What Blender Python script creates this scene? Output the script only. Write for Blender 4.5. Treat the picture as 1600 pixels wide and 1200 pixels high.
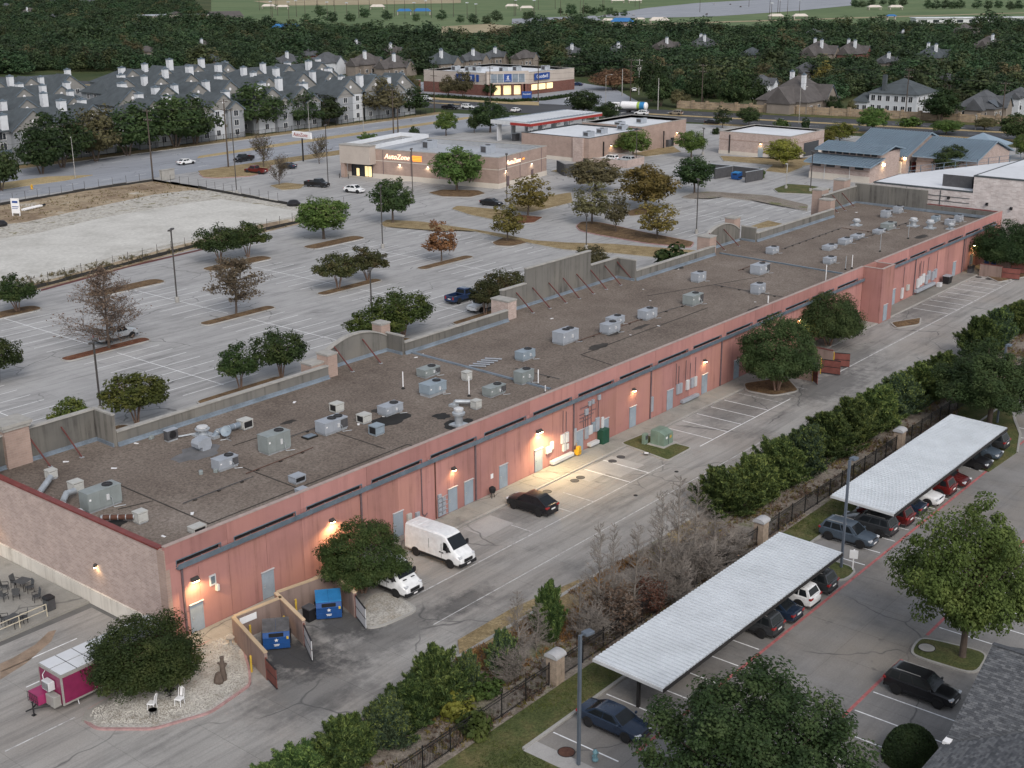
import bpy,math,random
import numpy as np
from mathutils import Vector,Matrix
random.seed(7)
RNG = np.random.default_rng(11)
scene = bpy.context.scene
for o in list(bpy.data.objects):
 bpy.data.objects.remove(o)
COL = scene.collection
# ------------------------------------------------------------------ camera
CAM_H,FPX,PITCH,ROLL,YAW = 45.0,2000.0,0.313312648,-0.005934057,0.689885838
fwd = Vector((math.cos(YAW) * math.cos(PITCH),math.sin(YAW) * math.cos(PITCH),-math.sin(PITCH)))
rgt0 = fwd.cross(Vector((0,0,1))).normalized()
up0 = rgt0.cross(fwd)
rgt = math.cos(ROLL) * rgt0 + math.sin(ROLL) * up0
upv = -math.sin(ROLL) * rgt0 + math.cos(ROLL) * up0
cam = bpy.data.cameras.new('camera')
camo = bpy.data.objects.new('camera',cam)
COL.objects.link(camo)
cam.sensor_width = 36.0
cam.lens = 36.0 * FPX / 1600.0
cam.clip_start,cam.clip_end = 1.0,12000.0
camo.matrix_world = Matrix(((rgt.x,upv.x,-fwd.x,0),(rgt.y,upv.y,-fwd.y,0),(rgt.z,upv.z,-fwd.z,CAM_H),(0,0,0,1)))
scene.camera = camo
# ------------------------------------------------------------------ light
SUN_EL,SUN_AZ = math.radians(40),math.radians(236)    # azimuth measured counter-clockwise from +X
w = bpy.data.worlds.new('World'); scene.world = w; w.use_nodes = True
nt = w.node_tree; nt.nodes.clear()
sky = nt.nodes.new('ShaderNodeTexSky'); sky.sky_type = 'NISHITA'; sky.sun_disc = False
sky.sun_elevation = SUN_EL; sky.sun_rotation = math.pi / 2 - SUN_AZ
sky.air_density = 1.0; sky.dust_density = 2.5; sky.ozone_density = 1.0
hs = nt.nodes.new('ShaderNodeHueSaturation'); hs.inputs['Saturation'].default_value = 0.42
bg = nt.nodes.new('ShaderNodeBackground'); bg.inputs['Strength'].default_value = 0.125
wo = nt.nodes.new('ShaderNodeOutputWorld')
nt.links.new(sky.outputs[0],hs.inputs['Color']); nt.links.new(hs.outputs[0],bg.inputs[0]); nt.links.new(bg.outputs[0],wo.inputs[0])
sl = bpy.data.lights.new('sun','SUN'); sl.energy = 0.9; sl.angle = math.radians(22); sl.color = (1.0,0.93,0.86)
so = bpy.data.objects.new('sun',sl); COL.objects.link(so)
sd = Vector((math.cos(SUN_EL) * math.cos(SUN_AZ),math.cos(SUN_EL) * math.sin(SUN_AZ),math.sin(SUN_EL)))
so.rotation_euler = sd.to_track_quat('Z','Y').to_euler(); so.location = (0,-50,120)
scene.view_settings.view_transform = 'Standard'; scene.view_settings.look = 'None'
scene.view_settings.exposure = 0.48; scene.view_settings.gamma = 1.0
scene.view_settings.use_curve_mapping = False
scene.render.engine = 'CYCLES'
scene.cycles.max_bounces = 5; scene.cycles.diffuse_bounces = 3; scene.cycles.transparent_max_bounces = 8
# ------------------------------------------------------------------ survey: picture point -> place on the ground
def ray(px,py):
 return fwd * FPX + rgt * (px - 800) - upv * (py - 600)
def G(px,py,z=0.0):
 d = ray(px,py); t = (z - CAM_H) / d.z
 return d.x * t,d.y * t
def Hh(bx,by,tx,ty,z0=0.0):                      # height of an upright thing from its foot and its top
 g = G(bx,by,z0); d = ray(tx,ty)
 return CAM_H + d.z * math.hypot(*g) / math.hypot(d.x,d.y) - z0
def proj(X,Y,Z):
 d = Vector((X,Y,Z - CAM_H)); s = d.dot(fwd)
 return 800 + FPX * d.dot(rgt) / s,600 - FPX * d.dot(upv) / s
def mpp(px,py,z=0.0):                              # metres per pixel at that place
 x,y = G(px,py,z)
 return Vector((x,y,z - CAM_H)).dot(fwd) / FPX
def wx(px,z,Y):                                    # X along a wall that runs with the long axis
 lo,hi = 20.0,450.0
 for _ in range(50):
  m = (lo + hi) / 2
  if proj(m,Y,z)[0] < px: lo = m
  else: hi = m
 return lo
# ------------------------------------------------------------------ objects
def tag(o,label=None,cat=None,group=None,kind=None):
 if label: o['label'] = label
 if cat: o['category'] = cat
 if group: o['group'] = group
 if kind: o['kind'] = kind
 return o
def thing(name,label,cat,loc=(0,0,0),rz=0.0,group=None):
 o = bpy.data.objects.new(name,None); COL.objects.link(o)
 o.empty_display_size = 0.3
 o.location = loc; o.rotation_euler = (0,0,rz)
 return tag(o,label,cat,group)
def link(name,me,parent=None,loc=None,rz=None):
 o = bpy.data.objects.new(name,me); COL.objects.link(o)
 if parent is not None: o.parent = parent
 if loc is not None: o.location = loc
 if rz is not None: o.rotation_euler = (0,0,rz)
 return o
KIDS = {}
def dup(root,loc,rz,label,group=None,scale=None):  # copy of a thing with copies of its parts and their sub-parts
 r = root.copy(); COL.objects.link(r); r.location = loc; r.rotation_euler = (0,0,rz)
 r['label'] = label
 if group: r['group'] = group
 if scale is not None: r.scale = scale
 key = root.as_pointer()
 if key not in KIDS: KIDS[key] = [(c,list(c.children)) for c in root.children]
 for c,gs in KIDS[key]:
  k = c.copy(); COL.objects.link(k); k.parent = r
  for g in gs:
   q = g.copy(); COL.objects.link(q); q.parent = k
 return r
def recolour(root,names,m):
 for c in root.children:
  if c.name.split('.')[0] in names:
   c.material_slots[0].link = 'OBJECT'; c.material_slots[0].material = m
class MB:
 def __init__(s): s.v = []; s.f = []; s.m = []
 def add(s,vs,fs,mi=0):
  b = len(s.v); s.v += [tuple(p) for p in vs]
  for f in fs: s.f.append(tuple(i + b for i in f)); s.m.append(mi)
  return s
 def box(s,x0,y0,z0,x1,y1,z1,mi=0):
  return s.add([(x0,y0,z0),(x1,y0,z0),(x1,y1,z0),(x0,y1,z0),(x0,y0,z1),(x1,y0,z1),(x1,y1,z1),(x0,y1,z1)],
      [(3,2,1,0),(4,5,6,7),(0,1,5,4),(1,2,6,5),(2,3,7,6),(3,0,4,7)],mi)
 def bbox(s,x0,y0,z0,x1,y1,z1,b=0.03,mi=0):    # box with chamfered top edges and uprights
  r = [(x0 + b,y0),(x1 - b,y0),(x1,y0 + b),(x1,y1 - b),(x1 - b,y1),(x0 + b,y1),(x0,y1 - b),(x0,y0 + b)]
  cx,cy = (x0 + x1) / 2,(y0 + y1) / 2
  k = [(x + (b if x < cx else -b),y + (b if y < cy else -b)) for x,y in r]
  vs = [(x,y,z0) for x,y in r] + [(x,y,z1 - b) for x,y in r] + [(x,y,z1) for x,y in k]
  fs = [tuple(range(7,-1,-1)),tuple(range(16,24))]
  for L in (0,8):
   for i in range(8):
    j = (i + 1) % 8; fs.append((L + i,L + j,L + 8 + j,L + 8 + i))
  return s.add(vs,fs,mi)
 def prism(s,poly,z0,z1,mi=0):
  n = len(poly); a = sum(poly[i][0] * poly[(i + 1) % n][1] - poly[(i + 1) % n][0] * poly[i][1] for i in range(n))
  if a < 0: poly = poly[::-1]
  vs = [(x,y,z0) for x,y in poly] + [(x,y,z1) for x,y in poly]
  return s.add(vs,[tuple(range(n - 1,-1,-1)),tuple(range(n,2 * n))] + [(i,(i + 1) % n,n + (i + 1) % n,n + i) for i in range(n)],mi)
 def sheet(s,poly,z,mi=0):
  n = len(poly); a = sum(poly[i][0] * poly[(i + 1) % n][1] - poly[(i + 1) % n][0] * poly[i][1] for i in range(n))
  if a < 0: poly = poly[::-1]
  return s.add([(x,y,z) for x,y in poly],[tuple(range(n))],mi)
 def extr(s,prof,axis,a0,a1,mi=0):               # 2-D profile swept along x or y
  n = len(prof)
  P = (lambda u,z,a: (a,u,z)) if axis == 'x' else (lambda u,z,a: (u,a,z))
  vs = [P(u,z,a0) for u,z in prof] + [P(u,z,a1) for u,z in prof]
  return s.add(vs,[tuple(range(n)),tuple(range(2 * n - 1,n - 1,-1))] + [(i,n + i,n + (i + 1) % n,(i + 1) % n) for i in range(n)],mi)
 def tube(s,p0,p1,r0,r1=None,n=8,mi=0,caps=True):
  r1 = r0 if r1 is None else r1
  p0,p1 = Vector(p0),Vector(p1); d = (p1 - p0).normalized()
  a = d.cross(Vector((0,0,1)) if abs(d.z) < .9 else Vector((1,0,0))).normalized(); b = d.cross(a)
  vs = []
  for p,r in ((p0,r0),(p1,r1)):
   for i in range(n):
    t = 2 * math.pi * i / n; vs.append(p + a * (math.cos(t) * r) + b * (math.sin(t) * r))
  fs = [(i,(i + 1) % n,n + (i + 1) % n,n + i) for i in range(n)]
  if caps: fs += [tuple(range(n - 1,-1,-1)),tuple(range(n,2 * n))]
  return s.add(vs,fs,mi)
 def path(s,pts,r,n=6,mi=0):
  for a,b in zip(pts[:-1],pts[1:]): s.tube(a,b,r,n=n,mi=mi)
  return s
 def lathe(s,prof,c=(0,0,0),n=16,mi=0,axis='z'):
  vs = []
  for r,z in prof:
   for i in range(n):
    t = 2 * math.pi * i / n; p = (math.cos(t) * r,math.sin(t) * r,z)
    if axis == 'y': p = (p[0],p[2],-p[1])
    if axis == 'x': p = (p[2],p[0],p[1])
    vs.append((p[0] + c[0],p[1] + c[1],p[2] + c[2]))
  fs = []
  for k in range(len(prof) - 1):
   for i in range(n):
    j = (i + 1) % n; fs.append((k * n + i,k * n + j,(k + 1) * n + j,(k + 1) * n + i))
  fs += [tuple(range(n - 1,-1,-1)),tuple(range((len(prof) - 1) * n,len(prof) * n))]
  return s.add(vs,fs,mi)
 def mesh(s,name,mats,smooth=None):
  me = bpy.data.meshes.new(name); me.from_pydata(s.v,[],s.f)
  for m in (mats if isinstance(mats,(list,tuple)) else [mats]): me.materials.append(m)
  if len(me.materials) > 1: me.polygons.foreach_set('material_index',s.m)
  if smooth is not None:
   me.polygons.foreach_set('use_smooth',[True] * len(me.polygons))
   try: me.set_sharp_from_angle(angle=math.radians(smooth))
   except Exception: pass
  me.update(); return me
 def build(s,name,mats,parent=None,smooth=None,loc=None,rz=None):
  return link(name,s.mesh(name,mats,smooth),parent,loc,rz)
# ------------------------------------------------------------------ materials
def rgb(c): return (c[0],c[1],c[2],1.0)
class N:
 def __init__(s,name):
  s.m = bpy.data.materials.new(name); s.m.use_nodes = True; s.t = s.m.node_tree; s.n = s.t.nodes
  s.b = s.n['Principled BSDF']
 def new(s,k,**kw):
  x = s.n.new(k)
  for a,v in kw.items(): setattr(x,a,v)
  return x
 def ln(s,a,b): s.t.links.new(a,b)
 def pos(s,obj=False):
  if obj: return s.new('ShaderNodeTexCoord').outputs['Object']
  return s.new('ShaderNodeNewGeometry').outputs['Position']
 def noise(s,vec,scale,detail=4.0,rough=.55,stretch=None):
  if stretch:
   mp = s.new('ShaderNodeVectorMath',operation='MULTIPLY'); s.ln(vec,mp.inputs[0]); mp.inputs[1].default_value = stretch; vec = mp.outputs[0]
  x = s.new('ShaderNodeTexNoise'); s.ln(vec,x.inputs['Vector']); x.inputs['Scale'].default_value = scale
  x.inputs['Detail'].default_value = detail; x.inputs['Roughness'].default_value = rough
  return x.outputs['Fac']
 def ramp(s,fac,stops,interp='LINEAR'):
  r = s.new('ShaderNodeValToRGB'); s.ln(fac,r.inputs[0]); e = r.color_ramp.elements; r.color_ramp.interpolation = interp
  e[0].position,e[0].color = stops[0][0],rgb(stops[0][1]); e[1].position,e[1].color = stops[-1][0],rgb(stops[-1][1])
  for p,c in stops[1:-1]: k = e.new(p); k.color = rgb(c)
  return r.outputs[0]
 def mix(s,a,b,f=.5,mode='MIX'):
  x = s.new('ShaderNodeMix',data_type='RGBA',blend_type=mode)
  for v,i in ((f,0),(a,6),(b,7)):
   if hasattr(v,'is_output'): s.ln(v,x.inputs[i])
   else: x.inputs[i].default_value = v if i == 0 else rgb(v)
  return x.outputs[2]
 def bump(s,h,strength=.3,dist=.02):
  x = s.new('ShaderNodeBump'); s.ln(h,x.inputs['Height']); x.inputs['Strength'].default_value = strength; x.inputs['Distance'].default_value = dist
  s.ln(x.outputs[0],s.b.inputs['Normal'])
 def out(s,col,rough=.85,metal=0.0,spec=.3):
  if hasattr(col,'is_output'): s.ln(col,s.b.inputs['Base Color'])
  else: s.b.inputs['Base Color'].default_value = rgb(col)
  if hasattr(rough,'is_output'): s.ln(rough,s.b.inputs['Roughness'])
  else: s.b.inputs['Roughness'].default_value = rough
  s.b.inputs['Metallic'].default_value = metal
  s.b.inputs['Specular IOR Level'].default_value = spec
  return s.m
def sc(c,k): return tuple(x * k for x in c)
def flat(name,c,rough=.7,var=.12,scale=3.0,metal=0.0,spec=.3,obj=True,bump=0.0,fine=12.0):
 n = N(name); p = n.pos(obj)
 a = n.noise(p,scale,5); b = n.noise(p,scale * fine,2)
 m = n.new('ShaderNodeMath',operation='MULTIPLY_ADD'); n.ln(a,m.inputs[0]); m.inputs[1].default_value = .7
 h = n.new('ShaderNodeMath',operation='MULTIPLY'); n.ln(b,h.inputs[0]); h.inputs[1].default_value = .3; n.ln(h.outputs[0],m.inputs[2])
 c2 = n.ramp(m.outputs[0],[(.3,sc(c,1 - var)),(.7,sc(c,1 + var))])
 if bump: n.bump(b,bump,.01)
 return n.out(c2,rough,metal,spec)
def emit(name,c,s):
 n = N(name); n.b.inputs['Emission Color'].default_value = rgb(c); n.b.inputs['Emission Strength'].default_value = s
 return n.out(c,.5)
def paint(name,c,rough=.25,coat=.6,metal=0.0):
 n = N(name); n.b.inputs['Coat Weight'].default_value = coat; n.b.inputs['Coat Roughness'].default_value = .08
 p = n.pos(True); f = n.noise(p,2.5,3)
 return n.out(n.ramp(f,[(.3,sc(c,.88)),(.7,sc(c,1.1))]),rough,metal,.3)
def concrete(name,c,stain=.35,joint=None,jscale=5.0,dark=(.05,.05,.052),streak=(1,1,1),tyre=0.0,warm=None,spots=()):
 n = N(name); p = n.pos()
 big = n.noise(p,.07,4,.6,streak); mid = n.noise(p,.5,6,.65,streak); fine = n.noise(p,9,3,.7)
 c1 = n.ramp(big,[(.3,sc(c,.74)),(.5,c),(.70,sc(c,1.26))])
 c2 = n.mix(c1,n.ramp(mid,[(.3,sc(c,.72)),(.55,sc(c,1.02)),(.75,sc(c,1.16))]),.5)
 if warm: c2 = n.mix(c2,warm,n.ramp(n.noise(p,.11,3),[(.45,(0,0,0)),(.7,(.8,.8,.8))]))
 st = n.ramp(n.noise(p,.23,8,.72,streak),[(.52,(0,0,0)),(.72,(stain,stain,stain))])
 c3 = n.mix(c2,dark,st)
 if tyre:
  t = n.ramp(n.noise(p,1.0,5,.7,(.05,.9,1)),[(.48,(0,0,0)),(.7,(tyre,) * 3)]); c3 = n.mix(c3,dark,t)
 for cx,cy,rx,ry,k in spots:
  m1 = n.new('ShaderNodeVectorMath',operation='SUBTRACT'); n.ln(p,m1.inputs[0]); m1.inputs[1].default_value = (cx,cy,0)
  m2 = n.new('ShaderNodeVectorMath',operation='MULTIPLY'); n.ln(m1.outputs[0],m2.inputs[0]); m2.inputs[1].default_value = (1 / rx,1 / ry,0)
  m3 = n.new('ShaderNodeVectorMath',operation='LENGTH'); n.ln(m2.outputs[0],m3.inputs[0])
  m4 = n.new('ShaderNodeMath',operation='MULTIPLY_ADD'); n.ln(n.noise(p,.9,7,.7),m4.inputs[0]); m4.inputs[1].default_value = 1.7; m4.inputs[2].default_value = .15
  m5 = n.new('ShaderNodeMath',operation='SUBTRACT'); n.ln(m4.outputs[0],m5.inputs[0]); n.ln(m3.outputs['Value'],m5.inputs[1])
  c3 = n.mix(c3,dark,n.ramp(m5.outputs[0],[(.0,(0,0,0)),(.55,(k,) * 3)]))
 c4 = n.mix(c3,n.ramp(fine,[(.3,(.55,) * 3),(.7,(1.3,) * 3)]),.25,'MULTIPLY')
 if joint:
  br = n.new('ShaderNodeTexBrick',offset=0.0); n.ln(p,br.inputs['Vector']); br.inputs['Scale'].default_value = 1.0
  br.inputs['Brick Width'].default_value = joint; br.inputs['Row Height'].default_value = joint
  br.inputs['Mortar Size'].default_value = .02; br.inputs['Mortar Smooth'].default_value = .3
  c4 = n.mix(c4,sc(c,.45),n.mix((0,0,0),(.6,.6,.6),br.outputs['Fac']))
 dv = n.new('ShaderNodeVectorMath',operation='MULTIPLY_ADD'); nn_ = n.new('ShaderNodeTexNoise'); n.ln(p,nn_.inputs['Vector']); nn_.inputs['Scale'].default_value = .35
 n.ln(nn_.outputs['Color'],dv.inputs[0]); dv.inputs[1].default_value = (2.5,2.5,0); n.ln(p,dv.inputs[2])
 vo = n.new('ShaderNodeTexVoronoi',feature='DISTANCE_TO_EDGE'); n.ln(dv.outputs[0],vo.inputs['Vector']); vo.inputs['Scale'].default_value = .085
 ck = n.mix(n.ramp(vo.outputs['Distance'],[(.0,(.75,) * 3),(.008,(0,0,0))]),n.ramp(n.noise(p,.12,3),[(.48,(0,0,0)),(.56,(1,1,1))]),1.0,'MULTIPLY')
 c4 = n.mix(c4,sc(dark,1.2),ck)
 c4 = n.mix(c4,dark,n.ramp(n.noise(p,.75,3,.5),[(.69,(0,0,0)),(.78,(.55,.55,.55))]))
 n.bump(fine,.25,.01)
 return n.out(c4,.85,0,.3)
def ground_mat(name,stops,scale=.3,fine=6.0,fstr=.5,bump=.6):
 n = N(name); p = n.pos()
 a = n.noise(p,scale,8,.7); b = n.noise(p,fine,4,.75)
 c = n.ramp(a,stops); c = n.mix(c,n.ramp(b,[(.3,(.35,) * 3),(.72,(1.5,) * 3)]),fstr,'MULTIPLY')
 n.bump(b,bump,.06); return n.out(c,.95,0,.1)
def wallvec(n):
 p = n.pos(); s = n.new('ShaderNodeSeparateXYZ'); n.ln(p,s.inputs[0])
 a = n.new('ShaderNodeMath',operation='ADD'); n.ln(s.outputs[0],a.inputs[0]); n.ln(s.outputs[1],a.inputs[1])
 c = n.new('ShaderNodeCombineXYZ'); n.ln(a.outputs[0],c.inputs[0]); n.ln(s.outputs[2],c.inputs[1])
 return c.outputs[0]
def brick(name,c1,c2,mortar,bw=.3,bh=.1,var=.5,ms=.012):
 n = N(name); v = wallvec(n); br = n.new('ShaderNodeTexBrick'); n.ln(v,br.inputs['Vector'])
 br.inputs['Color1'].default_value = rgb(c1); br.inputs['Color2'].default_value = rgb(c2); br.inputs['Mortar'].default_value = rgb(mortar)
 br.inputs['Scale'].default_value = 1; br.inputs['Brick Width'].default_value = bw; br.inputs['Row Height'].default_value = bh; br.inputs['Mortar Size'].default_value = ms
 br.inputs['Bias'].default_value = 0.0
 c = n.mix(br.outputs['Color'],n.ramp(n.noise(n.pos(),.6,6,.7),[(.3,(.7,) * 3),(.7,(1.25,) * 3)]),var,'MULTIPLY')
 n.bump(br.outputs['Fac'],-.3,.01); return n.out(c,.9,0,.2)
def stucco(name,c,streak=.5,dark=(.1,.07,.06),light=None,topz=None):
 n = N(name); p = n.pos()
 a = n.noise(p,.25,5,.6); f = n.noise(p,14,3,.6)
 col = n.ramp(a,[(.3,sc(c,.86)),(.5,c),(.7,sc(c,1.1))])
 if light: col = n.mix(col,light,n.ramp(n.noise(p,.16,4),[(.45,(0,0,0)),(.65,(.7,) * 3)]))
 s1 = n.ramp(n.noise(p,1.6,5,.65,(1,1,.06)),[(.49,(0,0,0)),(.72,(streak,) * 3)])
 s2 = n.ramp(n.noise(p,.35,7,.7),[(.45,(.35,) * 3),(.62,(1,) * 3)])
 col = n.mix(col,dark,n.mix(s1,s2,1.0,'MULTIPLY'))
 col = n.mix(col,dark,n.ramp(n.noise(p,.9,8,.75),[(.62,(0,0,0)),(.8,(streak * .6,) * 3)]))
 oi = n.new('ShaderNodeObjectInfo'); col = n.mix(col,n.ramp(oi.outputs['Random'],[(0,(.84,) * 3),(1,(1.12,) * 3)]),.9,'MULTIPLY')
 n.bump(f,.15,.01); return n.out(col,.9,0,.2)
def leafmat(name,a,b,c,scale=.55,trans=.35):
 n = N(name); p = n.pos(True); oi = n.new('ShaderNodeObjectInfo')
 a,b,c = sc(a,1.3),sc(b,1.4),sc(c,1.5)
 f = n.noise(p,scale,4,.65); f2 = n.noise(p,9.0,2)
 col = n.ramp(f,[(.28,a),(.5,b),(.74,c)])
 col = n.mix(col,n.ramp(f2,[(.3,(.55,) * 3),(.7,(1.5,) * 3)]),.6,'MULTIPLY')
 hv = n.new('ShaderNodeHueSaturation'); n.ln(col,hv.inputs['Color'])
 mr = n.new('ShaderNodeMapRange'); n.ln(oi.outputs['Random'],mr.inputs[0]); mr.inputs[3].default_value = .475; mr.inputs[4].default_value = .515; n.ln(mr.outputs[0],hv.inputs['Hue'])
 m2 = n.new('ShaderNodeMath',operation='MULTIPLY'); n.ln(oi.outputs['Random'],m2.inputs[0]); m2.inputs[1].default_value = 7.13
 m3 = n.new('ShaderNodeMath',operation='FRACT'); n.ln(m2.outputs[0],m3.inputs[0])
 m4 = n.new('ShaderNodeMapRange'); n.ln(m3.outputs[0],m4.inputs[0]); m4.inputs[3].default_value = .7; m4.inputs[4].default_value = 1.35; n.ln(m4.outputs[0],hv.inputs['Value'])
 n.out(hv.outputs[0],.65,0,.25)
 if trans:
  t = n.new('ShaderNodeBsdfTranslucent'); n.ln(hv.outputs[0],t.inputs[0]); ms = n.new('ShaderNodeMixShader'); ms.inputs[0].default_value = trans
  o = n.n['Material Output']; n.ln(n.b.outputs[0],ms.inputs[1]); n.ln(t.outputs[0],ms.inputs[2]); n.ln(ms.outputs[0],o.inputs[0])
 return n.m
# ------------------------------------------------------------------ palette
M = {}
M['lot'] = concrete('lot_concrete',(.36,.357,.355),stain=.35,joint=6.0,streak=(.5,1,1),tyre=.35)
M['alley'] = concrete('alley_concrete',(.325,.315,.30),stain=.6,streak=(.45,1,1),tyre=.4,warm=(.30,.275,.25),spots=((50.6,61.5,3.2,4.2,.95),(56.2,62.5,3.0,3.6,.85),(57,58.4,8,2.4,.5),(48.5,57.5,6,4,.5),(64,57.5,4,1.5,.6),(129,60,10,4,.6),(115.5,64,9,3.2,.45),(170,64.5,12,3,.45),(79,64.8,3,2.5,.35),(140,63,8,4,.4)))
M['alley_new'] = concrete('alley_patch_concrete',(.38,.37,.36),stain=.2)
M['apt_lot'] = concrete('apartment_lot_concrete',(.235,.228,.222),stain=.45,streak=(1,.5,1),tyre=.2,warm=(.24,.215,.185))
M['walk'] = concrete('sidewalk_concrete',(.30,.29,.265),stain=.55)
M['dark_walk'] = concrete('dark_sidewalk_concrete',(.22,.21,.19),stain=.7)  # darker, more stained concrete for the far sidewalk
M['kerb'] = concrete('kerb_concrete',(.36,.35,.33),stain=.3)
M['road'] = concrete('avenue_concrete',(.28,.295,.325),stain=.15,joint=6.5,streak=(.15,1,1))
M['asphalt'] = concrete('street_asphalt',(.062,.064,.07),stain=.2,dark=(.03,.03,.03))
M['red_kerb'] = flat('faded_red_kerb_paint',(.36,.225,.22),.8,.35,2.0,obj=False)
M['red_line'] = flat('faded_red_lane_paint',(.40,.13,.13),.8,.45,2.5,obj=False)
n = N('worn_white_line_paint'); p = n.pos()
M['line'] = n.out(n.mix((.80,.81,.82),(.44,.44,.45),n.ramp(n.noise(p,2.2,6,.75),[(.50,(0,0,0)),(.66,(.85,.85,.85))])),.8)
n = N('very_worn_line_paint'); p = n.pos()
M['line_old'] = n.out(n.mix((.58,.58,.58),(.30,.295,.29),n.ramp(n.noise(p,1.8,6,.75),[(.44,(0,0,0)),(.60,(.95,.95,.95))])),.85)
M['yellow_line'] = flat('yellow_lane_paint',(.45,.33,.06),.8,.3,1.0,obj=False)
M['base'] = ground_mat('dark_lawn',[(.3,(.035,.055,.022)),(.5,(.06,.075,.032)),(.72,(.13,.115,.06))],.02,1.5,.5)
M['field'] = ground_mat('sports_field_grass',[(.3,(.085,.13,.062)),(.5,(.12,.165,.08)),(.75,(.155,.19,.10))],.008,.05,.25)
M['tan_field'] = ground_mat('dry_field',[(.3,(.26,.22,.14)),(.5,(.34,.29,.19)),(.75,(.42,.36,.25))],.02,.3,.4)
M['dry'] = ground_mat('dry_grass',[(.28,(.17,.125,.07)),(.5,(.28,.215,.12)),(.72,(.37,.30,.18))],.5,5.0,.7)
M['median'] = ground_mat('tan_median_grass',[(.3,(.30,.23,.12)),(.5,(.38,.30,.17)),(.75,(.46,.37,.22))],.2,3.0,.5)
M['mulch'] = ground_mat('brown_leaf_mulch',[(.28,(.075,.048,.03)),(.5,(.15,.10,.06)),(.74,(.25,.17,.09))],.9,6.0,.8)
M['red_mulch'] = ground_mat('red_brown_mulch',[(.28,(.08,.035,.022)),(.5,(.15,.065,.04)),(.74,(.22,.12,.07))],.9,6.0,.8)
M['strip'] = ground_mat('weedy_gravel_soil',[(.25,(.10,.085,.065)),(.42,(.21,.18,.15)),(.55,(.26,.23,.20)),(.66,(.14,.15,.07)),(.8,(.30,.22,.11))],.22,5.0,.85)
M['lawn'] = ground_mat('short_lawn',[(.26,(.05,.065,.025)),(.45,(.085,.10,.04)),(.6,(.13,.12,.055)),(.78,(.20,.165,.085))],.35,6.0,.75)
M['gravel'] = ground_mat('pale_gravel_bed',[(.28,(.30,.26,.20)),(.5,(.42,.40,.365)),(.74,(.54,.525,.49))],.6,7.0,.8)
M['pad'] = ground_mat('crushed_limestone',[(.26,(.38,.37,.34)),(.5,(.51,.50,.47)),(.74,(.60,.59,.555))],.10,1.5,.25,.2)
M['dirt'] = ground_mat('bare_brown_dirt',[(.26,(.14,.10,.07)),(.42,(.24,.18,.125)),(.56,(.36,.29,.20)),(.66,(.47,.44,.39)),(.8,(.30,.25,.12))],.09,.9,.6)
M['rubble'] = ground_mat('rocky_weedy_ground',[(.3,(.12,.12,.07)),(.42,(.40,.38,.34)),(.55,(.48,.46,.42)),(.66,(.20,.18,.10)),(.8,(.42,.39,.34))],.35,1.6,.7)
M['stone'] = flat('river_stone',(.46,.44,.40),.9,.35,1.2,obj=False)
M['pink'] = stucco('salmon_painted_wall',(.385,.195,.178),streak=.6,dark=(.10,.05,.045),light=(.40,.205,.165))
M['pink_top'] = stucco('salmon_painted_parapet',(.38,.192,.178),streak=.45,dark=(.14,.065,.06),light=(.40,.20,.175))
M['tan_wall'] = stucco('tan_block_wall',(.52,.40,.27),streak=.2,dark=(.2,.15,.1))
M['rose_block'] = stucco('rose_brown_block_wall',(.27,.20,.175),streak=.7,dark=(.06,.05,.045))
M['grey_wall'] = stucco('weathered_grey_stucco',(.155,.15,.14),streak=.95,dark=(.03,.028,.026),light=(.20,.187,.165))
M['cap'] = flat('cast_stone_cap',(.33,.32,.30),.9,.2,1.5,obj=False)
M['coping'] = flat('pale_metal_coping',(.36,.28,.255),.6,.2,1.5,obj=False)
M['brick_tan'] = brick('pinkish_tan_brick',(.47,.365,.33),(.37,.28,.25),(.46,.42,.39),.41,.14)
M['brick_store'] = brick('mauve_brown_brick',(.36,.265,.225),(.32,.235,.20),(.36,.30,.27),.6,.2)
M['brick_red'] = brick('dark_red_brick',(.17,.075,.06),(.13,.055,.045),(.22,.15,.13),.6,.2)
M['brick_pale'] = brick('whitewashed_brick',(.60,.55,.54),(.46,.40,.39),(.62,.60,.58),.62,.22)
M['stone_wall'] = brick('tan_field_stone',(.34,.26,.175),(.21,.155,.11),(.27,.23,.18),1.2,.5,.6,.05)
M['block_base'] = stucco('peeling_white_plinth',(.62,.58,.52),streak=.8,dark=(.16,.13,.10))
M['red_trim'] = flat('dark_red_metal_trim',(.17,.04,.035),.5,.25,1.5)
M['flashing'] = flat('blue_grey_flashing',(.165,.20,.24),.55,.35,.6,obj=False,spec=.4)
M['roof'] = ground_mat('brown_gravel_roofing',[(.24,(.10,.082,.070)),(.42,(.165,.136,.116)),(.56,(.20,.168,.144)),(.76,(.27,.232,.205))],.10,4.5,.75,.5)
M['tar'] = flat('black_roof_tar',(.02,.019,.018),.8,.4,1.5,obj=False)
M['joint_bed'] = flat('joint_filler',(.13,.128,.125),.9,.2,.6,obj=False)
M['tar_soft'] = flat('tarry_seam',(.045,.040,.036),.9,.5,.8,obj=False)
M['patch'] = flat('grey_membrane_patch',(.14,.14,.145),.8,.3,.9,obj=False)
M['gutter'] = flat('slate_blue_metal',(.115,.15,.185),.5,.3,1.2,obj=False,spec=.4)
M['dark'] = flat('dark_recess',(.025,.024,.026),.9,.3)
M['downspout'] = flat('grey_mauve_pipe_paint',(.13,.095,.105),.6,.25)
M['door'] = flat('pale_blue_grey_door',(.275,.325,.375),.6,.15,1.0)
M['white_metal'] = flat('white_painted_metal',(.52,.53,.545),.5,.15,1.0)
M['white_roof'] = flat('white_roof_membrane',(.60,.62,.65),.7,.12,.08,obj=False)
M['dirty_white_roof'] = flat('dull_white_roof_membrane',(.36,.38,.41),.7,.18,.12,obj=False)
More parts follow.
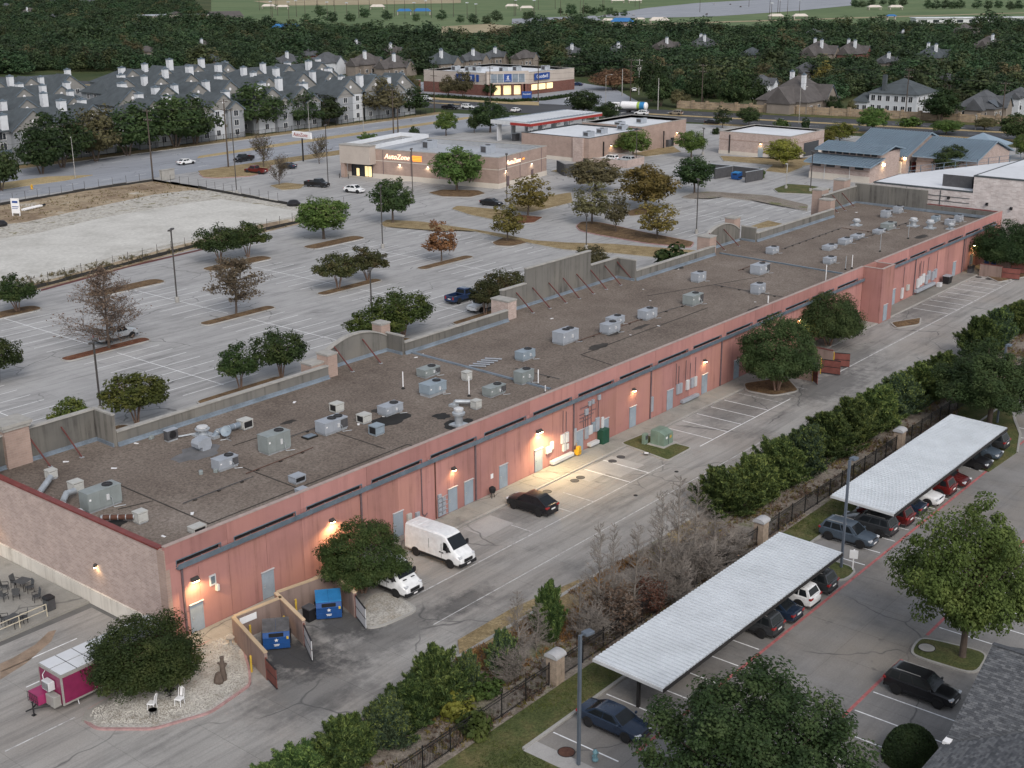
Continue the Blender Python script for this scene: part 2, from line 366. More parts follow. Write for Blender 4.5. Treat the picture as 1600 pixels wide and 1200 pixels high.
M['hvac'] = flat('pale_grey_unit_metal',(.30,.325,.365),.5,.14,1.2,spec=.4)
M['hvac_green'] = flat('grey_green_unit_metal',(.225,.252,.252),.5,.18,1.2,spec=.4)
M['hvac_blue'] = flat('blue_grey_unit_metal',(.235,.285,.33),.5,.14,1.2,spec=.4)
M['louver'] = flat('cream_louver_plastic',(.44,.44,.42),.6,.12)
M['galv'] = flat('galvanised_metal',(.42,.45,.48),.45,.2,1.5,.4,.5)
M['rust'] = flat('rusty_metal',(.095,.045,.032),.9,.4,4)
M['brace'] = flat('rust_red_steel',(.11,.038,.034),.7,.3,1)
M['coil'] = flat('dark_fin_coil',(.07,.07,.075),.7,.25,2)
M['black'] = flat('black_paint',(.018,.018,.02),.5,.2)
M['rubber'] = flat('tyre_rubber',(.02,.02,.02),.85,.2)
M['rim'] = flat('wheel_alloy',(.42,.43,.45),.4,.1,2)
M['dark_rim'] = flat('dark_wheel_alloy',(.14,.14,.15),.4,.1,2)
M['glass'] = paint('dark_car_glass',(.014,.017,.020),.08,.0)
M['bldg_glass'] = paint('building_glass',(.03,.035,.042),.08,.6)
M['pale_teal'] = flat('pale_teal_paint',(.13,.24,.28),.6,.1)
M['lamp_red'] = paint('red_tail_lens',(.28,.02,.02),.2)
M['lamp_clear'] = paint('clear_head_lens',(.55,.57,.60),.15)
M['plate'] = flat('licence_plate',(.7,.7,.7),.6,.05)
M['pole'] = flat('blue_grey_pole_paint',(.10,.12,.15),.5,.15,.5)
M['bronze'] = flat('bronze_pole_paint',(.055,.05,.047),.5,.2,.5)
M['wood_pole'] = flat('weathered_wood_pole',(.075,.06,.05),.9,.3,1)
M['bark'] = flat('tree_bark',(.11,.085,.07),.95,.35,3)
M['pale_bark'] = flat('smooth_tan_bark',(.22,.15,.115),.9,.35,2.5)
M['dead_wood'] = flat('dead_grey_wood',(.20,.178,.158),.95,.35,1.5)
M['bin_blue'] = flat('blue_bin_paint',(.018,.075,.24),.5,.25,1.2)
M['bin_lid'] = flat('bright_blue_plastic_lid',(.03,.19,.42),.5,.2,1.2)
M['bin_lid_old'] = flat('worn_grey_lid',(.10,.10,.105),.7,.4,2)
M['white'] = flat('white_print',(.75,.75,.76),.7,.08)
M['red_gate'] = flat('faded_red_gate',(.17,.06,.05),.7,.35,1.2)
M['yellow'] = flat('yellow_paint',(.50,.34,.05),.6,.25,2)
M['orange_y'] = flat('yellow_plastic',(.62,.34,.03),.5,.2,2)
M['green_box'] = flat('utility_green_paint',(.17,.235,.19),.6,.22,1.0)
M['deep_green'] = flat('dark_green_paint',(.018,.07,.045),.5,.2)
M['magenta'] = paint('magenta_trailer_paint',(.20,.018,.072),.35,.3)
M['magenta_lit'] = paint('magenta_lit_paint',(.30,.03,.115),.4,.2)  # lighter copy of the trailer magenta, light put into the colour
M['trim_grey'] = flat('aluminium_trim',(.36,.35,.33),.5,.15,2,.3)
M['stain_orange'] = flat('rust_stain',(.26,.195,.145),.9,.35,1.2,obj=False)
M['carport'] = flat('white_ribbed_sheet',(.56,.595,.63),.5,.12,.5,obj=False,spec=.4)
M['carport_dark'] = flat('dark_brown_steel',(.03,.028,.028),.7,.3)
M['iron'] = flat('black_iron',(.016,.016,.017),.5,.2)
M['pillar'] = flat('fieldstone',(.32,.255,.20),.9,.3,2.0)
M['pillar_cap'] = flat('pale_pillar_cap',(.38,.38,.39),.85,.2,2.0)
M['metal_blue'] = flat('blue_standing_seam_metal',(.23,.305,.375),.45,.1,.25,.1,.5,obj=False)
M['shingle_grey'] = flat('grey_shingles',(.085,.09,.098),.9,.25,.5,obj=False)
M['shingle_brown'] = flat('brown_grey_shingles',(.092,.084,.082),.9,.25,.5,obj=False)
M['shingle_blue'] = flat('slate_shingles',(.068,.080,.088),.9,.25,.5,obj=False)
M['house_white'] = flat('white_house_wall',(.50,.52,.55),.8,.06,.5)
M['house_tan'] = flat('tan_house_wall',(.215,.185,.16),.8,.15,.5)
M['siding'] = flat('pale_grey_siding',(.25,.265,.285),.8,.1,.3)
M['gable'] = flat('taupe_gable_siding',(.235,.23,.22),.8,.1,.5)
M['chimney'] = flat('white_chimney_siding',(.58,.60,.63),.8,.08,.8)
M['beige_wall'] = flat('beige_stucco',(.42,.37,.33),.9,.12,.3,obj=False)
M['cream'] = flat('cream_stucco',(.56,.51,.45),.9,.1,.3,obj=False)
M['sign_blue'] = flat('blue_sign_face',(.02,.065,.25),.5,.08)
M['sign_red'] = flat('red_fascia',(.30,.035,.03),.5,.15,.4)
M['rail'] = flat('cream_rail_paint',(.52,.47,.36),.6,.15)
M['mesh_grey'] = flat('grey_sling_mesh',(.075,.078,.082),.7,.2)
M['silt'] = flat('black_silt_cloth',(.032,.031,.03),.8,.3,.5,obj=False)
M['lamp_warm'] = emit('warm_lamp_lens',(1.0,.70,.36),30.0)
M['lamp_white'] = emit('white_lamp_lens',(1.0,.86,.62),14.0)
M['glow_window'] = emit('lit_shop_interior',(1.0,.80,.42),.55)
M['sign_glow'] = emit('lit_sign_letter',(1.0,.62,.42),1.3)
M['sign_orange'] = emit('lit_orange_stripe',(1.0,.30,.04),1.2)
M['wire'] = flat('cable',(.03,.03,.032),.7,.1)
G1 = ((.014,.028,.008),(.030,.052,.014),(.060,.082,.024))
L = {}
L['dark'] = leafmat('dark_green_leaves',(.012,.026,.009),(.027,.047,.016),(.055,.075,.027))
L['myrtle'] = leafmat('crape_myrtle_leaves',(.012,.026,.008),(.028,.046,.013),(.060,.072,.022))
L['myrtle_red'] = leafmat('reddish_autumn_leaves',(.018,.028,.010),(.042,.048,.017),(.085,.062,.028))
L['olive'] = leafmat('olive_leaves',(.022,.036,.009),(.055,.074,.017),(.115,.12,.028))
L['green'] = leafmat('mid_green_leaves',(.022,.046,.011),(.054,.090,.022),(.10,.135,.038))
L['yellow'] = leafmat('yellow_green_leaves',(.06,.075,.014),(.125,.135,.026),(.21,.20,.045))
L['gold'] = leafmat('golden_green_leaves',(.06,.058,.016),(.12,.105,.028),(.20,.165,.05))
L['orange'] = leafmat('orange_brown_leaves',(.10,.055,.022),(.17,.098,.04),(.25,.155,.06))
L['brown'] = leafmat('dry_brown_leaves',(.075,.052,.036),(.125,.092,.065),(.18,.14,.10))
L['greybrown'] = leafmat('grey_olive_leaves',(.05,.047,.024),(.088,.082,.040),(.14,.125,.062))
L['juniper'] = leafmat('juniper_foliage',(.016,.034,.011),(.038,.064,.020),(.085,.115,.036),2.0)
L['juniper_tip'] = leafmat('juniper_bright_tips',(.05,.08,.022),(.10,.14,.038),(.17,.20,.06),2.0)  # paler tips put the sprays' light and dark contrast into the colour
L['juniper_blue'] = leafmat('blue_green_juniper_foliage',(.014,.028,.016),(.036,.06,.034),(.085,.115,.06),2.6)
L['rust'] = leafmat('rust_red_foliage',(.07,.038,.024),(.115,.062,.038),(.16,.10,.06))
L['forest'] = leafmat('woodland_leaves',(.011,.024,.011),(.023,.043,.018),(.044,.066,.027),.35,.15)
L['forest_olive'] = leafmat('woodland_olive_leaves',(.016,.027,.011),(.034,.046,.018),(.058,.064,.028),.35,.15)
# ------------------------------------------------------------------ foliage
def leaf_mesh(name,pos,nrm,size,mat,aspect=1.5,rng=RNG,axis=None,sharp=False):
 n = len(pos)
 nrm = nrm / (np.linalg.norm(nrm,axis=1,keepdims=True) + 1e-9)
 a = rng.normal(size=(n,3)) if axis is None else axis
 t = a - nrm * (a * nrm).sum(1,keepdims=True); t /= (np.linalg.norm(t,axis=1,keepdims=True) + 1e-9)
 b = np.cross(nrm,t); s = size[:,None]
 l,wd = s * aspect * .5,s * .5
 v = np.empty((n,4,3))
 v[:,0] = pos - t * l; v[:,1] = pos + b * wd * (.35 if sharp else 1) - t * l * .15 + nrm * s * .12
 v[:,2] = pos + t * l; v[:,3] = pos - b * wd * (.35 if sharp else 1) - t * l * .15 + nrm * s * .12
 me = bpy.data.meshes.new(name)
 me.vertices.add(n * 4); me.vertices.foreach_set('co',v.ravel().astype(np.float32))
 me.loops.add(n * 4); me.loops.foreach_set('vertex_index',np.arange(n * 4,dtype=np.int32))
 me.polygons.add(n); me.polygons.foreach_set('loop_start',np.arange(0,n * 4,4,dtype=np.int32))
 me.materials.append(mat); me.update(calc_edges=True); return me
def crown_cloud(W,z0,z1,nclump,nleaf,leaf,seed,bottom=.35,clump=.17,shell=.55,squash=.75,lump=.22):
 """clump centres fill an uneven crown of width W between z0 and z1; leaves gather round each"""
 r = np.random.default_rng(seed)
 H = z1 - z0; cs = []
 ph = r.uniform(0,6.28,6)
 while len(cs) < nclump:
  d = r.normal(size=3); d /= np.linalg.norm(d)
  th = math.atan2(d[1],d[0])
  k = r.uniform(shell,1.0) ** .6
  wob = 1 + lump * (math.sin(2 * th + ph[0]) * .5 + math.sin(3 * th + ph[1] + 3 * d[2]) * .5 + math.sin(5 * th + ph[2]) * .3) * (1 - abs(d[2]) * .5)
  p = np.array([d[0] * W / 2 * wob,d[1] * W / 2 * wob,(d[2] * (1 - bottom) if d[2] > 0 else d[2] * bottom) * H * (1 + lump * .4 * math.sin(4 * th + ph[3]))]) * k
  p[2] += H * bottom
  cs.append(p + (0,0,z0))
 cs = np.array(cs); rc = W * clump * r.uniform(.55,1.25,nclump)
 idx = r.integers(0,nclump,nleaf)
 dv = r.normal(size=(nleaf,3)); dv /= np.linalg.norm(dv,axis=1,keepdims=True)
 dv *= (r.uniform(.25,1,(nleaf,1)) ** .5); off = dv * rc[idx][:,None]; off[:,2] *= squash
 pos = cs[idx] + off
 ni = nleaf // 4                                      # inner leaves close the view through the crown
 di = r.normal(size=(ni,3)); di /= np.linalg.norm(di,axis=1,keepdims=True); ki = r.uniform(.2,.82,(ni,1)) ** .6
 pos[:ni] = di * ki * np.array([W / 2,W / 2,0]) + np.array([0,0,z0 + H * bottom]); zz = di[:,2] * ki[:,0]
 pos[:ni,2] += np.where(zz > 0,zz * (1 - bottom),zz * bottom) * H * .92; dv[:ni] = di
 cen = np.array([0,0,z0 + H * .4])
 outw = pos - cen; outw /= (np.linalg.norm(outw,axis=1,keepdims=True) + 1e-9)
 nr = dv * .7 + outw * .35 + np.array([0,0,.55]) + r.normal(size=(nleaf,3)) * .45
 return cs,pos,nr,leaf * r.uniform(.6,1.35,nleaf)
def limbs(mb,root,targets,r0,rng,n=6,sag=.15):
 root = Vector(root)
 for t in targets:
  t = Vector(t); m = root.lerp(t,.5) + Vector((rng.uniform(-.2,.2),rng.uniform(-.2,.2),.12)) * (t - root).length * sag * 2
  q = root.lerp(m,.5) + Vector((rng.uniform(-.1,.1),) * 3) * .3
  mb.tube(root,q,r0 * .8,r0 * .62,n,caps=False); mb.tube(q,m,r0 * .62,r0 * .4,n,caps=False); mb.tube(m,t,r0 * .4,r0 * .1,n,caps=False)
PROTO = {}
def make_tree(key,H,W,z0,nclump,nleaf,leaf,trunk_r,seed,stems=1,bark='bark',nlimb=9,**kw):
 r = random.Random(seed)
 cs,pos,nr,sz = crown_cloud(W,z0,H,nclump,nleaf,leaf,seed,**kw)
 keep = pos[:,2] > z0 - .25; pos,nr,sz = pos[keep],nr[keep],sz[keep]
 # normalise so that the declared size is what the placed tree really has
 ex = np.percentile(np.abs(pos[:,:2]),98.5) * 2
 pos[:,:2] *= W / ex; cs[:,:2] *= W / ex
 hi = np.percentile(pos[:,2],99.5); pos[:,2] = z0 + (pos[:,2] - z0) * (H - z0) / (hi - z0)
 crown = leaf_mesh('crown',pos,nr,sz,L['green'],1.5,np.random.default_rng(seed))
 mb = MB(); fork = z0 + (H - z0) * .12
 tg = [c for c in cs[np.random.default_rng(seed + 1).permutation(nclump)[:nlimb]]]
 if stems == 1:
  mb.tube((0,0,-.1),(0,0,.25),trunk_r * 1.6,trunk_r * 1.1,8,caps=False)
  mb.tube((0,0,.25),(r.uniform(-.1,.1),0,fork),trunk_r * 1.1,trunk_r * .75,8,caps=False)
  limbs(mb,(0,0,fork * .96),tg,trunk_r * .75,r)
 else:
  for k in range(stems):
   a = 6.283 * k / stems + r.uniform(-.4,.4); d = r.uniform(.10,.2) * W
   f = (math.cos(a) * d,math.sin(a) * d,fork * r.uniform(.9,1.15))
   mb.tube((math.cos(a) * trunk_r,math.sin(a) * trunk_r,-.1),(f[0] * .45,f[1] * .45,f[2] * .5),trunk_r * .75,trunk_r * .6,7,caps=False)
   mb.tube((f[0] * .45,f[1] * .45,f[2] * .5),f,trunk_r * .6,trunk_r * .45,7,caps=False)
   tk = sorted(tg,key=lambda c: (c[0] - f[0]) ** 2 + (c[1] - f[1]) ** 2)[:max(2,nlimb // stems)]
   limbs(mb,f,tk,trunk_r * .45,r)
 PROTO[key] = dict(H=H,W=W,crown=crown,trunk=mb.mesh('trunk',M[bark],60))
def branch_tree(key,H,W,seed,shape,nmain,leafn=0,leaf=.15,up=.5,bark='dead_wood',r0=.14,z0=.15,twig=9,droop=0.0,fine=3):
 """leader with side branches and twigs: bare or nearly bare trees"""
 r = random.Random(seed); mb = MB(); br = MB(); pts = []
 lean = (r.uniform(-.03,.03) * H,r.uniform(-.03,.03) * H)
 def ax(t): return Vector((lean[0] * t + math.sin(t * 5 + seed) * .06,lean[1] * t + math.cos(t * 4 + seed) * .06,H * t))
 for i in range(8): mb.tube(ax(i / 8) if i else (0,0,-.1),ax((i + 1) / 8),r0 * (1 - i / 8.4),r0 * (1 - (i + 1) / 8.4),6,caps=False)
 for i in range(nmain):
  t = z0 + (.97 - z0) * (i + r.random()) / nmain; a = r.uniform(0,6.283)
  ln = W / 2 * shape((t - z0) / (1 - z0)) * r.uniform(.7,1.1)
  p = ax(t); u = up * r.uniform(.5,1.3)
  d = Vector((math.cos(a),math.sin(a),u)).normalized(); k = 5; rr = max(.012,r0 * .34 * (1 - t * .7))
  for j in range(k):
   q = p + d * (ln / k); br.tube(p,q,rr * (1 - j / k) + .006,rr * (1 - (j + 1) / k) + .006,4,caps=False)
   d = (d + Vector((r.uniform(-.25,.25),r.uniform(-.25,.25),r.uniform(-.12,.2) - droop))).normalized()
   for s in range(max(1,twig // k + (1 if r.random() < (twig % k) / k else 0))):
    td = (d + Vector((r.uniform(-1,1),r.uniform(-1,1),r.uniform(-.4,.8) - droop * 2))).normalized(); tl = ln * r.uniform(.18,.42)
    e = q + td * tl; br.tube(q,e,.014,.007,3,caps=False); pts += [q,e,q.lerp(e,.5)]
    for f in range(fine):
     fd = (td + Vector((r.uniform(-1,1),r.uniform(-1,1),r.uniform(-.5,.6)))).normalized(); b = q.lerp(e,r.uniform(.3,1))
     br.tube(b,b + fd * tl * .5,.010,.006,3,caps=False); pts.append(b + fd * tl * .5)
   p = q
 d = dict(H=H,W=W,trunk=mb.mesh('trunk',M[bark],60),branches=br.mesh('branches',M[bark],60),crown=None)
 if leafn:
  g = np.random.default_rng(seed); P = np.array([tuple(x) for x in pts]); ii = g.integers(0,len(P),leafn)
  pos = P[ii] + g.normal(size=(leafn,3)) * .16; nr = g.normal(size=(leafn,3)) + np.array([0,0,.6])
  d['crown'] = leaf_mesh('crown',pos,nr,leaf * g.uniform(.5,1.3,leafn),L['brown'],1.6,g)
 PROTO[key] = d
def juniper(key,H,W,n,seed,leaf=.16,nb=70):
 """feathery shrub: sprays that fan up and outwards from many ascending branchlets"""
 g = np.random.default_rng(seed); P = []; A = []; S = []
 m = n // nb
 for k in range(nb):
  t = g.uniform(0,.84); a = g.uniform(0,6.283)
  rad = W / 2 * (1 - t) ** .75 * g.uniform(.45,1.15)
  b0 = np.array([math.cos(a) * rad * .35,math.sin(a) * rad * .35,H * t * .80])
  tip = np.array([math.cos(a + g.normal() * .12) * rad,math.sin(a + g.normal() * .12) * rad,min(H,H * (t * .78 + g.uniform(.18,.46)))])
  dirv = tip - b0; ln = np.linalg.norm(dirv); dirv /= ln
  s = g.uniform(.02,1.0,m) ** .95
  S.append(s + g.normal(size=m) * .07)
  spread = (.10 * ln * np.clip(1.08 - s,.05,.6) ** .8)[:,None] + .012
  P.append(b0 + dirv * (s * ln)[:,None] + g.normal(size=(m,3)) * spread * np.array([1,1,.8]))
  A.append(np.tile(dirv,(m,1)) + g.normal(size=(m,3)) * .2 + np.array([0,0,.35]))
 # leading shoots
 for k in range(6):
  a = g.uniform(0,6.283); rr = W * .12 * g.random(); m2 = n // 60; s = g.uniform(.5,1,m2); S.append(s)
  P.append(np.stack([math.cos(a) * rr * (1.2 - s * .6) + g.normal(size=m2) * .06 * W * (1.05 - s),math.sin(a) * rr * (1.2 - s * .6) + g.normal(size=m2) * .06 * W * (1.05 - s),s * H * g.uniform(.9,1.02)],1))
  A.append(np.tile([0,0,1.0],(m2,1)) + g.normal(size=(m2,3)) * .35)
 P = np.concatenate(P); A = np.concatenate(A); P[:,2] = np.maximum(P[:,2],.05)
 nr = g.normal(size=P.shape) + np.concatenate([P[:,:2],np.zeros((len(P),1))],1) * .4
 me = leaf_mesh('crown',P,nr,leaf * g.uniform(.6,1.3,len(P)),L['juniper'],5.0,g,axis=A)
 me.materials.append(L['juniper_tip']); me.polygons.foreach_set('material_index',(g.random(len(P)) < (np.concatenate(S) - .42) * .8).astype(np.int32))
 mb = MB().tube((0,0,-.1),(0,0,H * .7),.09,.03,6)
 PROTO[key] = dict(H=H,W=W,crown=me,trunk=mb.mesh('trunk',M['bark'],60))
PM = {}
def plant(key,x,y,W,H,label,cat='tree',leaf=None,group=None,name='tree',rz=None,z=0.0,bark=None):
 d = PROTO[key]
 t = thing(name,label,cat,(x,y,z),random.uniform(0,6.28) if rz is None else rz,group)
 t.scale = (W / d['W'],W / d['W'],H / d['H'])
 for part in ('trunk','branches','crown'):
  if d.get(part) is None: continue
  o = link(part,d[part],t)
  m = leaf if part == 'crown' else bark
  if m:
   o.material_slots[0].link = 'OBJECT'; o.material_slots[0].material = (L if part == 'crown' else M)[m]
 return t
def plant_px(key,bx,by,ty,wpx,label,**kw):
 x,y = G(bx,by); k = mpp(bx,by)
 return plant(key,x,y,wpx * k,max(.5,Hh(bx,by,bx,ty)),label,**kw)
make_tree('big',9.0,9.0,.9,190,60000,.115,.22,3,nlimb=16,clump=.095,lump=.22,bottom=.42,bark='bark',shell=.5)
make_tree('big_open',9.0,9.0,2.2,120,42000,.125,.22,14,nlimb=22,clump=.10,lump=.35,bottom=.38,shell=.4)
make_tree('alley',6.0,7.0,1.5,170,46000,.095,.14,21,stems=4,bark='pale_bark',nlimb=16,clump=.095,bottom=.30,lump=.2)
make_tree('alley_dome',6.0,7.0,1.6,230,56000,.10,.16,22,stems=3,bark='pale_bark',nlimb=10,clump=.115,bottom=.26,lump=.16,squash=.8)
for k in range(3):
 make_tree('myrtle%d' % k,5.0,5.0,2.0,70,6000,.16,.10,40 + k,stems=4,bark='pale_bark',nlimb=12,clump=.12,bottom=.32,lump=.16,shell=.4)
 make_tree('round%d' % k,7.0,6.0,1.6,80,7000,.22,.16,50 + k,nlimb=10,clump=.12,bottom=.42,lump=.16,shell=.4)
 make_tree('young%d' % k,6.0,4.0,1.3,60,2600,.19,.09,60 + k,nlimb=20,clump=.12,bottom=.30,lump=.24,shell=.25)
 make_tree('oak%d' % k,8.0,9.0,1.8,70,4200,.34,.20,70 + k,stems=3,nlimb=12,clump=.13,bottom=.34,lump=.22,shell=.4)
 juniper('juniper%d' % k,4.0,3.2,42000,80 + k,.046,120)
for k in range(4):
 make_tree('wood%d' % k,10.0,10.0,.6,44,1100,.62,.22,90 + k,nlimb=4,clump=.17,bottom=.34,lump=.26,shell=.5)
for k in range(2):
 make_tree('bush%d' % k,1.6,2.4,.1,24,800,.22,.05,100 + k,nlimb=5,clump=.18,bottom=.3)
branch_tree('cypress',9.0,8.0,4,lambda t: min(1,t / .08 + .55) * (1 - t) ** .62 + .05,64,4200,.13,.22,'bark',.17,.12,twig=16)
branch_tree('half_bare',7.0,6.0,9,lambda t: (1 - abs(t - .3) * .9) * .95,40,3800,.17,.25,'bark',.13,.25,twig=13)
for k in range(3):
 branch_tree('dead%d' % k,8.0,4.6,31 + k,lambda t: (1 - t) ** .7 * .95 + .05,60,0,.1,.8,'dead_wood',.11,.05,twig=14,fine=2)
branch_tree('bare_bush',4.0,5.5,37,lambda t: 1 - t * .45,34,700,.14,.9,'bark',.08,.12,twig=14)
branch_tree('brush',2.4,3.4,38,lambda t: 1 - t * .4,70,0,.14,.8,'dead_wood',.04,.03,twig=12,fine=3)
branch_tree('rust_brush',2.6,3.2,39,lambda t: 1 - t * .4,44,2600,.13,.8,'dead_wood',.035,.04,twig=12)
# ------------------------------------------------------------------ the ground
def struct(name,mb,m,parent=None,smooth=None):
 o = mb.build(name,m,parent,smooth)
 if parent is None: o['kind'] = 'structure'
 return o
def gp(L,z=0.0): return [G(a,b,z) for a,b in L]
def inset(poly,d):
 n = len(poly); a = sum(poly[i][0] * poly[(i + 1) % n][1] - poly[(i + 1) % n][0] * poly[i][1] for i in range(n))
 if a < 0: poly = poly[::-1]
 out = []
 for i in range(n):
  p0,p1,p2 = Vector(poly[i - 1]),Vector(poly[i]),Vector(poly[(i + 1) % n])
  a,b = (p1 - p0).normalized(),(p2 - p1).normalized()
  na,nb = Vector((-a.y,a.x)),Vector((-b.y,b.x)); m = (na + nb)
  m = m / max(.5,m.dot(na)) if m.length > 1e-6 else na
  q = p1 + m * d; out.append((q.x,q.y))
 return out
def rounded(poly,r,k=4):
 n = len(poly); out = []
 for i in range(n):
  p0,p1,p2 = Vector(poly[i - 1]),Vector(poly[i]),Vector(poly[(i + 1) % n])
  a = p1 + (p0 - p1).normalized() * min(r,(p0 - p1).length * .48); b = p1 + (p2 - p1).normalized() * min(r,(p2 - p1).length * .48)
  for j in range(k + 1):
   t = j / k; q = a * (1 - t) ** 2 + p1 * 2 * t * (1 - t) + b * t * t; out.append((q.x,q.y))
 return out
def island(poly,m,name='planting_island',h=.14,kerb='kerb',r=1.0,fill='soil'):
 poly = rounded(poly,r) if r else poly
 o = struct(name,MB().prism(poly,0,h),M[kerb])
 inn = inset(poly,.17)
 f = MB(); c = (sum(p[0] for p in inn) / len(inn),sum(p[1] for p in inn) / len(inn))
 n = len(inn)
 f.add([(x,y,h + .004) for x,y in inn] + [(c[0] + (x - c[0]) * .55,c[1] + (y - c[1]) * .55,h + .10) for x,y in inn],
    [(i,(i + 1) % n,n + (i + 1) % n,n + i) for i in range(n)] + [tuple(range(n,2 * n))])
 f.build(fill,M[m],o,80); return o
def rect(x0,y0,x1,y1): return [(x0,y0),(x1,y0),(x1,y1),(x0,y1)]
struct('ground',MB().sheet(rect(-1500,-2500,6000,4500),0),M['base'])
front = struct('front_parking_lot',MB().sheet([(-80,94),(330,94),(345,176),(328,250),(-80,250)],.010),M['lot'])
# avenue along the far side of the lots, cross street beyond
av = struct('avenue',MB().sheet([(-300,250),(330,250),(318,287.5),(-300,284)],.030),M['road'])
def sx(y,e): return (350.4 - .178 * (y - 337.6)) if e else (326.0 - .176 * (y - 314.8)) - 1.5
st = struct('cross_street',MB().sheet([(sx(-150,0),-150),(sx(-150,1),-150),(sx(800,1),800),(sx(800,0),800)],.045),M['asphalt'])
def cs(f,y): return sx(y,0) + (sx(y,1) - sx(y,0)) * f
for f0,f1,y0,y1 in ((.47,.55,-150,238),(.47,.53,305,800)):
 struct('road_median',MB().prism([(cs(f0,y0),y0),(cs(f1,y0),y0),(cs(f1,y1),y1),(cs(f0,y1),y1)],0,.17),M['median'])
for f in (.25,.75):
 mb = MB()
 for i in range(70):
  y = -140 + i * 9
  if 240 < y < 300: continue
  x = cs(f,y); mb.sheet([(x - .08,y),(x + .08,y),(x - .178 * 3 + .08,y + 3),(x - .178 * 3 - .08,y + 3)],.052)
 mb.build('lane_dashes',M['line'],st)
mb = MB()
for y0 in (296,243): mb.sheet([(cs(.02,y0),y0),(cs(.98,y0),y0),(cs(.98,y0 + .5),y0 + .5),(cs(.02,y0 + .5),y0 + .5)],.052)
mb.build('stop_bar',M['line'],st)
struct('road_median',MB().prism([(-300,263),(160,262.6),(168,264.5),(160,270.5),(-300,271)],0,.17),M['median'])
struct('road_median',MB().prism([(200.5,268),(311,272.3),(313,274.6),(311,275.6),(231,273),(203,270.5)],0,.17),M['median'])
mb = MB()
for i in range(40):
 x = -60 + i * 9; mb.sheet(rect(x,279,x + 3,279.15),.037); mb.sheet(rect(x,256.4,x + 3,256.55),.037)
mb.build('lane_dashes',M['line'],av)
struct('far_kerb',MB().prism([(-300,284),(318,287.5),(318,287.9),(-300,284.4)],0,.2),M['kerb'])
struct('apartment_verge',MB().prism([(-300,284.4),(318,287.9),(318,293),(-300,290)],0,.12),M['dry'])
struct('avenue_verge',MB().prism([(187,250),(233,250),(233,244.5),(205,244),(190,240),(184,245)],0,.16),M['dry'])
# vacant pad behind a silt fence
vac = [(-80,158),(91.3,171.4),(132.7,178.4),(156,180.8),(166.5,182.3),(174.5,186.2),(176.8,190),(169.5,197),(171.5,229),(171.5,246),(154,246.6),(133,244),(-80,236)]
struct('vacant_lot',MB().prism(vac,0,.10),M['dirt'])
struct('rocky_margin',MB().sheet(gp([(-60,358),(40,347),(140,325),(240,304),(300,297),(360,298),(450,316),(492,326),(478,337),(400,352),(322,372),(200,404),(66,440),(-60,470)],.106),.106),M['rubble'])
struct('limestone_pad',MB().sheet(gp([(-60,382),(60,364),(160,340),(300,316),(345,311),(420,322),(470,331),(455,339),(380,353),(300,374),(180,400),(60,432),(-60,460)],.112),.112),M['pad'])
# bays of the front lot
def hline(par,x0,x1,y,z,m='line',wd=.11):
 o = link('parking_line',HL[m],par); o.location = ((x0 + x1) / 2,y,z); o.scale = (x1 - x0,wd,1); return o
def vline(par,x,y0,y1,z,m='line',wd=.11):
 o = link('parking_line',HL[m],par); o.location = (x,(y0 + y1) / 2,z); o.scale = (wd,abs(y1 - y0),1); return o
HL = {m: MB().sheet(rect(-.5,-.5,.5,.5),0).mesh('parking_line',M[m]) for m in ('line','line_old','red_line','yellow_line')}
DX = (65.2,86.4,107.2,128.2,149.4)
for k,dx in enumerate(DX):
 y0,y1 = (114,161.5) if k else (114,158)
 vline(front,dx,y0,134.8,.018); vline(front,dx,139.2,y1,.018)
 for i in range(18):
  y = y0 + .4 + i * 2.75
  if 134 < y < 140 or y > y1: continue
  hline(front,dx - 5.4,dx + 5.4,y,.018)
for y in [104 + 2.75 * i for i in range(12)]: hline(front,205,216,y,.018)
vline(front,210.5,104,134,.018)
for y in [112 + 2.75 * i for i in range(10)]: hline(front,223.5,229.5,y,.018)
for y in [112 + 2.75 * i for i in range(7)]: hline(front,191.5,197,y,.018)
for y in [131 + 2.75 * i for i in range(12)]: hline(front,163,168,y,.018)
for a,b in (((598,289),(632,285)),((625,294),(660,288)),((660,298),(694,291)),((690,300),(706,297))):
 (xa,ya),(xb,yb) = G(*a),G(*b); hline(front,xa,xb,(ya + yb) / 2,.018)
for k,dx in enumerate(DX):
 island(rect(dx - 6.2,135.9,dx + 6.2,138.1),'red_mulch' if k == 1 else 'mulch',r=1.05)
 island(rect(dx - 6.4,161.2,dx + 6.4,164.8),'mulch',r=1.7)
 island(rect(dx - 6.2,108.6,dx + 6.2,111.6),'mulch',r=1.3)
island(gp([(593,350),(604,344),(660,347),(760,362),(850,381),(950,388),(1090,392),(1125,402),(1040,405),(960,397),(880,391),(790,374),(720,358),(640,353),(600,356)]),'dry',r=.8,name='dry_grass_island')
island(gp([(899,354),(908,347),(930,347),(952,351),(1000,362),(1086,379),(1079,388),(1010,381),(930,367),(905,361)]),'mulch',kerb='red_kerb',r=1.2)
island(gp([(704,327),(714,322),(780,328),(800,333),(797,344),(775,345),(735,337)]),'dry',r=1,name='dry_grass_island')
island(gp([(803,322),(830,311),(893,301),(896,317),(830,333),(806,331)]),'dry',r=1,name='dry_grass_island')
island(gp([(974,333),(1010,321),(1024,324),(1016,335),(985,339)]),'mulch',r=1)
island(gp([(1063,309),(1085,301),(1112,300),(1200,306),(1264,321),(1262,331),(1190,316),(1110,307),(1080,312)]),'strip',r=1,name='grass_island')
island(gp([(767,380),(785,372),(820,375),(826,380),(800,386),(775,385)]),'mulch',r=1)
island(gp([(795,345),(808,336),(850,340),(835,349),(815,350)]),'red_mulch',r=.8)
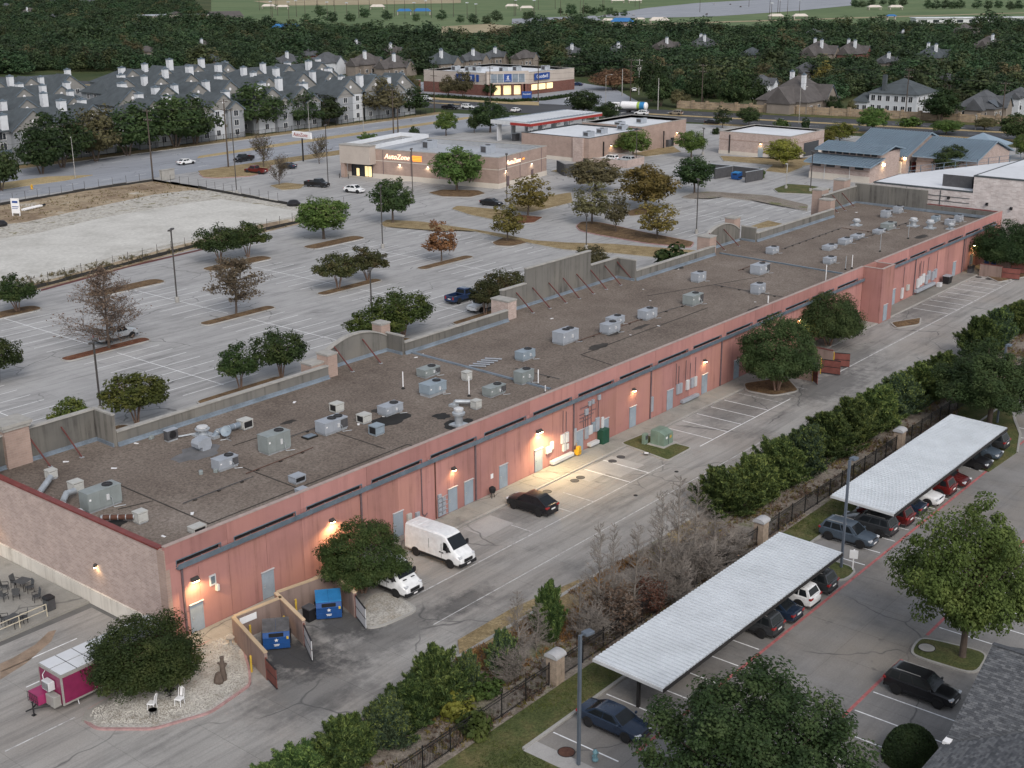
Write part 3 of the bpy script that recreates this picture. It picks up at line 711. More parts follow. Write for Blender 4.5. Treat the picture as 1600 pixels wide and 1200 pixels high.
island(gp([(668,302),(690,297),(748,298),(760,303),(735,309),(690,308)]),'mulch',r=.8)
island(gp([(310,272),(345,262),(390,257),(425,258),(420,268),(392,276),(340,279),(318,278)]),'dry',kerb='red_kerb',r=1,name='dry_grass_island')
island(gp([(420,291),(445,286),(478,289),(470,296),(440,298)]),'dry',r=.8,name='dry_grass_island')
island(gp([(860,268),(930,250),(1000,236),(1052,229),(1065,238),(960,252),(880,272)]),'dry',r=.5,name='dry_grass_island')
island(gp([(1170,355),(1200,345),(1216,349),(1230,352),(1180,359)]),'dry',r=.5,name='dry_grass_island')
island(gp([(1208,296),(1230,288),(1262,290),(1300,296),(1290,305),(1215,302)]),'lawn',r=.5,name='grass_island')
island(gp([(1195,268),(1215,252),(1250,251),(1255,262),(1230,272)]),'dry',r=.5,name='dry_grass_island')
island(gp([(1124,244),(1240,252),(1300,245),(1310,250),(1245,262),(1130,252)]),'dry',r=.4,name='dry_grass_island')
struct('red_fire_lane',MB().sheet(gp([(64,452),(200,415),(318,388),(318,390.5),(200,418),(64,455)],.02),.020),M['brace'])
# rear service alley: slabs with open joints over a dark bed
alley = struct('rear_alley',MB().sheet([(-80,52.6),(340,52.6),(340,94),(-80,94)],.004),M['joint_bed'])
def slabs(par,x0,x1,ys,step,m,z=.02,jit=.0,name='slab',gap=.009,h=.016):
 n = int(round((x1 - x0) / step)); dx = (x1 - x0) / n
 ms = {}
 for a,b in zip(ys[:-1],ys[1:]):
  key = round(b - a,3)
  if key not in ms: ms[key] = MB().box(-dx / 2 + gap,-(b - a) / 2 + gap,-h,dx / 2 - gap,(b - a) / 2 - gap,0).mesh(name,m)
  for i in range(n):
   o = link(name,ms[key],par); o.location = (x0 + dx * (i + .5),(a + b) / 2,z + random.uniform(-jit,jit))
slabs(alley,-20,46,[52.6,57.2,61.4,65.5,69.6,74.0,78.6],4.7,M['alley'])
slabs(alley,46,256,[52.6,57.2,61.9,66.7],4.7,M['alley'])
for q in [((800,820),(839,835)),((880,770),(930,785)),((912,732),(985,755)),((940,717),(1011,740)),((871,795),(902,802))]:
 (xa,ya),(xb,yb) = G(*q[0]),G(*q[1]); vline(alley,(xa + xb) / 2,min(66.4,ya),max(61.2,yb),.026,'line' if xb > 90 else 'line_old')
for i in range(5): vline(alley,105.7 + 2.85 * i,61.2,66.5,.026)
for i in range(3): vline(alley,120.2 + 3 * i,61.2,66.5,.026,'line_old')
for i in range(9): vline(alley,168 + 2.95 * i,61.5,66.5,.026)
hline(alley,62,96.9,61.15,.026,'line_old'); hline(alley,103.2,122,61.1,.026,'line'); hline(alley,134,198,61.3,.026,'line_old',.16)
hline(alley,60,108,57.0,.026,'line_old',.08)
for (a,b) in (((7,1053),(115,995)),((42,1075),(63,1063))):
 (xa,ya),(xb,yb) = G(*a),G(*b); hline(alley,xa,xb,(ya + yb) / 2,.026)
(xa,ya),(xb,yb) = G(10,1176),G(115,1120); hline(alley,xa,xb,(ya + yb) / 2,.026,'line_old')
alley_patch = MB()
alley_patch.box(91.6,62.6,.012,95.6,66.4,.024).box(88.9,64.2,.012,91.58,66.3,.024).build('concrete_patch',M['alley_new'],alley)
MB().box(73.8,63.8,.012,77.4,66.4,.024).build('concrete_patch',M['alley_new'],alley)
MB().sheet(gp([(0,1062),(40,1037),(80,1002),(88,984),(76,987),(55,1007),(20,1028),(0,1037)],.026),.026).build('rust_stain',M['stain_orange'],alley)
# sidewalk along the salmon wall
walk = struct('rear_sidewalk',MB().box(46.5,66.75,0,209,69.35,.11),M['kerb'])
slabs(walk,46.6,156.9,[67.0,69.3],1.9,M['walk'],.135,h=.03,gap=.012)
slabs(walk,161.8,209,[67.0,69.3],1.9,M['dark_walk'],.135,h=.03,gap=.012)
struct('kerb',MB().box(-80,52.3,0,320,52.6,.16),M['kerb'])
struct('planting_strip',MB().prism([(-80,44.9),(320,44.9),(320,52.3),(-80,52.3)],0,.12),M['strip'])
for P in (gp([(715,1000),(800,950),(905,905),(935,915),(905,945),(830,985),(760,1050),(720,1040)],.13),gp([(1040,830),(1075,812),(1095,825),(1080,845),(1050,850)],.13)):
 struct('dry_grass_patch',MB().sheet(P,.128),M['dry'])
# apartment side
struct('lawn',MB().prism([(-80,42.3),(136,42.3),(136,44.88),(-80,44.88)],0,.11),M['lawn'])
struct('lawn',MB().prism([(-80,-40),(51.8,-40),(51.8,42.28),(-80,42.28)],0,.11),M['lawn'])
apt = struct('apartment_parking_lot',MB().sheet([(52,-60),(320,-60),(320,44.85),(52,44.85)],.006),M['joint_bed'])
slabs(apt,53.1,137,[16.5,22.6,28.8,32.7,36.6,42.05],4.2,M["apt_lot"],.02)
MB().box(137.02,-30,0,251,42.05,.02).box(53.1,-30,0,137,16.48,.02).build("pavement",M["apt_lot"],apt)
MB().box(52,42.05,0,136,42.28,.15).build('kerb',M['kerb'],apt)
MB().box(51.82,37.0,0,53.1,42.05,.10).build('concrete_apron',M['alley_new'],apt)
MB().box(51.82,30,0,52.05,36.9,.14).build('kerb',M['kerb'],apt)
for i in range(27): vline(apt,54.6 + 2.83 * i,37.0,41.9,.026) if not (84 < 54.6 + 2.83 * i < 88.2) else None
hline(apt,56,131,36.7,.026,'red_line',.22)
for i in range(18):
 x = 60.35 + 2.76 * i
 if 74.0 < x < 80.9: continue
 vline(apt,x,22.8,28.5,.026)
hline(apt,56,76.5,28.75,.026,'red_line',.22); hline(apt,80.8,112,28.75,.026,'red_line',.22)
island(gp([(1421,1018),(1434,999),(1452,999),(1548,1022),(1526,1058),(1428,1028)]),'lawn',r=1.2,name='grass_island')
island(rect(84.3,36.9,87.6,42.04),'lawn',r=1.4,name='grass_island')
struct('lawn',MB().prism(gp([(1495,622),(1560,585),(1600,575),(1578,630),(1585,660),(1592,680),(1588,708),(1545,738),(1500,720)]),0,.13),M['lawn'])
struct('red_kerb',MB().prism(gp([(1600,572),(1577,628),(1584,660),(1592,680),(1588,708),(1591,709),(1596,680),(1588,658),(1582,630),(1604,576)]),0,.18),M['kerb'])
# gravel bed beside the trailer
gb = gp([(128,1127),(133,1113),(215,1066),(305,1013),(368,985),(378,1000),(392,1050),(393,1072),(330,1116),(240,1142),(150,1142)])
o = island(gb,'gravel',r=.5,name='gravel_bed',kerb='red_kerb',h=.15,fill='gravel')
MB().prism(gp([(128,1124),(133,1111),(205,1069),(218,1078),(150,1124),(140,1128)],.17),.0,.19).build('walk_slab',M['walk'],o)
MB().prism(gp([(230,1058),(300,1018),(368,976),(366,988),(300,1032),(240,1068)],.17),.0,.19).build('walk_slab',M['walk'],o)
def in_poly(x,y,P):
 c = False
 for i in range(len(P)):
  (x0,y0),(x1,y1) = P[i - 1],P[i]
  if (y0 > y) != (y1 > y) and x < (x1 - x0) * (y - y0) / (y1 - y0) + x0: c = not c
 return c
ICO = [(0,0,1),(.9,0,.2),(.25,.85,.2),(-.75,.5,.2),(-.75,-.5,.2),(.25,-.85,.2),(0,0,-.6)]
IF = [(0,1,2),(0,2,3),(0,3,4),(0,4,5),(0,5,1),(6,2,1),(6,3,2),(6,4,3),(6,5,4),(6,1,5)]
def stones(mb,P,n,s0,s1,z):
 xs,ys = [p[0] for p in P],[p[1] for p in P]; k = 0
 while k < n:
  x,y = random.uniform(min(xs),max(xs)),random.uniform(min(ys),max(ys))
  if not in_poly(x,y,P): continue
  s = random.uniform(s0,s1); a = random.uniform(0,6.28); ca,sa = math.cos(a),math.sin(a); e = random.uniform(.6,1)
  mb.add([(x + (vx * ca - vy * sa * e) * s,y + (vx * sa + vy * ca * e) * s,z + vz * s * .7) for vx,vy,vz in ICO],IF); k += 1
mb = MB(); stones(mb,inset(gb,.5),7000,.03,.075,.235); tag(mb.build('gravel_stones',M['stone'],o),kind='stuff')
# terrace at the end of the building
tp = [(30,79.0),(46.3,79.35),(46.3,94),(30,94)]
ter = struct('terrace',MB().prism(tp,0,.16),M['walk'])
slabs(ter,34,46.2,[79.6,82.5,85.5,88.5,91.5],3.0,M['walk'],.19,h=.03)
# fields beyond the woods
for nm,L_,z,m in (
 ('sports_field',[(330,-9),(700,-9),(1150,-9),(1640,-9),(1640,42),(1480,46),(1240,42),(1050,40),(960,38),(830,42),(800,46),(640,52),(480,48),(395,42),(330,30)],.25,'field'),
 ('sports_field',[(400,45),(490,44),(500,60),(410,62)],.25,'field'),
 ('dry_field',[(395,2),(560,-3),(720,-2),(720,5),(560,8),(440,9)],.40,'tan_field'),
 ('dry_field',[(-40,66),(40,65),(88,63),(84,72),(30,77),(-40,78)],.25,'tan_field'),
 ('dry_field',[(690,42),(760,38),(800,41),(790,49),(730,53),(690,52)],.40,'tan_field'),
 ('far_parking_lot',[(930,27),(1010,13),(1090,5),(1240,-3),(1330,-3),(1330,9),(1250,17),(1120,26),(1000,29)],.40,'road'),
 ('far_parking_lot',[(800,30),(930,25),(940,32),(800,38)],.40,'road'),
 ('field_path',[(760,50),(960,41),(1000,38),(1600,20),(1600,21),(1000,40),(962,43)],.40,'tan_field')):
 struct(nm,MB().sheet(gp(L_),z),M[m])
struct('shop_forecourt',MB().sheet([(326,250),(250,250),(250,180),(350,176)],.018),M['lot'])
struct('corner_lot',MB().sheet(gp([(600,140),(645,150),(760,157),(930,170),(1000,160),(960,138),(900,128),(760,128),(640,128)],.02),.02),M['road'])
struct('corner_verge',MB().prism(gp([(655,154),(700,157),(800,163),(842,165),(842,160),(760,155),(660,150)]),0,.16),M['median'])
struct('street_verge',MB().prism([(sx(-150,1) + .3,-150),(sx(-150,1) + 6,-150),(sx(236,1) + 6,236),(sx(236,1) + .3,236)],0,.15),M['lawn'])
struct('street_verge',MB().prism([(sx(-150,0) - 5,-150),(sx(-150,0) - .3,-150),(sx(205,0) - .3,205),(sx(205,0) - 4,205)],0,.15),M['dry'])
struct('daycare_lot',MB().sheet([(235,60),(345,60),(340,178),(235,178)],.014),M['lot'])
# ------------------------------------------------------------------ the long salmon shop building
LAMPS = []
def spot(x,y,z,watt,col=(1.0,.66,.30),size=150,aim=(0,0,-1),rad=.12):
 l = bpy.data.lights.new('lamp_light','SPOT'); l.energy = watt; l.color = col; l.spot_size = math.radians(size); l.spot_blend = .6; l.shadow_soft_size = rad
 o = bpy.data.objects.new('lamp_light',l); o.location = (x,y,z); o.rotation_euler = Vector(aim).to_track_quat('-Z','Y').to_euler(); COL.objects.link(o); return o
YR,X0,X1,ZT = 69.4,46.5,209.0,7.4
YF = 94.4
def zroof(y): return 5.75 + (y - 69.7) * .4 / 24.3
B = thing('shop_building','long salmon pink rear walled shop building with brown gravel roof','building',(0,0,0))
MB().add([(X0 + .3,YR + .3,zroof(YR + .3)),(X1 - .3,YR + .3,zroof(YR + .3)),(X1 - .3,YF + .2,zroof(YF)),(X0 + .3,YF + .2,zroof(YF)),
    (X0 + .3,YR + .3,5.3),(X1 - .3,YR + .3,5.3),(X1 - .3,YF + .2,5.3),(X0 + .3,YF + .2,5.3)],[(0,1,2,3),(7,6,5,4),(0,4,5,1),(2,6,7,3),(3,7,4,0),(1,5,6,2)]).build('roof_deck',M['roof'],B)
SL = [(47.4,51.2)] + [(52.45 + 6.95 * k,58.25 + 6.95 * k) for k in range(15)] + [(165.9,171.4)] + [(172.6 + 6.97 * k,178.4 + 6.97 * k) for k in range(5)]
edges = [X0] + [(SL[i][1] + SL[i + 1][0]) / 2 for i in range(len(SL) - 1)]
edges = [e for e in edges if not (156 < e < 166)] + [157.2,161.0,X1]; edges.sort()
low = []
for a,b in zip(edges[:-1],edges[1:]):
 if b - a > 5: low += [(a,(a + b) / 2),((a + b) / 2,b)]
 else: low.append((a,b))
g = .012
for a,b in low:
 if 157 < a < 160: continue
 MB().box(a + g,YR + random.uniform(-.006,.006),0,b - g,YR + .24,5.68).build('wall_panel',M['pink'],B)
for a,b in zip(edges[:-1],edges[1:]):
 if 157 < a < 160: continue
 MB().box(a + g,YR - .012 + random.uniform(-.006,.006),6.1,b - g,YR + .24,ZT).build('parapet_panel',M['pink_top'],B)
 ins = [s for s in SL if a - .1 < (s[0] + s[1]) / 2 < b + .1]
 cuts = [a + g] + [c for s in ins for c in s] + [b - g]
 for c,d in zip(cuts[::2],cuts[1::2]):
  if d - c > .05: MB().box(c,YR - .006,5.68,d,YR + .24,6.1).build('scupper_pier',M['pink_top'],B)
MB().box(X0 + .1,YR + .25,0,X1 - .1,YR + .29,6.6).build('wall_backing',M['dark'],B)
for a,b in SL: MB().box(a,YR - .03,6.06,b,YR + .02,6.14).box(a - .06,YR - .03,5.66,a,YR + .02,6.14).box(b,YR - .03,5.66,b + .06,YR + .02,6.14).build('scupper_frame',M['gutter'],B)
for a,b in ((X0,157.18),(161.02,X1)):
 n = int((b - a) / 6.95) + 1
 for i in range(n):
  c,d = a + (b - a) * i / n,a + (b - a) * (i + 1) / n
  MB().box(c + .006,YR - .05,ZT + .002,d - .006,YR + .30,ZT + .06).build('coping',M['coping'],B)
GP = [(YR - .03,5.50),(YR - .34,5.52),(YR - .37,5.90),(YR - .31,5.91),(YR - .29,5.62),(YR - .03,5.62)]
for a,b in ((47.3,157.1),(165.6,206.0)):
 n = int((b - a) / 6.95)
 for i in range(n):
  c,d = a + (b - a) * i / n,a + (b - a) * (i + 1) / n
  gt = MB().extr(GP,'x',c + .004,d - .004).build('gutter',M['gutter'],B)
  mb = MB()
  for j in range(5): xx = c + (d - c) * (j + .5) / 5; mb.box(xx - .02,YR - .35,5.80,xx + .02,YR - .02,5.84)
  tag(mb.build('strap',M['galv'],gt),kind='stuff')
for x in (47.7,65.0,78.9,93.3,106.7,120.9,134.6,148.6,174.7,193.1):
 d = MB().box(x - .07,YR - .15,.15,x + .07,YR - .03,5.50).build('downspout',M['downspout'],B)
# shaft that juts out near the far third
MB().box(157.2,66.7,0,161.0,66.95,ZT).box(157.2,66.952,0,157.45,69.38,ZT).box(160.75,66.952,0,161.0,69.38,ZT).box(157.46,69.2,0,160.74,69.65,ZT).build('shaft_wall',M['pink'],B)
MB().box(157.46,66.96,6.0,160.74,69.19,6.4).build('shaft_roof',M['patch'],B)
MB().box(157.14,66.64,ZT + .002,161.06,66.98,ZT + .06).box(157.14,66.982,ZT + .002,157.48,69.38,ZT + .06).box(160.72,66.982,ZT + .002,161.06,69.38,ZT + .06).build('coping',M['coping'],B)
# brick end wall
MB().box(X0 - .02,70.25,0,X0 + .3,92.6,7.1).build('brick_end_wall',M['brick_tan'],B)
MB().box(X0 - .06,YR - .004,0,X0 + .3,70.24,7.16).build('corner_pier',M['brick_store'],B)
MB().box(X0 - .16,71.0,-.6,X0 - .022,92.5,1.25).build('plinth',M['block_base'],B)
MB().box(X0 - .12,70.0,7.11,X0 + .36,92.6,7.26).build('coping',M['red_trim'],B)
MB().bbox(X0 - .5,92.62,0,X0 + .9,95.2,9.2,.03).build('end_pier',M['cream'],B)
MB().box(X0 - .72,92.4,0,X0 - .2,92.61,7.2).build('trim_column',M['red_trim'],B)
MB().box(X0 - .65,92.5,9.202,X0 + 1.05,95.35,9.4).build('pier_cap',M['cap'],B)
# front parapets as seen from the roof
def fwall(x0,y0,x1,y1,z,name='front_parapet',m='grey_wall',th=.3,cap=True):
 if abs(y1 - y0) < abs(x1 - x0): a = (min(x0,x1),y0,max(x0,x1),y0 + th)
 else: a = (x0,min(y0,y1),x0 + th,max(y0,y1))
 n = max(1,int((a[2] - a[0]) / 6.2)) if a[2] - a[0] > 1 else 1
 for i in range(n):
  c,d = a[0] + (a[2] - a[0]) * i / n,a[0] + (a[2] - a[0]) * (i + 1) / n
  q = .006 if n > 1 else 0
  w_ = MB().box(c + q,a[1],0,d - q,a[3],z).build(name,M[m],B)
  if cap: MB().box(c + q,a[1] - .10,z + .002,d - q,a[3] + .12,z + .14).build('cap_stone',M['cap'],w_)
 yb,xb = a[1],a[0]
 fl = MB()
 if a[2] - a[0] > a[3] - a[1]: fl.extr([(yb - .02,6.0),(yb - .28,6.02),(yb - .26,6.14),(yb - .10,6.22),(yb - .08,6.46),(yb - .02,6.47)],'x',a[0],a[2])
 else: fl.box(xb - .12,a[1],6.0,xb - .004,a[3] - .05,6.44)
 fl.build('flashing',M['flashing'],B)
def arch(x0,x1,y,zs,zc,th=.35):
 n = 18; cx = (x0 + x1) / 2; hw = (x1 - x0) / 2; h = zc - zs; R = (hw * hw + h * h) / (2 * h)
 top = [(x0 + (x1 - x0) * i / n,zc - R + math.sqrt(max(0,R * R - (x0 + (x1 - x0) * i / n - cx) ** 2))) for i in range(n + 1)]
 w_ = MB().extr([(x0,0)] + [(x1,0)] + top[::-1],'y',y,y + th).build('arched_parapet',M['grey_wall'],B)
 cp = MB()
 for (a,za),(b,zb) in zip(top[:-1],top[1:]):
  cp.add([(a,y - .12,za + .004),(b,y - .12,zb + .004),(b,y + th + .12,zb + .004),(a,y + th + .12,za + .004),(a,y - .12,za + .15),(b,y - .12,zb + .15),(b,y + th + .12,zb + .15),(a,y + th + .12,za + .15)],
      [(3,2,1,0),(4,5,6,7),(0,1,5,4),(2,3,7,6)])
 cp.build('cap_stone',M['cap'],w_)
 MB().extr([(y - .02,6.0),(y - .28,6.02),(y - .26,6.14),(y - .10,6.22),(y - .08,6.46),(y - .02,6.47)],'x',x0,x1).build('flashing',M['flashing'],B)
def tower(x0,y0,x1,y1,z,m='brick_store',cap=.2,over=.08):
 t = MB().box(x0,y0,0,x1,y1,z).build('pier',M[m],B)
 MB().box(x0 - over * .5,y0 - over * .5,z + .002,x1 + over * .5,y1 + over * .5,z + cap * .5).box(x0 - over,y0 - over,z + cap * .5 + .002,x1 + over,y1 + over,z + cap).build('pier_cap',M['cap'],t)
LOWZ = 7.35
fwall(47.5,94.6,57.7,94.6,8.95)
fwall(57.75,92.0,57.75,94.9,8.95)
fwall(58.06,91.95,82.6,91.95,LOWZ)
tower(82.62,92.0,83.9,93.6,8.35); tower(81.0,92.6,82.6,94.2,7.6)
arch(84.2,93.2,94.2,7.75,8.95)
tower(92.8,94.6,94.1,96.0,8.9)
fwall(93.1,91.85,93.1,94.2,8.1)
fwall(93.42,91.8,110.6,91.8,LOWZ)
tower(110.9,92.0,112.4,94.6,8.2,'brick_tan');
fwall(112.6,94.4,117.2,94.4,8.9)
fwall(117.22,94.4,130.4,94.4,10.7)
fwall(130.42,94.4,136.3,94.4,8.8)
fwall(136.32,91.6,136.32,94.7,8.8)
fwall(136.64,91.6,156.6,91.6,LOWZ)
tower(155.6,91.95,157.4,94.0,8.6)
arch(157.6,167.6,94.0,7.75,9.3)
tower(166.6,94.4,168.4,96.0,9.4)
fwall(168.1,91.6,168.1,94.0,8.2)
fwall(168.42,91.5,194.0,91.5,LOWZ)
tower(194.0,92.2,195.6,94.3,8.6); tower(196.8,95.2,199.2,97.0,9.6); tower(205.0,95.2,207.4,97.2,10.2)
fwall(195.8,94.4,208.2,94.4,9.0)
fwall(208.3,81.8,208.3,94.7,9.5)
fwall(208.3,69.7,208.3,81.78,7.1)
MB().box(208.2,69.62,7.242,208.75,81.7,7.32).build('coping',M['red_trim'],B)
(t0,tz) = (G(30,640,9)[0],9.0)
tower(49.2,94.2,51.4,96.0,9.4,cap=.55,over=.25)
# rust red braces
def atY(px,py,Y):
 d = ray(px,py); t = Y / d.y; return d.x * t,CAM_H + d.z * t
BR = [((45,683),(79,730),94.6),((95,667),(128,715),94.6),((521,541),(551,581),94.2),((566,530),(595,568),94.2)]
BR += [((800 + a / 4,300 + b / 4),(800 + c / 4,300 + d / 4),94.4) for a,b,c,d in ((25,628,132,757),(127,597,238,728),(228,567,338,695),(318,537,422,668),(402,512,510,638),(490,487,590,610),(578,460,680,583),(655,435,755,555))]
BR += [((800 + a / 4,300 + b / 4),(800 + c / 4,300 + d / 4),94.0) for a,b,c,d in ((1230,258,1330,365),(1322,232,1418,340))]
BR += [((1200 + a / 4,300 + b / 4),(1200 + c / 4,300 + d / 4),94.4) for a,b,c,d in ((380,62,435,130),(402,20,483,118),(460,5,538,95))]
for tp_,bt,yw in BR:
 x,z = atY(*tp_,yw); bx,by = G(*bt,6.1)
 br = MB().tube((x,yw - .05,z),(bx,by,zroof(by) + .05),.075,n=6).build('brace',M['brace'],B)
 MB().box(bx - .16,by - .16,zroof(by) + .002,bx + .16,by + .16,zroof(by) + .05).build('foot_plate',M['galv'],br)
# seams, pipe runs and stains on the gravel
def onroof(mb,x0,y0,x1,y1,h=.03,wd=.2,lift=.004):
 d = Vector((x1 - x0,y1 - y0)).normalized(); q = Vector((-d.y,d.x)) * wd / 2
 P = [(x0 + q.x,y0 + q.y),(x0 - q.x,y0 - q.y),(x1 - q.x,y1 - q.y),(x1 + q.x,y1 + q.y)]
 return mb.add([(x,y,zroof(y) + lift) for x,y in P] + [(x,y,zroof(y) + lift + h) for x,y in P],[(3,2,1,0),(4,5,6,7),(0,1,5,4),(1,2,6,5),(2,3,7,6),(3,0,4,7)])
onroof(MB(),94.2,73.0,94.2,91.6,.16,.16).build('expansion_joint',M['flashing'],B)
onroof(MB(),94.45,73.0,94.45,91.6,.10,.14).build('pipe_run',M['gutter'],B)
onroof(MB(),157.9,72.5,157.9,91.6,.16,.2).build('expansion_joint',M['gutter'],B)
onroof(MB(),158.3,72.5,158.3,91.6,.06,.3).build('expansion_joint',M['cap'],B)
for s in ((53.15,73.2,53.15,84.4),(53.0,73.2,74.5,73.3),(74.5,73.3,74.7,71.0),(61.9,73.4,61.9,80.0),(50.3,80.6,53.0,79.9),(72.5,74.0,72.5,82),(64.5,84.5,70,84.3),
    (105.5,77.5,131.0,77.3),(105.5,77.5,104.3,71),(131.0,86.0,150.0,80.0)):
 onroof(MB(),*s,.025,.11).build('roof_seam',M['tar_soft'],B)
for i,(xa,ya,xb,yb) in enumerate(((61,78.5,68.5,78.7),(66.5,82.3,72.4,82.1),(97.0,79.6,97.2,74.0),(108.5,80.6,124.5,80.2),(124.5,80.2,131,79.8),(141,82.5,141.2,72.5),(150,84,158,84.2),(166,86,186,86.3),(176,80.5,200,80.2),(186,86.3,186.2,80.5),(54,77.5,61,77.6))):
 z_ = zroof(ya) + .14; pr_ = MB().tube((xa,ya,z_),(xb,yb,zroof(yb) + .14),.035,n=5).build('gas_pipe',M['rust' if i % 3 == 0 else 'coil'],B)
 k_ = max(2,int(math.hypot(xb - xa,yb - ya) / 2.2)); sl3 = MB()
 for j in range(k_): q_ = (j + .5) / k_; px_,py_ = xa + (xb - xa) * q_,ya + (yb - ya) * q_; sl3.box(px_ - .12,py_ - .12,zroof(py_) + .002,px_ + .12,py_ + .12,zroof(py_) + .1)
 sl3.build('pipe_support',M['tar_soft'],pr_)
def blot(cx,cy,rx,ry,m,lift=.006,n=18,seed=0,rot=0):
 r = random.Random(seed); P = []
 for i in range(n):
  a = 6.283 * i / n; k = r.uniform(.72,1.12); x,y = math.cos(a) * rx * k,math.sin(a) * ry * k
  P.append((cx + x * math.cos(rot) - y * math.sin(rot),cy + x * math.sin(rot) + y * math.cos(rot)))
 return MB().add([(x,y,zroof(y) + lift) for x,y in P],[tuple(range(n))]).build('roof_patch',M[m],B)
for i,(px,py,rx,ry,m) in enumerate(((608,655,2.3,1.3,'tar'),(690,838 - 190,.9,.9,'tar'),(717,660,1.7,1.3,'tar'),(175,818,1.2,.8,'tar'),(130,800,1.3,.6,'tar'),(310,708,2.4,1.6,'patch'),(590,640,.8,.5,'tar_soft'),(1000,510,2.0,.4,'tar_soft'),(960,520,1.5,.5,'tar_soft'),(1180,480,2.2,.5,'tar_soft'),(935,540,1.9,.7,'tar_soft'),(450,660,.9,.4,'tar_soft'),(1440,368,2.0,.8,'tar_soft'),(1060,420,1.4,.6,'tar_soft'))):
 x,y = G(px,py,6.0); blot(x,y,rx,ry,m,seed=i)
r = random.Random(5)
mb = MB()
for px,py in ((213,695),(103,724),(178,733),(660,555),(650,560),(1005,453),(1016,470),(1029,508),(1060,422),(560,662),(599,800 - 150),(1180,470),(985,522),(862,499),(1300,340),(1338,333),(300,800),(255,835),(460,630)):
 x,y = G(px,py,6.0); a = r.uniform(0,3); s = r.uniform(.1,.26); c_,s_ = math.cos(a),math.sin(a); z = zroof(y) + .02
 mb.add([(x + (u * c_ - v * s_) * s,y + (u * s_ + v * c_) * s,z + dz) for dz in (0,.03) for u,v in ((-1,-.4),(1,-.5),(.8,.5),(-1,.4))],[(4,5,6,7),(0,1,5,4),(1,2,6,5),(2,3,7,6),(3,0,4,7)])
tag(mb.build('roof_litter',M['white'],B),kind='stuff')
# doors and fittings on the salmon wall
def wall_door(x,y=YR,wd=1.0,h=2.13,z=.14,m='door',lab=None):
 d = MB().box(x - wd / 2,y - .05,z,x + wd / 2,y - .012,z + h).build('door',M[m],B)
 MB().box(x - wd / 2 - .07,y - .07,z,x - wd / 2 - .002,y - .012,z + h + .07).box(x + wd / 2 + .002,y - .07,z,x + wd / 2 + .07,y - .012,z + h + .07).box(x - wd / 2,y - .07,z + h + .002,x + wd / 2,y - .012,z + h + .07).build('frame',M['door'],d)
 MB().box(x - wd * .4,y - .11,z + 1.0,x - wd * .4 + .05,y - .052,z + 1.14).box(x - wd * .42,y - .07,z + .9,x - wd * .3,y - .052,z + 1.2).build('handle',M['galv'],d)
 MB().box(x - wd / 2 - .12,y - .16,z + h + .08,x + wd / 2 + .12,y - .012,z + h + .12).build('drip_cap',M['white_metal'],d)
 if lab: d['label'] = lab
 return d
for px in (308,419,622,707,732,786,841,905,945,988,1046,1100,1150,1395,1490,1517,1540): wall_door(wx(px,1.1,YR))
wall_door(158.9,66.7)
def sconce(x,z,w_,y=YR,size=.42):
 s = MB().extr([(y - .014,z + .22),(y - .014,z - .06),(y - .34,z - .02),(y - .36,z + .03),(y - .12,z + .22)],'x',x - size / 2,x + size / 2).build('wall_lamp',M['bronze'],B)
 MB().box(x - size / 2 + .05,y - .31,z - .085,x + size / 2 - .05,y - .06,z - .05).build('lens',M['lamp_warm'] if w_ else M['white_metal'],s)
 if w_: spot(x,y - (.75 if w_ > 300 else .42),z - .12,w_,size=165,aim=(0,.02,-1))
sconce(48.7,4.15,330,size=.6); sconce(61.8,4.1,420); sconce(76.0,4.0,50); sconce(87.9,4.05,420,size=.75); spot(88.3,YR - 1.3,4.1,1100,(1,.78,.42),160,(.1,-.35,-1)); sconce(103.5,4.1,40); sconce(117.3,3.9,30); sconce(139.2,4.0,180); sconce(197.2,3.75,330)  # extra spot without fixture added to widen the pool under the brightest lamp
wf = MB().box(49.95,YR - .12,3.15,50.5,YR - .03,3.95).box(50.4,YR - .3,2.65,50.62,YR - .04,3.12).build('flood_light',M['white_metal'],B); wf.rotation_euler = (0,0,0)
MB().box(50.05,YR - .135,3.28,50.4,YR - .122,3.85).build('lens',M['gutter'],wf)
def cabinet(px,z,wd,h,d=.2,m='white_metal',X=None):
 x = wx(px,z + h / 2,YR) if X is None else X
 c = MB().bbox(x - wd / 2,YR - .02 - d,z,x + wd / 2,YR - .014,z + h,.015).build('wall_cabinet',M[m],B)
 MB().box(x - wd / 2 + .05,YR - .035 - d,z + .06,x + wd / 2 - .05,YR - .022 - d,z + h - .06).build('cabinet_door',M[m],c)
 return x
def conduit(px,z0,z1,r=.035,m='downspout',X=None):
 x = wx(px,(z0 + z1) / 2,YR) if X is None else X
 MB().tube((x,YR - .07,z0),(x,YR - .07,z1),r,n=6).build('conduit',M[m],B); return x
cabinet(856,1.5,.75,.65); cabinet(861,1.75,.4,.75); cabinet(878,1.85,.55,.9); cabinet(884,1.8,.5,1.0); cabinet(880,1.0,.45,.75); cabinet(885,1.05,.3,.55)
MB().bbox(89.6,YR - .5,.3,92.9,YR - .02,.62,.03).build('wireway',M['white_metal'],B)
MB().bbox(95.6,YR - .5,.35,97.1,YR - .02,.66,.03).build('wireway',M['white_metal'],B)
for px,z0,z1 in ((879,2.9,5.1),(884,2.9,4.9),(918,1.8,4.6),(923,1.8,4.6),(934,2.6,4.9),(911,2.4,3.5),(914,2.3,3.7)): conduit(px,z0,z1)
for x0,x1,z in ((94.3,97.0,3.9),(94.3,96.6,3.55),(94.4,97.0,4.55),(94.3,96.2,3.2)): MB().tube((x0,YR - .07,z),(x1,YR - .07,z),.035,n=6).build('conduit',M['downspout'],B)
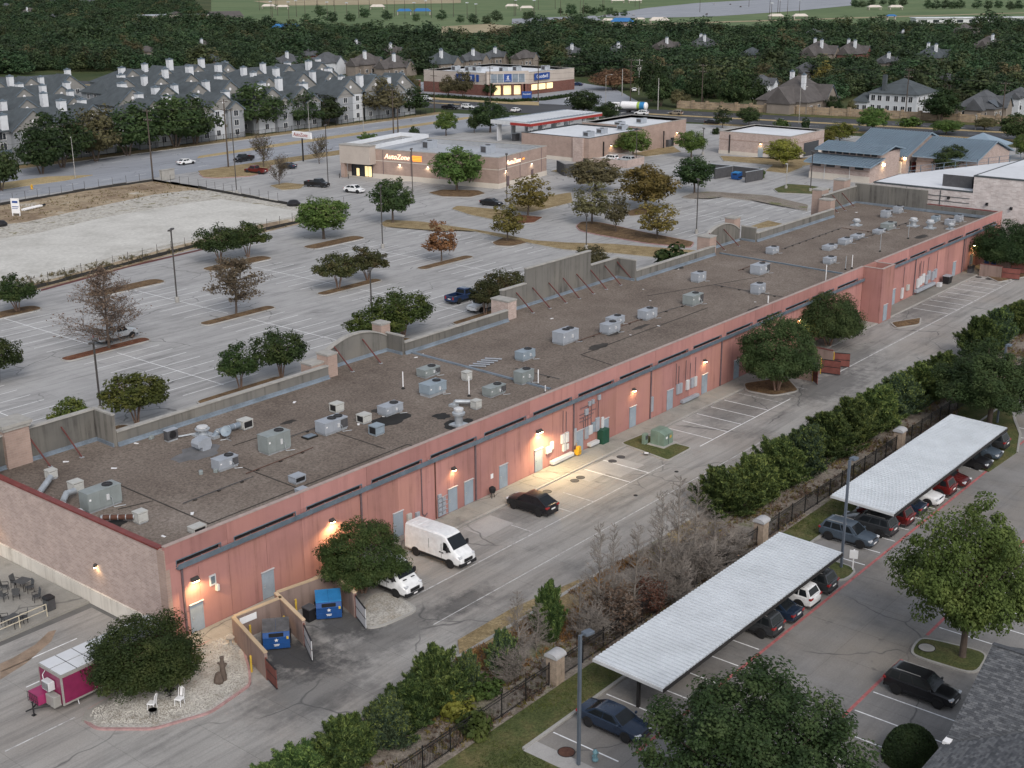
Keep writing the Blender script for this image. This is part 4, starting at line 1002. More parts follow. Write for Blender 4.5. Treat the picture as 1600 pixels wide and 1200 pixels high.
for px,z,wd,h,m in ((897,1.1,.35,1.7,'hvac'),(915,1.2,.5,1.2,'hvac'),(921,1.5,.6,.9,'white_metal'),(926,1.6,.45,1.0,'hvac_blue'),(932,1.5,.6,1.4,'hvac'),(940,1.6,.35,1.1,'white_metal'),(915,3.7,.5,.6,'hvac'),(920,4.5,.35,.45,'hvac'),(925,4.55,.35,.45,'hvac'),(935,4.7,.4,.5,'hvac')): cabinet(px,z,wd,h,.18,m)
MB().bbox(97.3,YR - .75,.14,98.4,YR - .02,1.6,.03).build('green_cabinet',M['deep_green'],B)
for px in (1058,1062,1073,1080,1085): cabinet(px,1.5,.5,1.1,.2,'white_metal' if px % 2 else 'hvac')
cabinet(1017,.9,.4,1.6,.2,'hvac'); MB().bbox(112.6,YR - .45,.3,115.9,YR - .02,.62,.03).build('wireway',M['hvac'],B)
for px,z0,z1 in ((1056,2.6,5),(1060,2.6,4.6),(1071,2.6,4.9),(1078,2.6,4.4),(1086,2.6,4.8)): conduit(px,z0,z1)
cabinet(1408,.5,.5,1.5,.25,'white_metal'); cabinet(1417,1.3,.7,.8,.25,'louver')
for px,z in ((1433,1.0),(1437,1.2),(1441,1.4),(1446,1.0),(1450,1.5),(1456,1.1),(1460,1.3)): cabinet(px,z,.8,1.3,.25,'white_metal' if px % 2 else 'hvac')
MB().bbox(174.9,YR - .6,.45,181.6,YR - .02,.85,.03).build('wireway',M['hvac'],B)
for px,z0,z1 in ((1411,.6,5),(1436,2.5,4.5),(1438,2.5,4.8),(1442,2.5,4.6),(1450,2.5,4.9),(1463,1.0,5.2),(1507,.3,5.3)): conduit(px,z0,z1)
MB().path([(72.0,YR - .09,5.3),(72.0,YR - .09,1.2),(72.3,YR - .09,.9),(72.6,YR - .09,1.1)],.05).build('conduit',M['downspout'],B)
MB().tube((73.7,YR - .09,.2),(73.7,YR - .09,5.5),.055,n=6).build('conduit',M['rust'],B)
mb = MB(); rr = random.Random(3)
for i in range(9): mb.bbox(73.95 + (i % 2) * .5,YR - .2,.3 + (i // 2) * .42,74.35 + (i % 2) * .5,YR - .02,.3 + (i // 2) * .42 + .32,.02)
mb.build('gas_meter_bank',M['hvac'],B)
for i in range(5): MB().tube((73.8,YR - .24,.35 + i * .42),(75.0,YR - .24,.35 + i * .42),.03,n=6).build('conduit',M['hvac'],B)
cabinet(638,.9,.5,.9,.2,'louver'); cabinet(651,.6,.45,1.0,.2,'hvac')
MB().box(81.0,YR - .03,1.5,81.35,YR - .014,1.95).build('notice',M['white'],B)
sc_ = MB().lathe([(.0,0),(.13,.02),(.15,.2),(.05,.3),(0,.31)],(46.3,78.0,3.4),8).build('wall_lamp',M['bronze'],B); MB().lathe([(0,0),(.10,.0),(.10,.03),(0,.03)],(46.28,78.0,3.34),8).build('lens',M['lamp_warm'],sc_); spot(46.05,78.0,3.3,18,aim=(.3,0,-1))
sc_ = MB().lathe([(.0,0),(.13,.02),(.15,.2),(.05,.3),(0,.31)],(45.6,92.2,3.2),8).build('wall_lamp',M['bronze'],B); MB().lathe([(0,0),(.10,.0),(.10,.03),(0,.03)],(45.6,92.2,3.14),8).build('lens',M['lamp_warm'],sc_); spot(45.3,91.8,3.1,25)
# ------------------------------------------------------------------ machines standing on the roof
def ybox(x0,y0,x1,y1,ratio=.5,zr=5.95):
 """size and place of a box-shaped unit from the frame it fills, set on the roof"""
 cx = (x0 + x1) / 2; k = mpp(cx,y1,zr)
 Lx = (x1 - x0) * k / (.636 + .77 * ratio); Wy = ratio * Lx
 dep = .30 * (.77 * Lx + .64 * Wy)
 H = max(.5,((y1 - y0) * k - dep) / .955)
 gx,gy = G(cx + (.0),y1 - dep / 2 / k,zr)
 return gx,gy,Lx,Wy,H
def rtu(bb,label,m='hvac',fans=1,ratio=.5,coil='y',curb=.16,fanpos=None,wide_y=False):
 x,y,Lx,Wy,H = ybox(*bb,ratio=ratio)
 z = zroof(y)
 t = thing('rooftop_unit',label,'air conditioner',(x,y,z),0,'air conditioning units on the gravel roof')
 a,b = Lx / 2,Wy / 2
 MB().box(-a + .08,-b + .06,0,a - .08,b - .06,curb).build('curb',M['galv'],t)
 c = MB().bbox(-a,-b,curb,a,b,H,.02); c.box(-a - .02,-b - .02,H - .06,a + .02,b + .02,H - .015)
 body = c.build('cabinet',M[m],t)
 # service panels: shallow plates with gaps
 n = 3 if Lx > 1.6 else 2
 for i in range(n):
  p0,p1 = -a + Lx * i / n + .04,-a + Lx * (i + 1) / n - .04
  if coil == 'y' and i == n - 1:
   MB().box(p0,-b - .02,curb + .1,p1,-b - .003,H - .14).build('coil',M['coil'],t)
  else:
   pn = MB().box(p0,-b - .018,curb + .06,p1,-b - .003,H - .1).build('access_panel',M[m],t)
   if i == 0: MB().box(p0 + .06,-b - .03,H * .62,p0 + .22,-b - .019,H * .72).build('label_plate',M['white'],pn)
 if coil == 'x': MB().box(-a - .02,-b + .08,curb + .1,-a - .003,b - .08,H - .14).build('coil',M['coil'],t)
 else: MB().box(-a - .016,-b + .06,curb + .08,-a - .003,b - .06,H - .12).build('access_panel',M[m],t)
 fp = fanpos or ([a * .45] if fans == 1 else [a * .05,a * .6])
 for fx in fp:
  r = min(b * .72,.42)
  f = MB().lathe([(r,H + .002),(r,H + .07),(r - .05,H + .07),(r - .05,H + .03),(0,H + .028)],(fx,0,0),20).build('fan_shroud',M['black'],t)
  gmb = MB()
  for k in range(6):
   q = k * math.pi / 6; gmb.box(-r,-.008,0,r,.008,.012)
   for j in range(8):
    vx,vy,vz = gmb.v[-8 + j]; gmb.v[-8 + j] = (fx + vx * math.cos(q) - vy * math.sin(q),vx * math.sin(q) + vy * math.cos(q),H + .062 + vz + k * .0005)
  gmb.build('fan_guard',M['coil'],f)
 MB().path([(a * .3,-b - .06,H * .55),(a * .3,-b - .22,H * .5),(a * .35,-b - .25,.05),(a * .9,-b - .6,.04)],.025).build('conduit',M['galv'],t)
 MB().bbox(a * .05,-b - .12,H * .42,a * .22,-b - .02,H * .7,.01).build('disconnect_box',M['white_metal'],t)
 return t
def cooler(bb,label,m='louver',open_face='x',ratio=.9):
 x,y,Lx,Wy,H = ybox(*bb,ratio=ratio); z = zroof(y); a,b = Lx / 2,Wy / 2
 t = thing('evaporative_cooler',label,'cooler',(x,y,z),0,'small coolers on the gravel roof')
 MB().box(-a * .9,-b * .9,0,a * .9,b * .9,.1).build('base_frame',M['galv'],t)
 mb = MB().box(-a,-b,.1,a,b,.16).box(-a - .02,-b - .02,H - .1,a + .02,b + .02,H)
 for sx_ in (-1,1):
  for sy in (-1,1): mb.box(min(sx_ * a,sx_ * (a - .07)),min(sy * b,sy * (b - .07)),.16,max(sx_ * a,sx_ * (a - .07)),max(sy * b,sy * (b - .07)),H - .1)
 mb.build('housing',M[m],t)
 MB().box(-a + .05,-b + .05,.16,a - .05,b - .05,H - .1).build('core',M['black' if open_face else 'coil'],t)
 for face in ('x','y'):
  if face == open_face: continue
  lv = MB(); n = max(4,int((H - .3) / .09))
  for i in range(n):
   zz = .2 + (H - .34) * i / n
   if face == 'y': lv.add([(-a + .07,-b + .005,zz),(a - .07,-b + .005,zz),(a - .07,-b + .05,zz + .07),(-a + .07,-b + .05,zz + .07)],[(0,1,2,3)])
   else: lv.add([(-a + .005,b - .07,zz),(-a + .005,-b + .07,zz),(-a + .05,-b + .07,zz + .07),(-a + .05,b - .07,zz + .07)],[(0,1,2,3)])
  lv.build('louvers',M[m],t)
 return t
def z1(q,ox,oy): return (ox + q[0] / 4,oy + q[1] / 4,ox + q[2] / 4,oy + q[3] / 4)
rtu((130,750,188,801),'large grey green rooftop unit nearest the brick end wall','hvac_green',1,.42,'n')
rtu((332,706,372,737),'pale grey rooftop unit with dark end coil, near the grey membrane patch','hvac',1,.55,'y')
rtu((405,666,454,711),'tall grey green rooftop unit on a raised curb left of the long two fan unit','hvac_green',1,.55,'n')
rtu((494,645,543,681),'long light grey rooftop unit with two fans and a dark middle coil','hvac',2,.5,'y')
rtu((590,624,630,651),'grey rooftop unit standing on a black tar patch','hvac',1,.55,'n')
rtu((651,568,688,593),'grey green rooftop unit behind a bigger blue grey one, near the white vent pipe','hvac_green',1,.55,'y')
rtu((655,589,698,622),'big blue grey rooftop unit with flared curb in front of a grey green one','hvac_blue',1,.6,'n',curb=.3)
rtu((753,594,791,621),'grey green rooftop unit to the right of the small ducted cooler','hvac_green',1,.5,'y')
rtu((804,541,837,566),'pale teal rooftop unit with sloped end beside the pipe run','hvac_blue',1,.55,'n')
rtu((802,571,835,601),'grey green rooftop unit just behind the pink parapet with a white pipe at its right','hvac_green',1,.6,'n')
rtu((862,508,905,541),'largest pale grey rooftop unit with two fans in the middle of the roof','hvac',2,.55,'n')
rtu((936,498,970,524),'front one of two pale rooftop units standing close together','hvac',1,.55,'n')
rtu((945,489,977,511),'rear one of two pale rooftop units standing close together','hvac',1,.55,'n')
rtu((995,477,1028,502),'pale rooftop unit right of the close pair in mid roof','hvac',1,.55,'n')
rtu((1065,453,1100,480),'grey green and silver rooftop unit opposite the brown tank end of the tall front wall','hvac_green',1,.6,'y')
rtu((1078,422,1104,444),'small pale rooftop unit nearest the low front parapet before the second arch','hvac',1,.6,'n')
rtu((1170,407,1204,432),'rooftop unit with a big dark coil beside the second expansion joint','hvac',1,.6,'y')
rtu((1171,438,1197,461),'small pale rooftop unit in front of the dark coil unit','hvac',1,.65,'n')
rtu((1195,383,1218,400),'pale rooftop unit just beyond the second expansion joint','hvac',1,.6,'n')
rtu((1284,397,1308,414),'pale rooftop unit alone nearest the pink shaft','hvac',1,.6,'n')
rtu((1282,378,1310,394),'leftmost of the line of three pale units on the far roof','hvac',1,.5,'n')
rtu((1307,368,1334,385),'middle one of the line of three pale units on the far roof','hvac',1,.5,'n')
rtu((1326,362,1353,376),'rightmost of the line of three pale units on the far roof','hvac',1,.5,'n')
rtu((1361,354,1386,368),'low dark ended unit in front of a taller greenish one on the far roof','hvac',1,.5,'y')
rtu((1373,343,1403,362),'taller grey green unit with a black coil on the far roof','hvac_green',1,.5,'y')
rtu((1374,326,1395,343),'pale tall unit left of a twin near the far grey wall','hvac',1,.6,'y')
rtu((1393,320,1413,336),'pale tall unit closest to the far grey wall','hvac',1,.6,'y')
rtu((1453,334,1470,348),'small teal unit beside the far low parapet','hvac_blue',1,.6,'n')
rtu((1474,338,1494,353),'pale unit left of a twin at the far right corner of the roof','hvac',1,.6,'n')
rtu((1489,333,1506,348),'pale unit right of a twin at the far right corner of the roof','hvac',1,.6,'n')
cooler((515,626,538,647),'white cooler box with black open face furthest back of the three small boxes')
cooler((557,642,581,663),'white cooler box with black open face in the middle of the three small boxes')
cooler((576,658,601,681),'blue grey cooler box with dark fins nearest of the three small boxes','hvac_blue','x')
cooler((451,735,478,755),'low silver hood with black mouth near the pink parapet','hvac','y',.8)
cooler((461,756,482,772),'small silver hood half hidden behind the pink parapet','hvac','y',.8)
cooler((294,813,322,832),'white cooler with black mouth behind the pink parapet near the corner','louver','y',.7)
cooler((721,577,738,596),'cream louvered cooler on the pipe run','louver',None)
cooler((735,620,753,639),'cream louvered cooler at the end of a short duct','louver',None)
cooler((371,652,396,674),'white open cooler at the end of a long blue duct','louver','y')
cooler((71,732,91,753),'white cooler feeding a ribbed silver duct near the front wall','louver',None)
cooler((107,748,132,773),'white cooler feeding a curved banded duct beside the large grey green unit','louver',None)
cooler((208,792,232,818),'cream louvered cooler at the end of a rusty duct','louver',None)
def R6(px,py,dz=0.0):
 x,y = G(px,py,5.95 + dz); return (x,y,zroof(y) + dz)
def duct(pts,r,m,label,bands=True):
 x,y,z = pts[0]; t = thing('air_duct',label,'duct',(x,y,zroof(y)))
 loc = [(p[0] - x,p[1] - y,p[2] - zroof(y)) for p in pts]
 MB().path(loc,r,n=12).build('duct_pipe',M[m],t,40)
 for a,b in zip(loc[:-1],loc[1:]):
  n = max(1,int((Vector(b) - Vector(a)).length / .55))
  for i in range(n + 1):
   p = Vector(a).lerp(Vector(b),i / n); d = (Vector(b) - Vector(a)).normalized() * .03
   MB().tube(p - d,p + d,r * 1.06,n=12).build('duct_band',M['galv'],t,40)
 MB().box(loc[-1][0] - .35,loc[-1][1] - .35,0,loc[-1][0] + .35,loc[-1][1] + .35,.25).build('duct_curb',M['galv'],t)
 return t
duct([R6(79,748,.55),R6(62,771,.45),R6(60,780,.1)],.24,'galv','ribbed silver duct dropping from the leftmost white cooler')
duct([R6(116,768,.6),R6(104,772,.7),R6(98,785,.55),R6(98,792,.1)],.24,'galv','curved banded silver duct of the second white cooler')
duct([R6(209,806,.5),R6(160,808,.5),R6(152,814,.12)],.2,'rust','rusty banded duct leading to the cream cooler')
duct([R6(374,665,.5),R6(340,676,.5),R6(335,684,.1)],.26,'flashing','long blue grey duct running to a white open cooler')
duct([R6(738,626,.5),R6(712,626,.5),R6(709,632,.1)],.2,'galv','short silver duct joined to the small cream cooler')
def exhaust(px,py,r,h,label,m='galv'):
 x,y,z = R6(px,py); t = thing('exhaust_fan',label,'exhaust fan',(x,y,z),0,'round exhaust fans on the gravel roof')
 MB().box(-r * 1.3,-r * 1.3,0,r * 1.3,r * 1.3,.15).build('curb',M['galv'],t)
 MB().lathe([(r * .75,.15),(r * .75,h * .55),(r * 1.15,h * .6),(r * 1.2,h * .72),(r * .8,h * .78)],n=18).build('housing',M[m],t,40)
 MB().lathe([(r * .8,h * .78),(r * .9,h * .82),(r * .9,h * .95),(r * .5,h),(0,h)],n=18).build('cap',M['white_metal'],t,40)
exhaust(717,662,.5,1.7,'tall double drum exhaust fan on a black square patch behind the pink parapet')
exhaust(317,682,.55,.9,'round white topped exhaust fan behind the silver hood')
exhaust(35,775,.42,.7,'drum exhaust fan leftmost behind the red coping')
exhaust(78,793,.45,.7,'white rimmed drum exhaust fan second along the red coping')
exhaust(122,810,.45,.7,'white rimmed drum exhaust fan third along the red coping')
exhaust(1338,353,.55,1.1,'round white exhaust fan standing alone on the far roof')
exhaust(1427,353,.6,1.4,'double drum exhaust fan far right, left of its twin')
exhaust(1453,356,.6,1.4,'double drum exhaust fan far right, right of its twin')
exhaust(1486,357,.5,1.0,'low drum exhaust fan beside the far pink parapet')
def vent(px,py,h,label,m='white',r=.055):
 x,y,z = R6(px,py); t = thing('vent_pipe',label,'vent pipe',(x,y,z),0,'vent pipes on the gravel roof')
 MB().tube((0,0,0),(0,0,h),r,n=8).build('pipe',M[m],t,40); MB().lathe([(.22,0),(.1,.12),(.09,.2),(0,.2)],n=10).build('boot',M['tar'],t)
vent(630,608,1.75,'thin white vent pipe standing alone behind the first arch'); vent(733,618,2.0,'white vent pipe between the two cream coolers'); vent(841,600,1.6,'white vent pipe against the pink parapet right of the grey green unit')
vent(852,612,.8,'stub vent pipe half hidden by the pink parapet'); vent(1200,474,1.1,'stub white vent pipe right of the dark coil unit',r=.08)
vent(1290,440,2.4,'tall white vent pipe just behind the pink parapet before the shaft'); vent(1321,420,1.9,'grey vent pipe left of the far cluster','galv'); vent(1331,418,1.9,'white vent pipe right beside a grey one'); vent(1375,392,2.6,'tall thin pipe among the far units','galv',.04); vent(1419,372,2.6,'tall thin pipe beside the far fans','galv',.04)
x,y,z = R6(355,688); t = thing('satellite_dish','grey satellite dish tilted upwards next to the blue duct','satellite dish',(x,y,z))
dd = MB().lathe([(0,0),(.25,.03),(.42,.10),(.5,.17),(.49,.18),(.4,.12),(0,.03)],n=20).build('reflector',M['hvac_blue'],t,60); dd.rotation_euler = (math.radians(55),0,math.radians(-60)); dd.location = (0,0,.75)
MB().tube((0,0,0),(0,0,.75),.04,n=8).tube((0,0,.05),(.5,.3,.02),.03).tube((0,0,.05),(-.5,.3,.02),.03).tube((0,0,.05),(0,-.55,.02),.03).build('mount',M['galv'],t)
MB().tube((0,0,.75),(-.2,-.5,1.0),.02).build('feed_arm',M['galv'],t)
x,y,z = R6(268,690); t = thing('condenser','black bodied condenser with round fan left of the silver hood','condenser',(x,y,z))
MB().bbox(-.55,-.3,.15,.55,.3,1.0,.03).build('cabinet',M['coil'],t); MB().box(-.5,-.28,0,.5,.28,.148).build('feet',M['galv'],t)
MB().lathe([(.36,0),(.36,.03),(.3,.03),(0,.025)],(.0,-.31,.58),18,axis='y').build('fan_ring',M['black'],t); MB().box(-.57,-.31,.98,.57,.31,1.03).build('lid',M['hvac'],t)
MB().path([(.6,-.1,.15),(1.6,-.4,.12),(3.0,-.8,.12)],.05).path([(.6,.1,.15),(1.6,-.2,.12),(3.0,-.6,.12)],.04).build('pipework',M['galv'],t)
x,y,z = R6(316,703); t = thing('vent_hood','silver gooseneck hood with rounded top on the grey membrane patch','vent hood',(x,y,z),0)
MB().extr([(-.7,.35),(-.75,.7),(-.6,.95),(.1,1.1),(.6,1.0),(.7,.35),(.5,.0),(-.3,.0),(-.3,.35)],'y',-.5,.5).build('hood',M['hvac'],t,35); MB().box(-.69,-.46,.33,-.32,.46,.349).build('mouth',M['black'],t)
for px,py,label in ((237,688,'pale green debris block by the low parapet'),(314,740,'pale green debris block left of a pale rooftop unit'),(338,737,'pale green debris block touching a pale rooftop unit')):
 x,y,z = R6(px,py); tag(MB().bbox(-.25,-.17,0,.25,.17,.28,.06).build('foam_block',M['hvac_green'],None,None,(x,y,z),random.random()),label,'block','pale blocks on the roof')
t = thing('pipe_rack','row of silver pipe supports lying beside the pipe run','pipe rack',R6(758,570))
for i in range(5): MB().box(-.1,-.9,.12,.1,.9,.2,0).build('rail',M['hvac'],t,None,(i * .75 - 1.2,i * .1,0),.5)
x,y,z = R6(484,683); t = thing('roof_hatch','small flat skylight hatch in front of the long two fan unit','hatch',(x,y,z))
MB().box(-.6,-.45,0,.6,.45,.14).build('hatch_frame',M['tar'],t); MB().box(-.5,-.35,.142,.5,.35,.18).build('hatch_pane',M['flashing'],t)
# ------------------------------------------------------------------ vehicles
PAINT = {k: paint('car_paint_' + k,c,r,.45) for k,c,r in (('white',(.72,.73,.74),.3),('black',(.010,.010,.012),.3),('navy',(.015,.032,.085),.25),('dark_blue',(.018,.03,.055),.22),
 ('grey',(.06,.08,.105),.3),('silver',(.42,.44,.46),.3),('red',(.105,.013,.012),.25),('dark_red',(.085,.012,.012),.25),('tan',(.22,.19,.15),.3),('charcoal',(.035,.038,.042),.25))}
def ring(x,w,zl,zm,zb,top):
 return [(x,-w * .80,zl),(x,-w * .97,zl + .14),(x,-w,zm),(x,-w * .965,zb - .05),(x,-w * .88,zb),(x,-w * .45,top),(x,w * .45,top),(x,w * .88,zb),(x,w * .965,zb - .05),(x,w,zm),(x,w * .97,zl + .14),(x,w * .80,zl)]
def loft(rings):
 mb = MB(); n = len(rings[0]); vs = [p for r in rings for p in r]; fs = []
 for k in range(len(rings) - 1):
  for i in range(n): fs.append((k * n + i,k * n + (i + 1) % n,(k + 1) * n + (i + 1) % n,(k + 1) * n + i))
 fs += [tuple(range(n - 1,-1,-1)),tuple(range((len(rings) - 1) * n,len(rings) * n))]
 return mb.add(vs,fs)
def quad_on(mb,A,Bq,Cq,D,u0,u1,v0,v1,off):       # patch inset on the quad A-B (low edge) / D-C (high edge), lifted outwards
 A,Bq,Cq,D = map(Vector,(A,Bq,Cq,D)); nr = (Bq - A).cross(D - A).normalized() * off
 P = lambda u,v: (A.lerp(Bq,u)).lerp(D.lerp(Cq,u),v) + nr
 return mb.add([P(u0,v0),P(u1,v0),P(u1,v1),P(u0,v1)],[(0,1,2,3)])
def wheel(par,x,y,r,wd,rim='rim'):
 s = 1 if y > 0 else -1
 wl = MB().lathe([(r * .62,-wd / 2),(r * .93,-wd / 2),(r,-wd * .32),(r,wd * .32),(r * .93,wd / 2),(r * .62,wd / 2)],n=22,axis='y').build('wheel',M['rubber'],par,35,(x,y,r))
 rm = MB().lathe([(r * .63,-wd * .5 - .004),(r * .56,-wd * .44),(r * .54,-wd * .36),(0,-wd * .36)] if s < 0 else [(r * .63,wd * .5 + .004),(r * .56,wd * .44),(r * .54,wd * .36),(0,wd * .36)],n=22,axis='y')
 rm.m = [1] * len(rm.f)
 yo = s * wd * .40
 for k in range(5):
  a = 6.283 * k / 5; ca,sa = math.cos(a),math.sin(a); h = .028 + r * .03
  p = [(-h,r * .08),(h,r * .08),(h * .75,r * .58),(-h * .75,r * .58)]
  q = [(u * ca - v * sa,u * sa + v * ca) for u,v in p]
  rm.add([(a_,yo - .02,b_) for a_,b_ in q] + [(a_,yo + .02,b_) for a_,b_ in q],[(0,1,2,3),(7,6,5,4),(0,4,5,1),(1,5,6,2),(2,6,7,3),(3,7,4,0)],0)
 rm.build('rim',[M[rim],M['black']],wl)
 return wl
def car_shell(t,S,cab,paintm,wheels,r,W,glasses=2,arch='black',roof_rails=False,rim='rim'):
 """S: stations (x, half width, z low, z mid, z shoulder, z top); cab: x of windscreen foot, roof front, roof rear, rear glass foot, belt, roof"""
 loft([ring(*s) for s in S]).build('body',paintm,t,38)
 x0,x1,x2,x3,zb,zr = cab; w = W / 2; wb,wr = w * .90,w * .70
 lv = [(x0,x3,wb,zb),(x0 - (x0 - x1) * .86,x3 + (x2 - x3) * .86,wr + (wb - wr) * .16,zr - .085),(x1 - .05,x2 + .05,wr,zr - .02),(x1 - .35,x2 + .3,wr * .7,zr)]
 vs = []; fs = []
 for f,b,hw,z in lv: vs += [(f,-hw,z),(f,hw,z),(b,hw,z),(b,-hw,z)]
 for k in range(3):
  for i in range(4): j = (i + 1) % 4; fs.append((k * 4 + i,k * 4 + j,k * 4 + 4 + j,k * 4 + 4 + i))
 fs.append((12,13,14,15))
 MB().add(vs,fs).build('roof',paintm,t,50)
 f0,b0,h0,z0 = lv[0]; f1,b1,h1,z1_ = lv[1]
 q = MB(); quad_on(q,(f0,-h0,z0),(f0,h0,z0),(f1,h1,z1_),(f1,-h1,z1_),.05,.95,.06,.98,.008); q.build('windscreen',M['glass'],t)
 q = MB(); quad_on(q,(b0,h0,z0),(b0,-h0,z0),(b1,-h1,z1_),(b1,h1,z1_),.07,.93,.18,.94,.008); q.build('rear_window',M['glass'],t)
 cuts = {1: [(.10,.92)],2: [(.13,.50),(.53,.90)],3: [(.12,.40),(.43,.70),(.73,.93)]}[glasses]
 for s in (-1,1):
  for u0,u1 in cuts:
   q = MB()
   if s < 0: quad_on(q,(b0,-h0,z0),(f0,-h0,z0),(f1,-h1,z1_),(b1,-h1,z1_),1 - u1,1 - u0,.10,.92,.008)
   else: quad_on(q,(f0,h0,z0),(b0,h0,z0),(b1,h1,z1_),(f1,h1,z1_),u0,u1,.10,.92,.008)
   q.build('side_window',M['glass'],t)
  for wx_ in wheels:
   a = MB(); n = 16; R1,R0 = r * 1.22,r * .9; ys = s * (w + .006)
   P = [(wx_ + math.cos(math.pi * i / n) * R,ys,r + math.sin(math.pi * i / n) * R) for R in (R0,R1) for i in range(n + 1)]
   P += [(p[0],s * (w - .08),p[2]) for p in P[n + 1:]]
   for i in range(n): a.f.append((i,i + 1,n + 2 + i,n + 1 + i) if s > 0 else (i + 1,i,n + 1 + i,n + 2 + i)); a.m.append(0)
   a.v = P
   for i in range(n): a.f.append((n + 1 + i,n + 2 + i,2 * n + 3 + i,2 * n + 2 + i)); a.m.append(0)
   disc = [(wx_ + math.cos(math.pi * i / n) * r * 1.02,s * (w + .003),r + math.sin(math.pi * i / n) * r * 1.02) for i in range(n + 1)]
   b_ = len(a.v); a.v += disc; a.f.append(tuple(range(b_,b_ + n + 1)) if s < 0 else tuple(range(b_ + n,b_ - 1,-1))); a.m.append(0)
   a.build('wheel_arch',M[arch],t)
   wheel(t,wx_,s * (w - .095),r,.23,rim)
  m_ = MB().bbox(x0 - .32,s * (w + .02) - (.0 if s > 0 else .18),zb + .02,x0 - .18,s * (w + .02) + (.18 if s > 0 else .0),zb + .16,.03).build('mirror',paintm,t)
  if roof_rails: MB().tube((x1 - .3,s * wr * .93,zr + .03),(x2 + .25,s * wr * .93,zr + .03),.022,n=6).build('roof_rail',M['trim_grey'],t)
  MB().box(wheels[1] + r * 1.25,s * (w + .001) - .012,S[3][2] + .03,wheels[0] - r * 1.25,s * (w + .001) + .012,S[3][2] + .12).build('sill',M['black'],t)
  for dx in (.62,.32):
   xh = x3 + (x0 - x3) * dx; MB().box(xh - .09,s * w * .985 - .02,zb - .14,xh + .09,s * w * .985 + .02,zb - .105).build('door_handle',paintm,t)
def ends(t,xf,xr,w,zf,zrr,tall=False,bump='black'):
 for s in (-1,1):
  MB().bbox(xf - .30,s * w * .72 - .20,zf - .07,xf + .012,s * w * .72 + .20,zf + .07,.03).build('headlight',M['lamp_clear'],t)
  MB().bbox(xr - .012,s * w * .78 - (.14 if tall else .20),zrr - (.2 if tall else .07),xr + .20,s * w * .78 + (.14 if tall else .20),zrr + (.2 if tall else .08),.02).build('tail_light',M['lamp_red'],t)
 MB().bbox(xf - .10,-w * .5,zf - .12,xf + .022,w * .5,zf + .06,.02).build('grille',M['black'],t)
 MB().box(xf - .12,-w * .82,.30,xf + .016,w * .82,.44).build('bumper',M[bump],t); MB().box(xr - .016,-w * .82,.30,xr + .12,w * .82,.46).build('bumper',M[bump],t)
 MB().box(xf + .023,-.26,.42,xf + .035,.26,.55).build('number_plate',M['plate'],t); MB().box(xr - .03,-.26,.72,xr - .018,.26,.85).build('number_plate',M['plate'],t)
VP = {}
def proto_vehicle(kind):
 t = thing('parked_car','car','car',(0,0,-500)); PM_ = PAINT['grey']
 if kind == 'sedan':
  W = 1.84; w = .92
  car_shell(t,[(-2.36,.70,.42,.62,.86,.90),(-2.28,.84,.30,.60,.98,1.02),(-1.7,.91,.24,.60,1.00,1.04),(-.8,.92,.22,.58,.98,1.02),(.6,.92,.22,.56,.95,1.0),(1.1,.92,.22,.56,.92,.97),(1.9,.89,.24,.54,.80,.84),(2.25,.80,.28,.50,.70,.73),(2.36,.62,.34,.48,.62,.65)],(1.15,.30,-.95,-1.85,.94,1.45),PM_,(1.42,-1.38),.335,W)
  ends(t,2.32,-2.36,.86,.66,.82)
 if kind in ('suv','coupe_suv'):
  W = 1.88; cp = kind == 'coupe_suv'
  car_shell(t,[(-2.32,.72,.48,.72,1.02,1.05),(-2.26,.86,.34,.70,1.08,1.12),(-1.6,.93,.28,.68,1.08,1.12),(-.6,.94,.26,.66,1.07,1.1),(.6,.94,.26,.66,1.05,1.09),(1.0,.94,.26,.64,1.02,1.08),(1.85,.91,.28,.62,.94,.99),(2.22,.83,.32,.58,.84,.87),(2.32,.66,.38,.56,.74,.77)],
      (1.12,.35,-1.0 if cp else -1.85,-2.22 if cp else -2.2,1.05,1.68),PM_,(1.40,-1.36),.37,W,2 if cp else 3,roof_rails=not cp,rim='dark_rim' if cp else 'rim')
  ends(t,2.29,-2.32,.88,.80,.98)
 if kind == 'pickup':
  W = 1.98
  car_shell(t,[(-.2,.97,.42,.75,1.10,1.14),(0,.99,.40,.75,1.12,1.16),(1.2,.99,.40,.75,1.12,1.16),(1.5,.99,.40,.74,1.10,1.16),(2.4,.96,.42,.72,1.06,1.12),(2.72,.92,.44,.70,.98,1.02),(2.82,.78,.48,.66,.88,.90)],(1.55,.95,-.35,-.55,1.12,1.88),PM_,(1.75,-1.75),.40,W,2,rim='dark_rim')
  bd = MB()
  for a in ((-2.75,-.98,.46,-.22,-.84,1.22),(-2.75,.84,.46,-.22,.98,1.22),(-2.85,-.97,.46,-2.752,.97,1.20),(-2.75,-.838,.46,-.22,.838,.72)): bd.bbox(*a,.02)
  bd.build('cargo_bed',PM_,t); MB().box(-2.74,-.83,.722,-.23,.83,.75).build('bed_floor',M['black'],t)
  ends(t,2.78,-2.85,.90,.90,.95,True)
 VP[kind] = t
 return t
def vehicle(kind,x,y,rz,pm,label,name='parked_car',cat='car',group='cars parked or driving around the shops',z=.03,plain=False):
 if kind not in VP: proto_vehicle(kind); VP[kind]['unused'] = 1
 p = VP[kind]
 if p.get('unused'):
  del p['unused']; t = p; t.location = (x,y,z); t.rotation_euler = (0,0,rz); t['label'] = label; t['group'] = group
 else: t = dup(p,(x,y,z),rz,label,group)
 t.name = name; t['category'] = cat
 recolour(t,('body','roof','mirror','door_handle','cargo_bed'),PAINT[pm]); return t
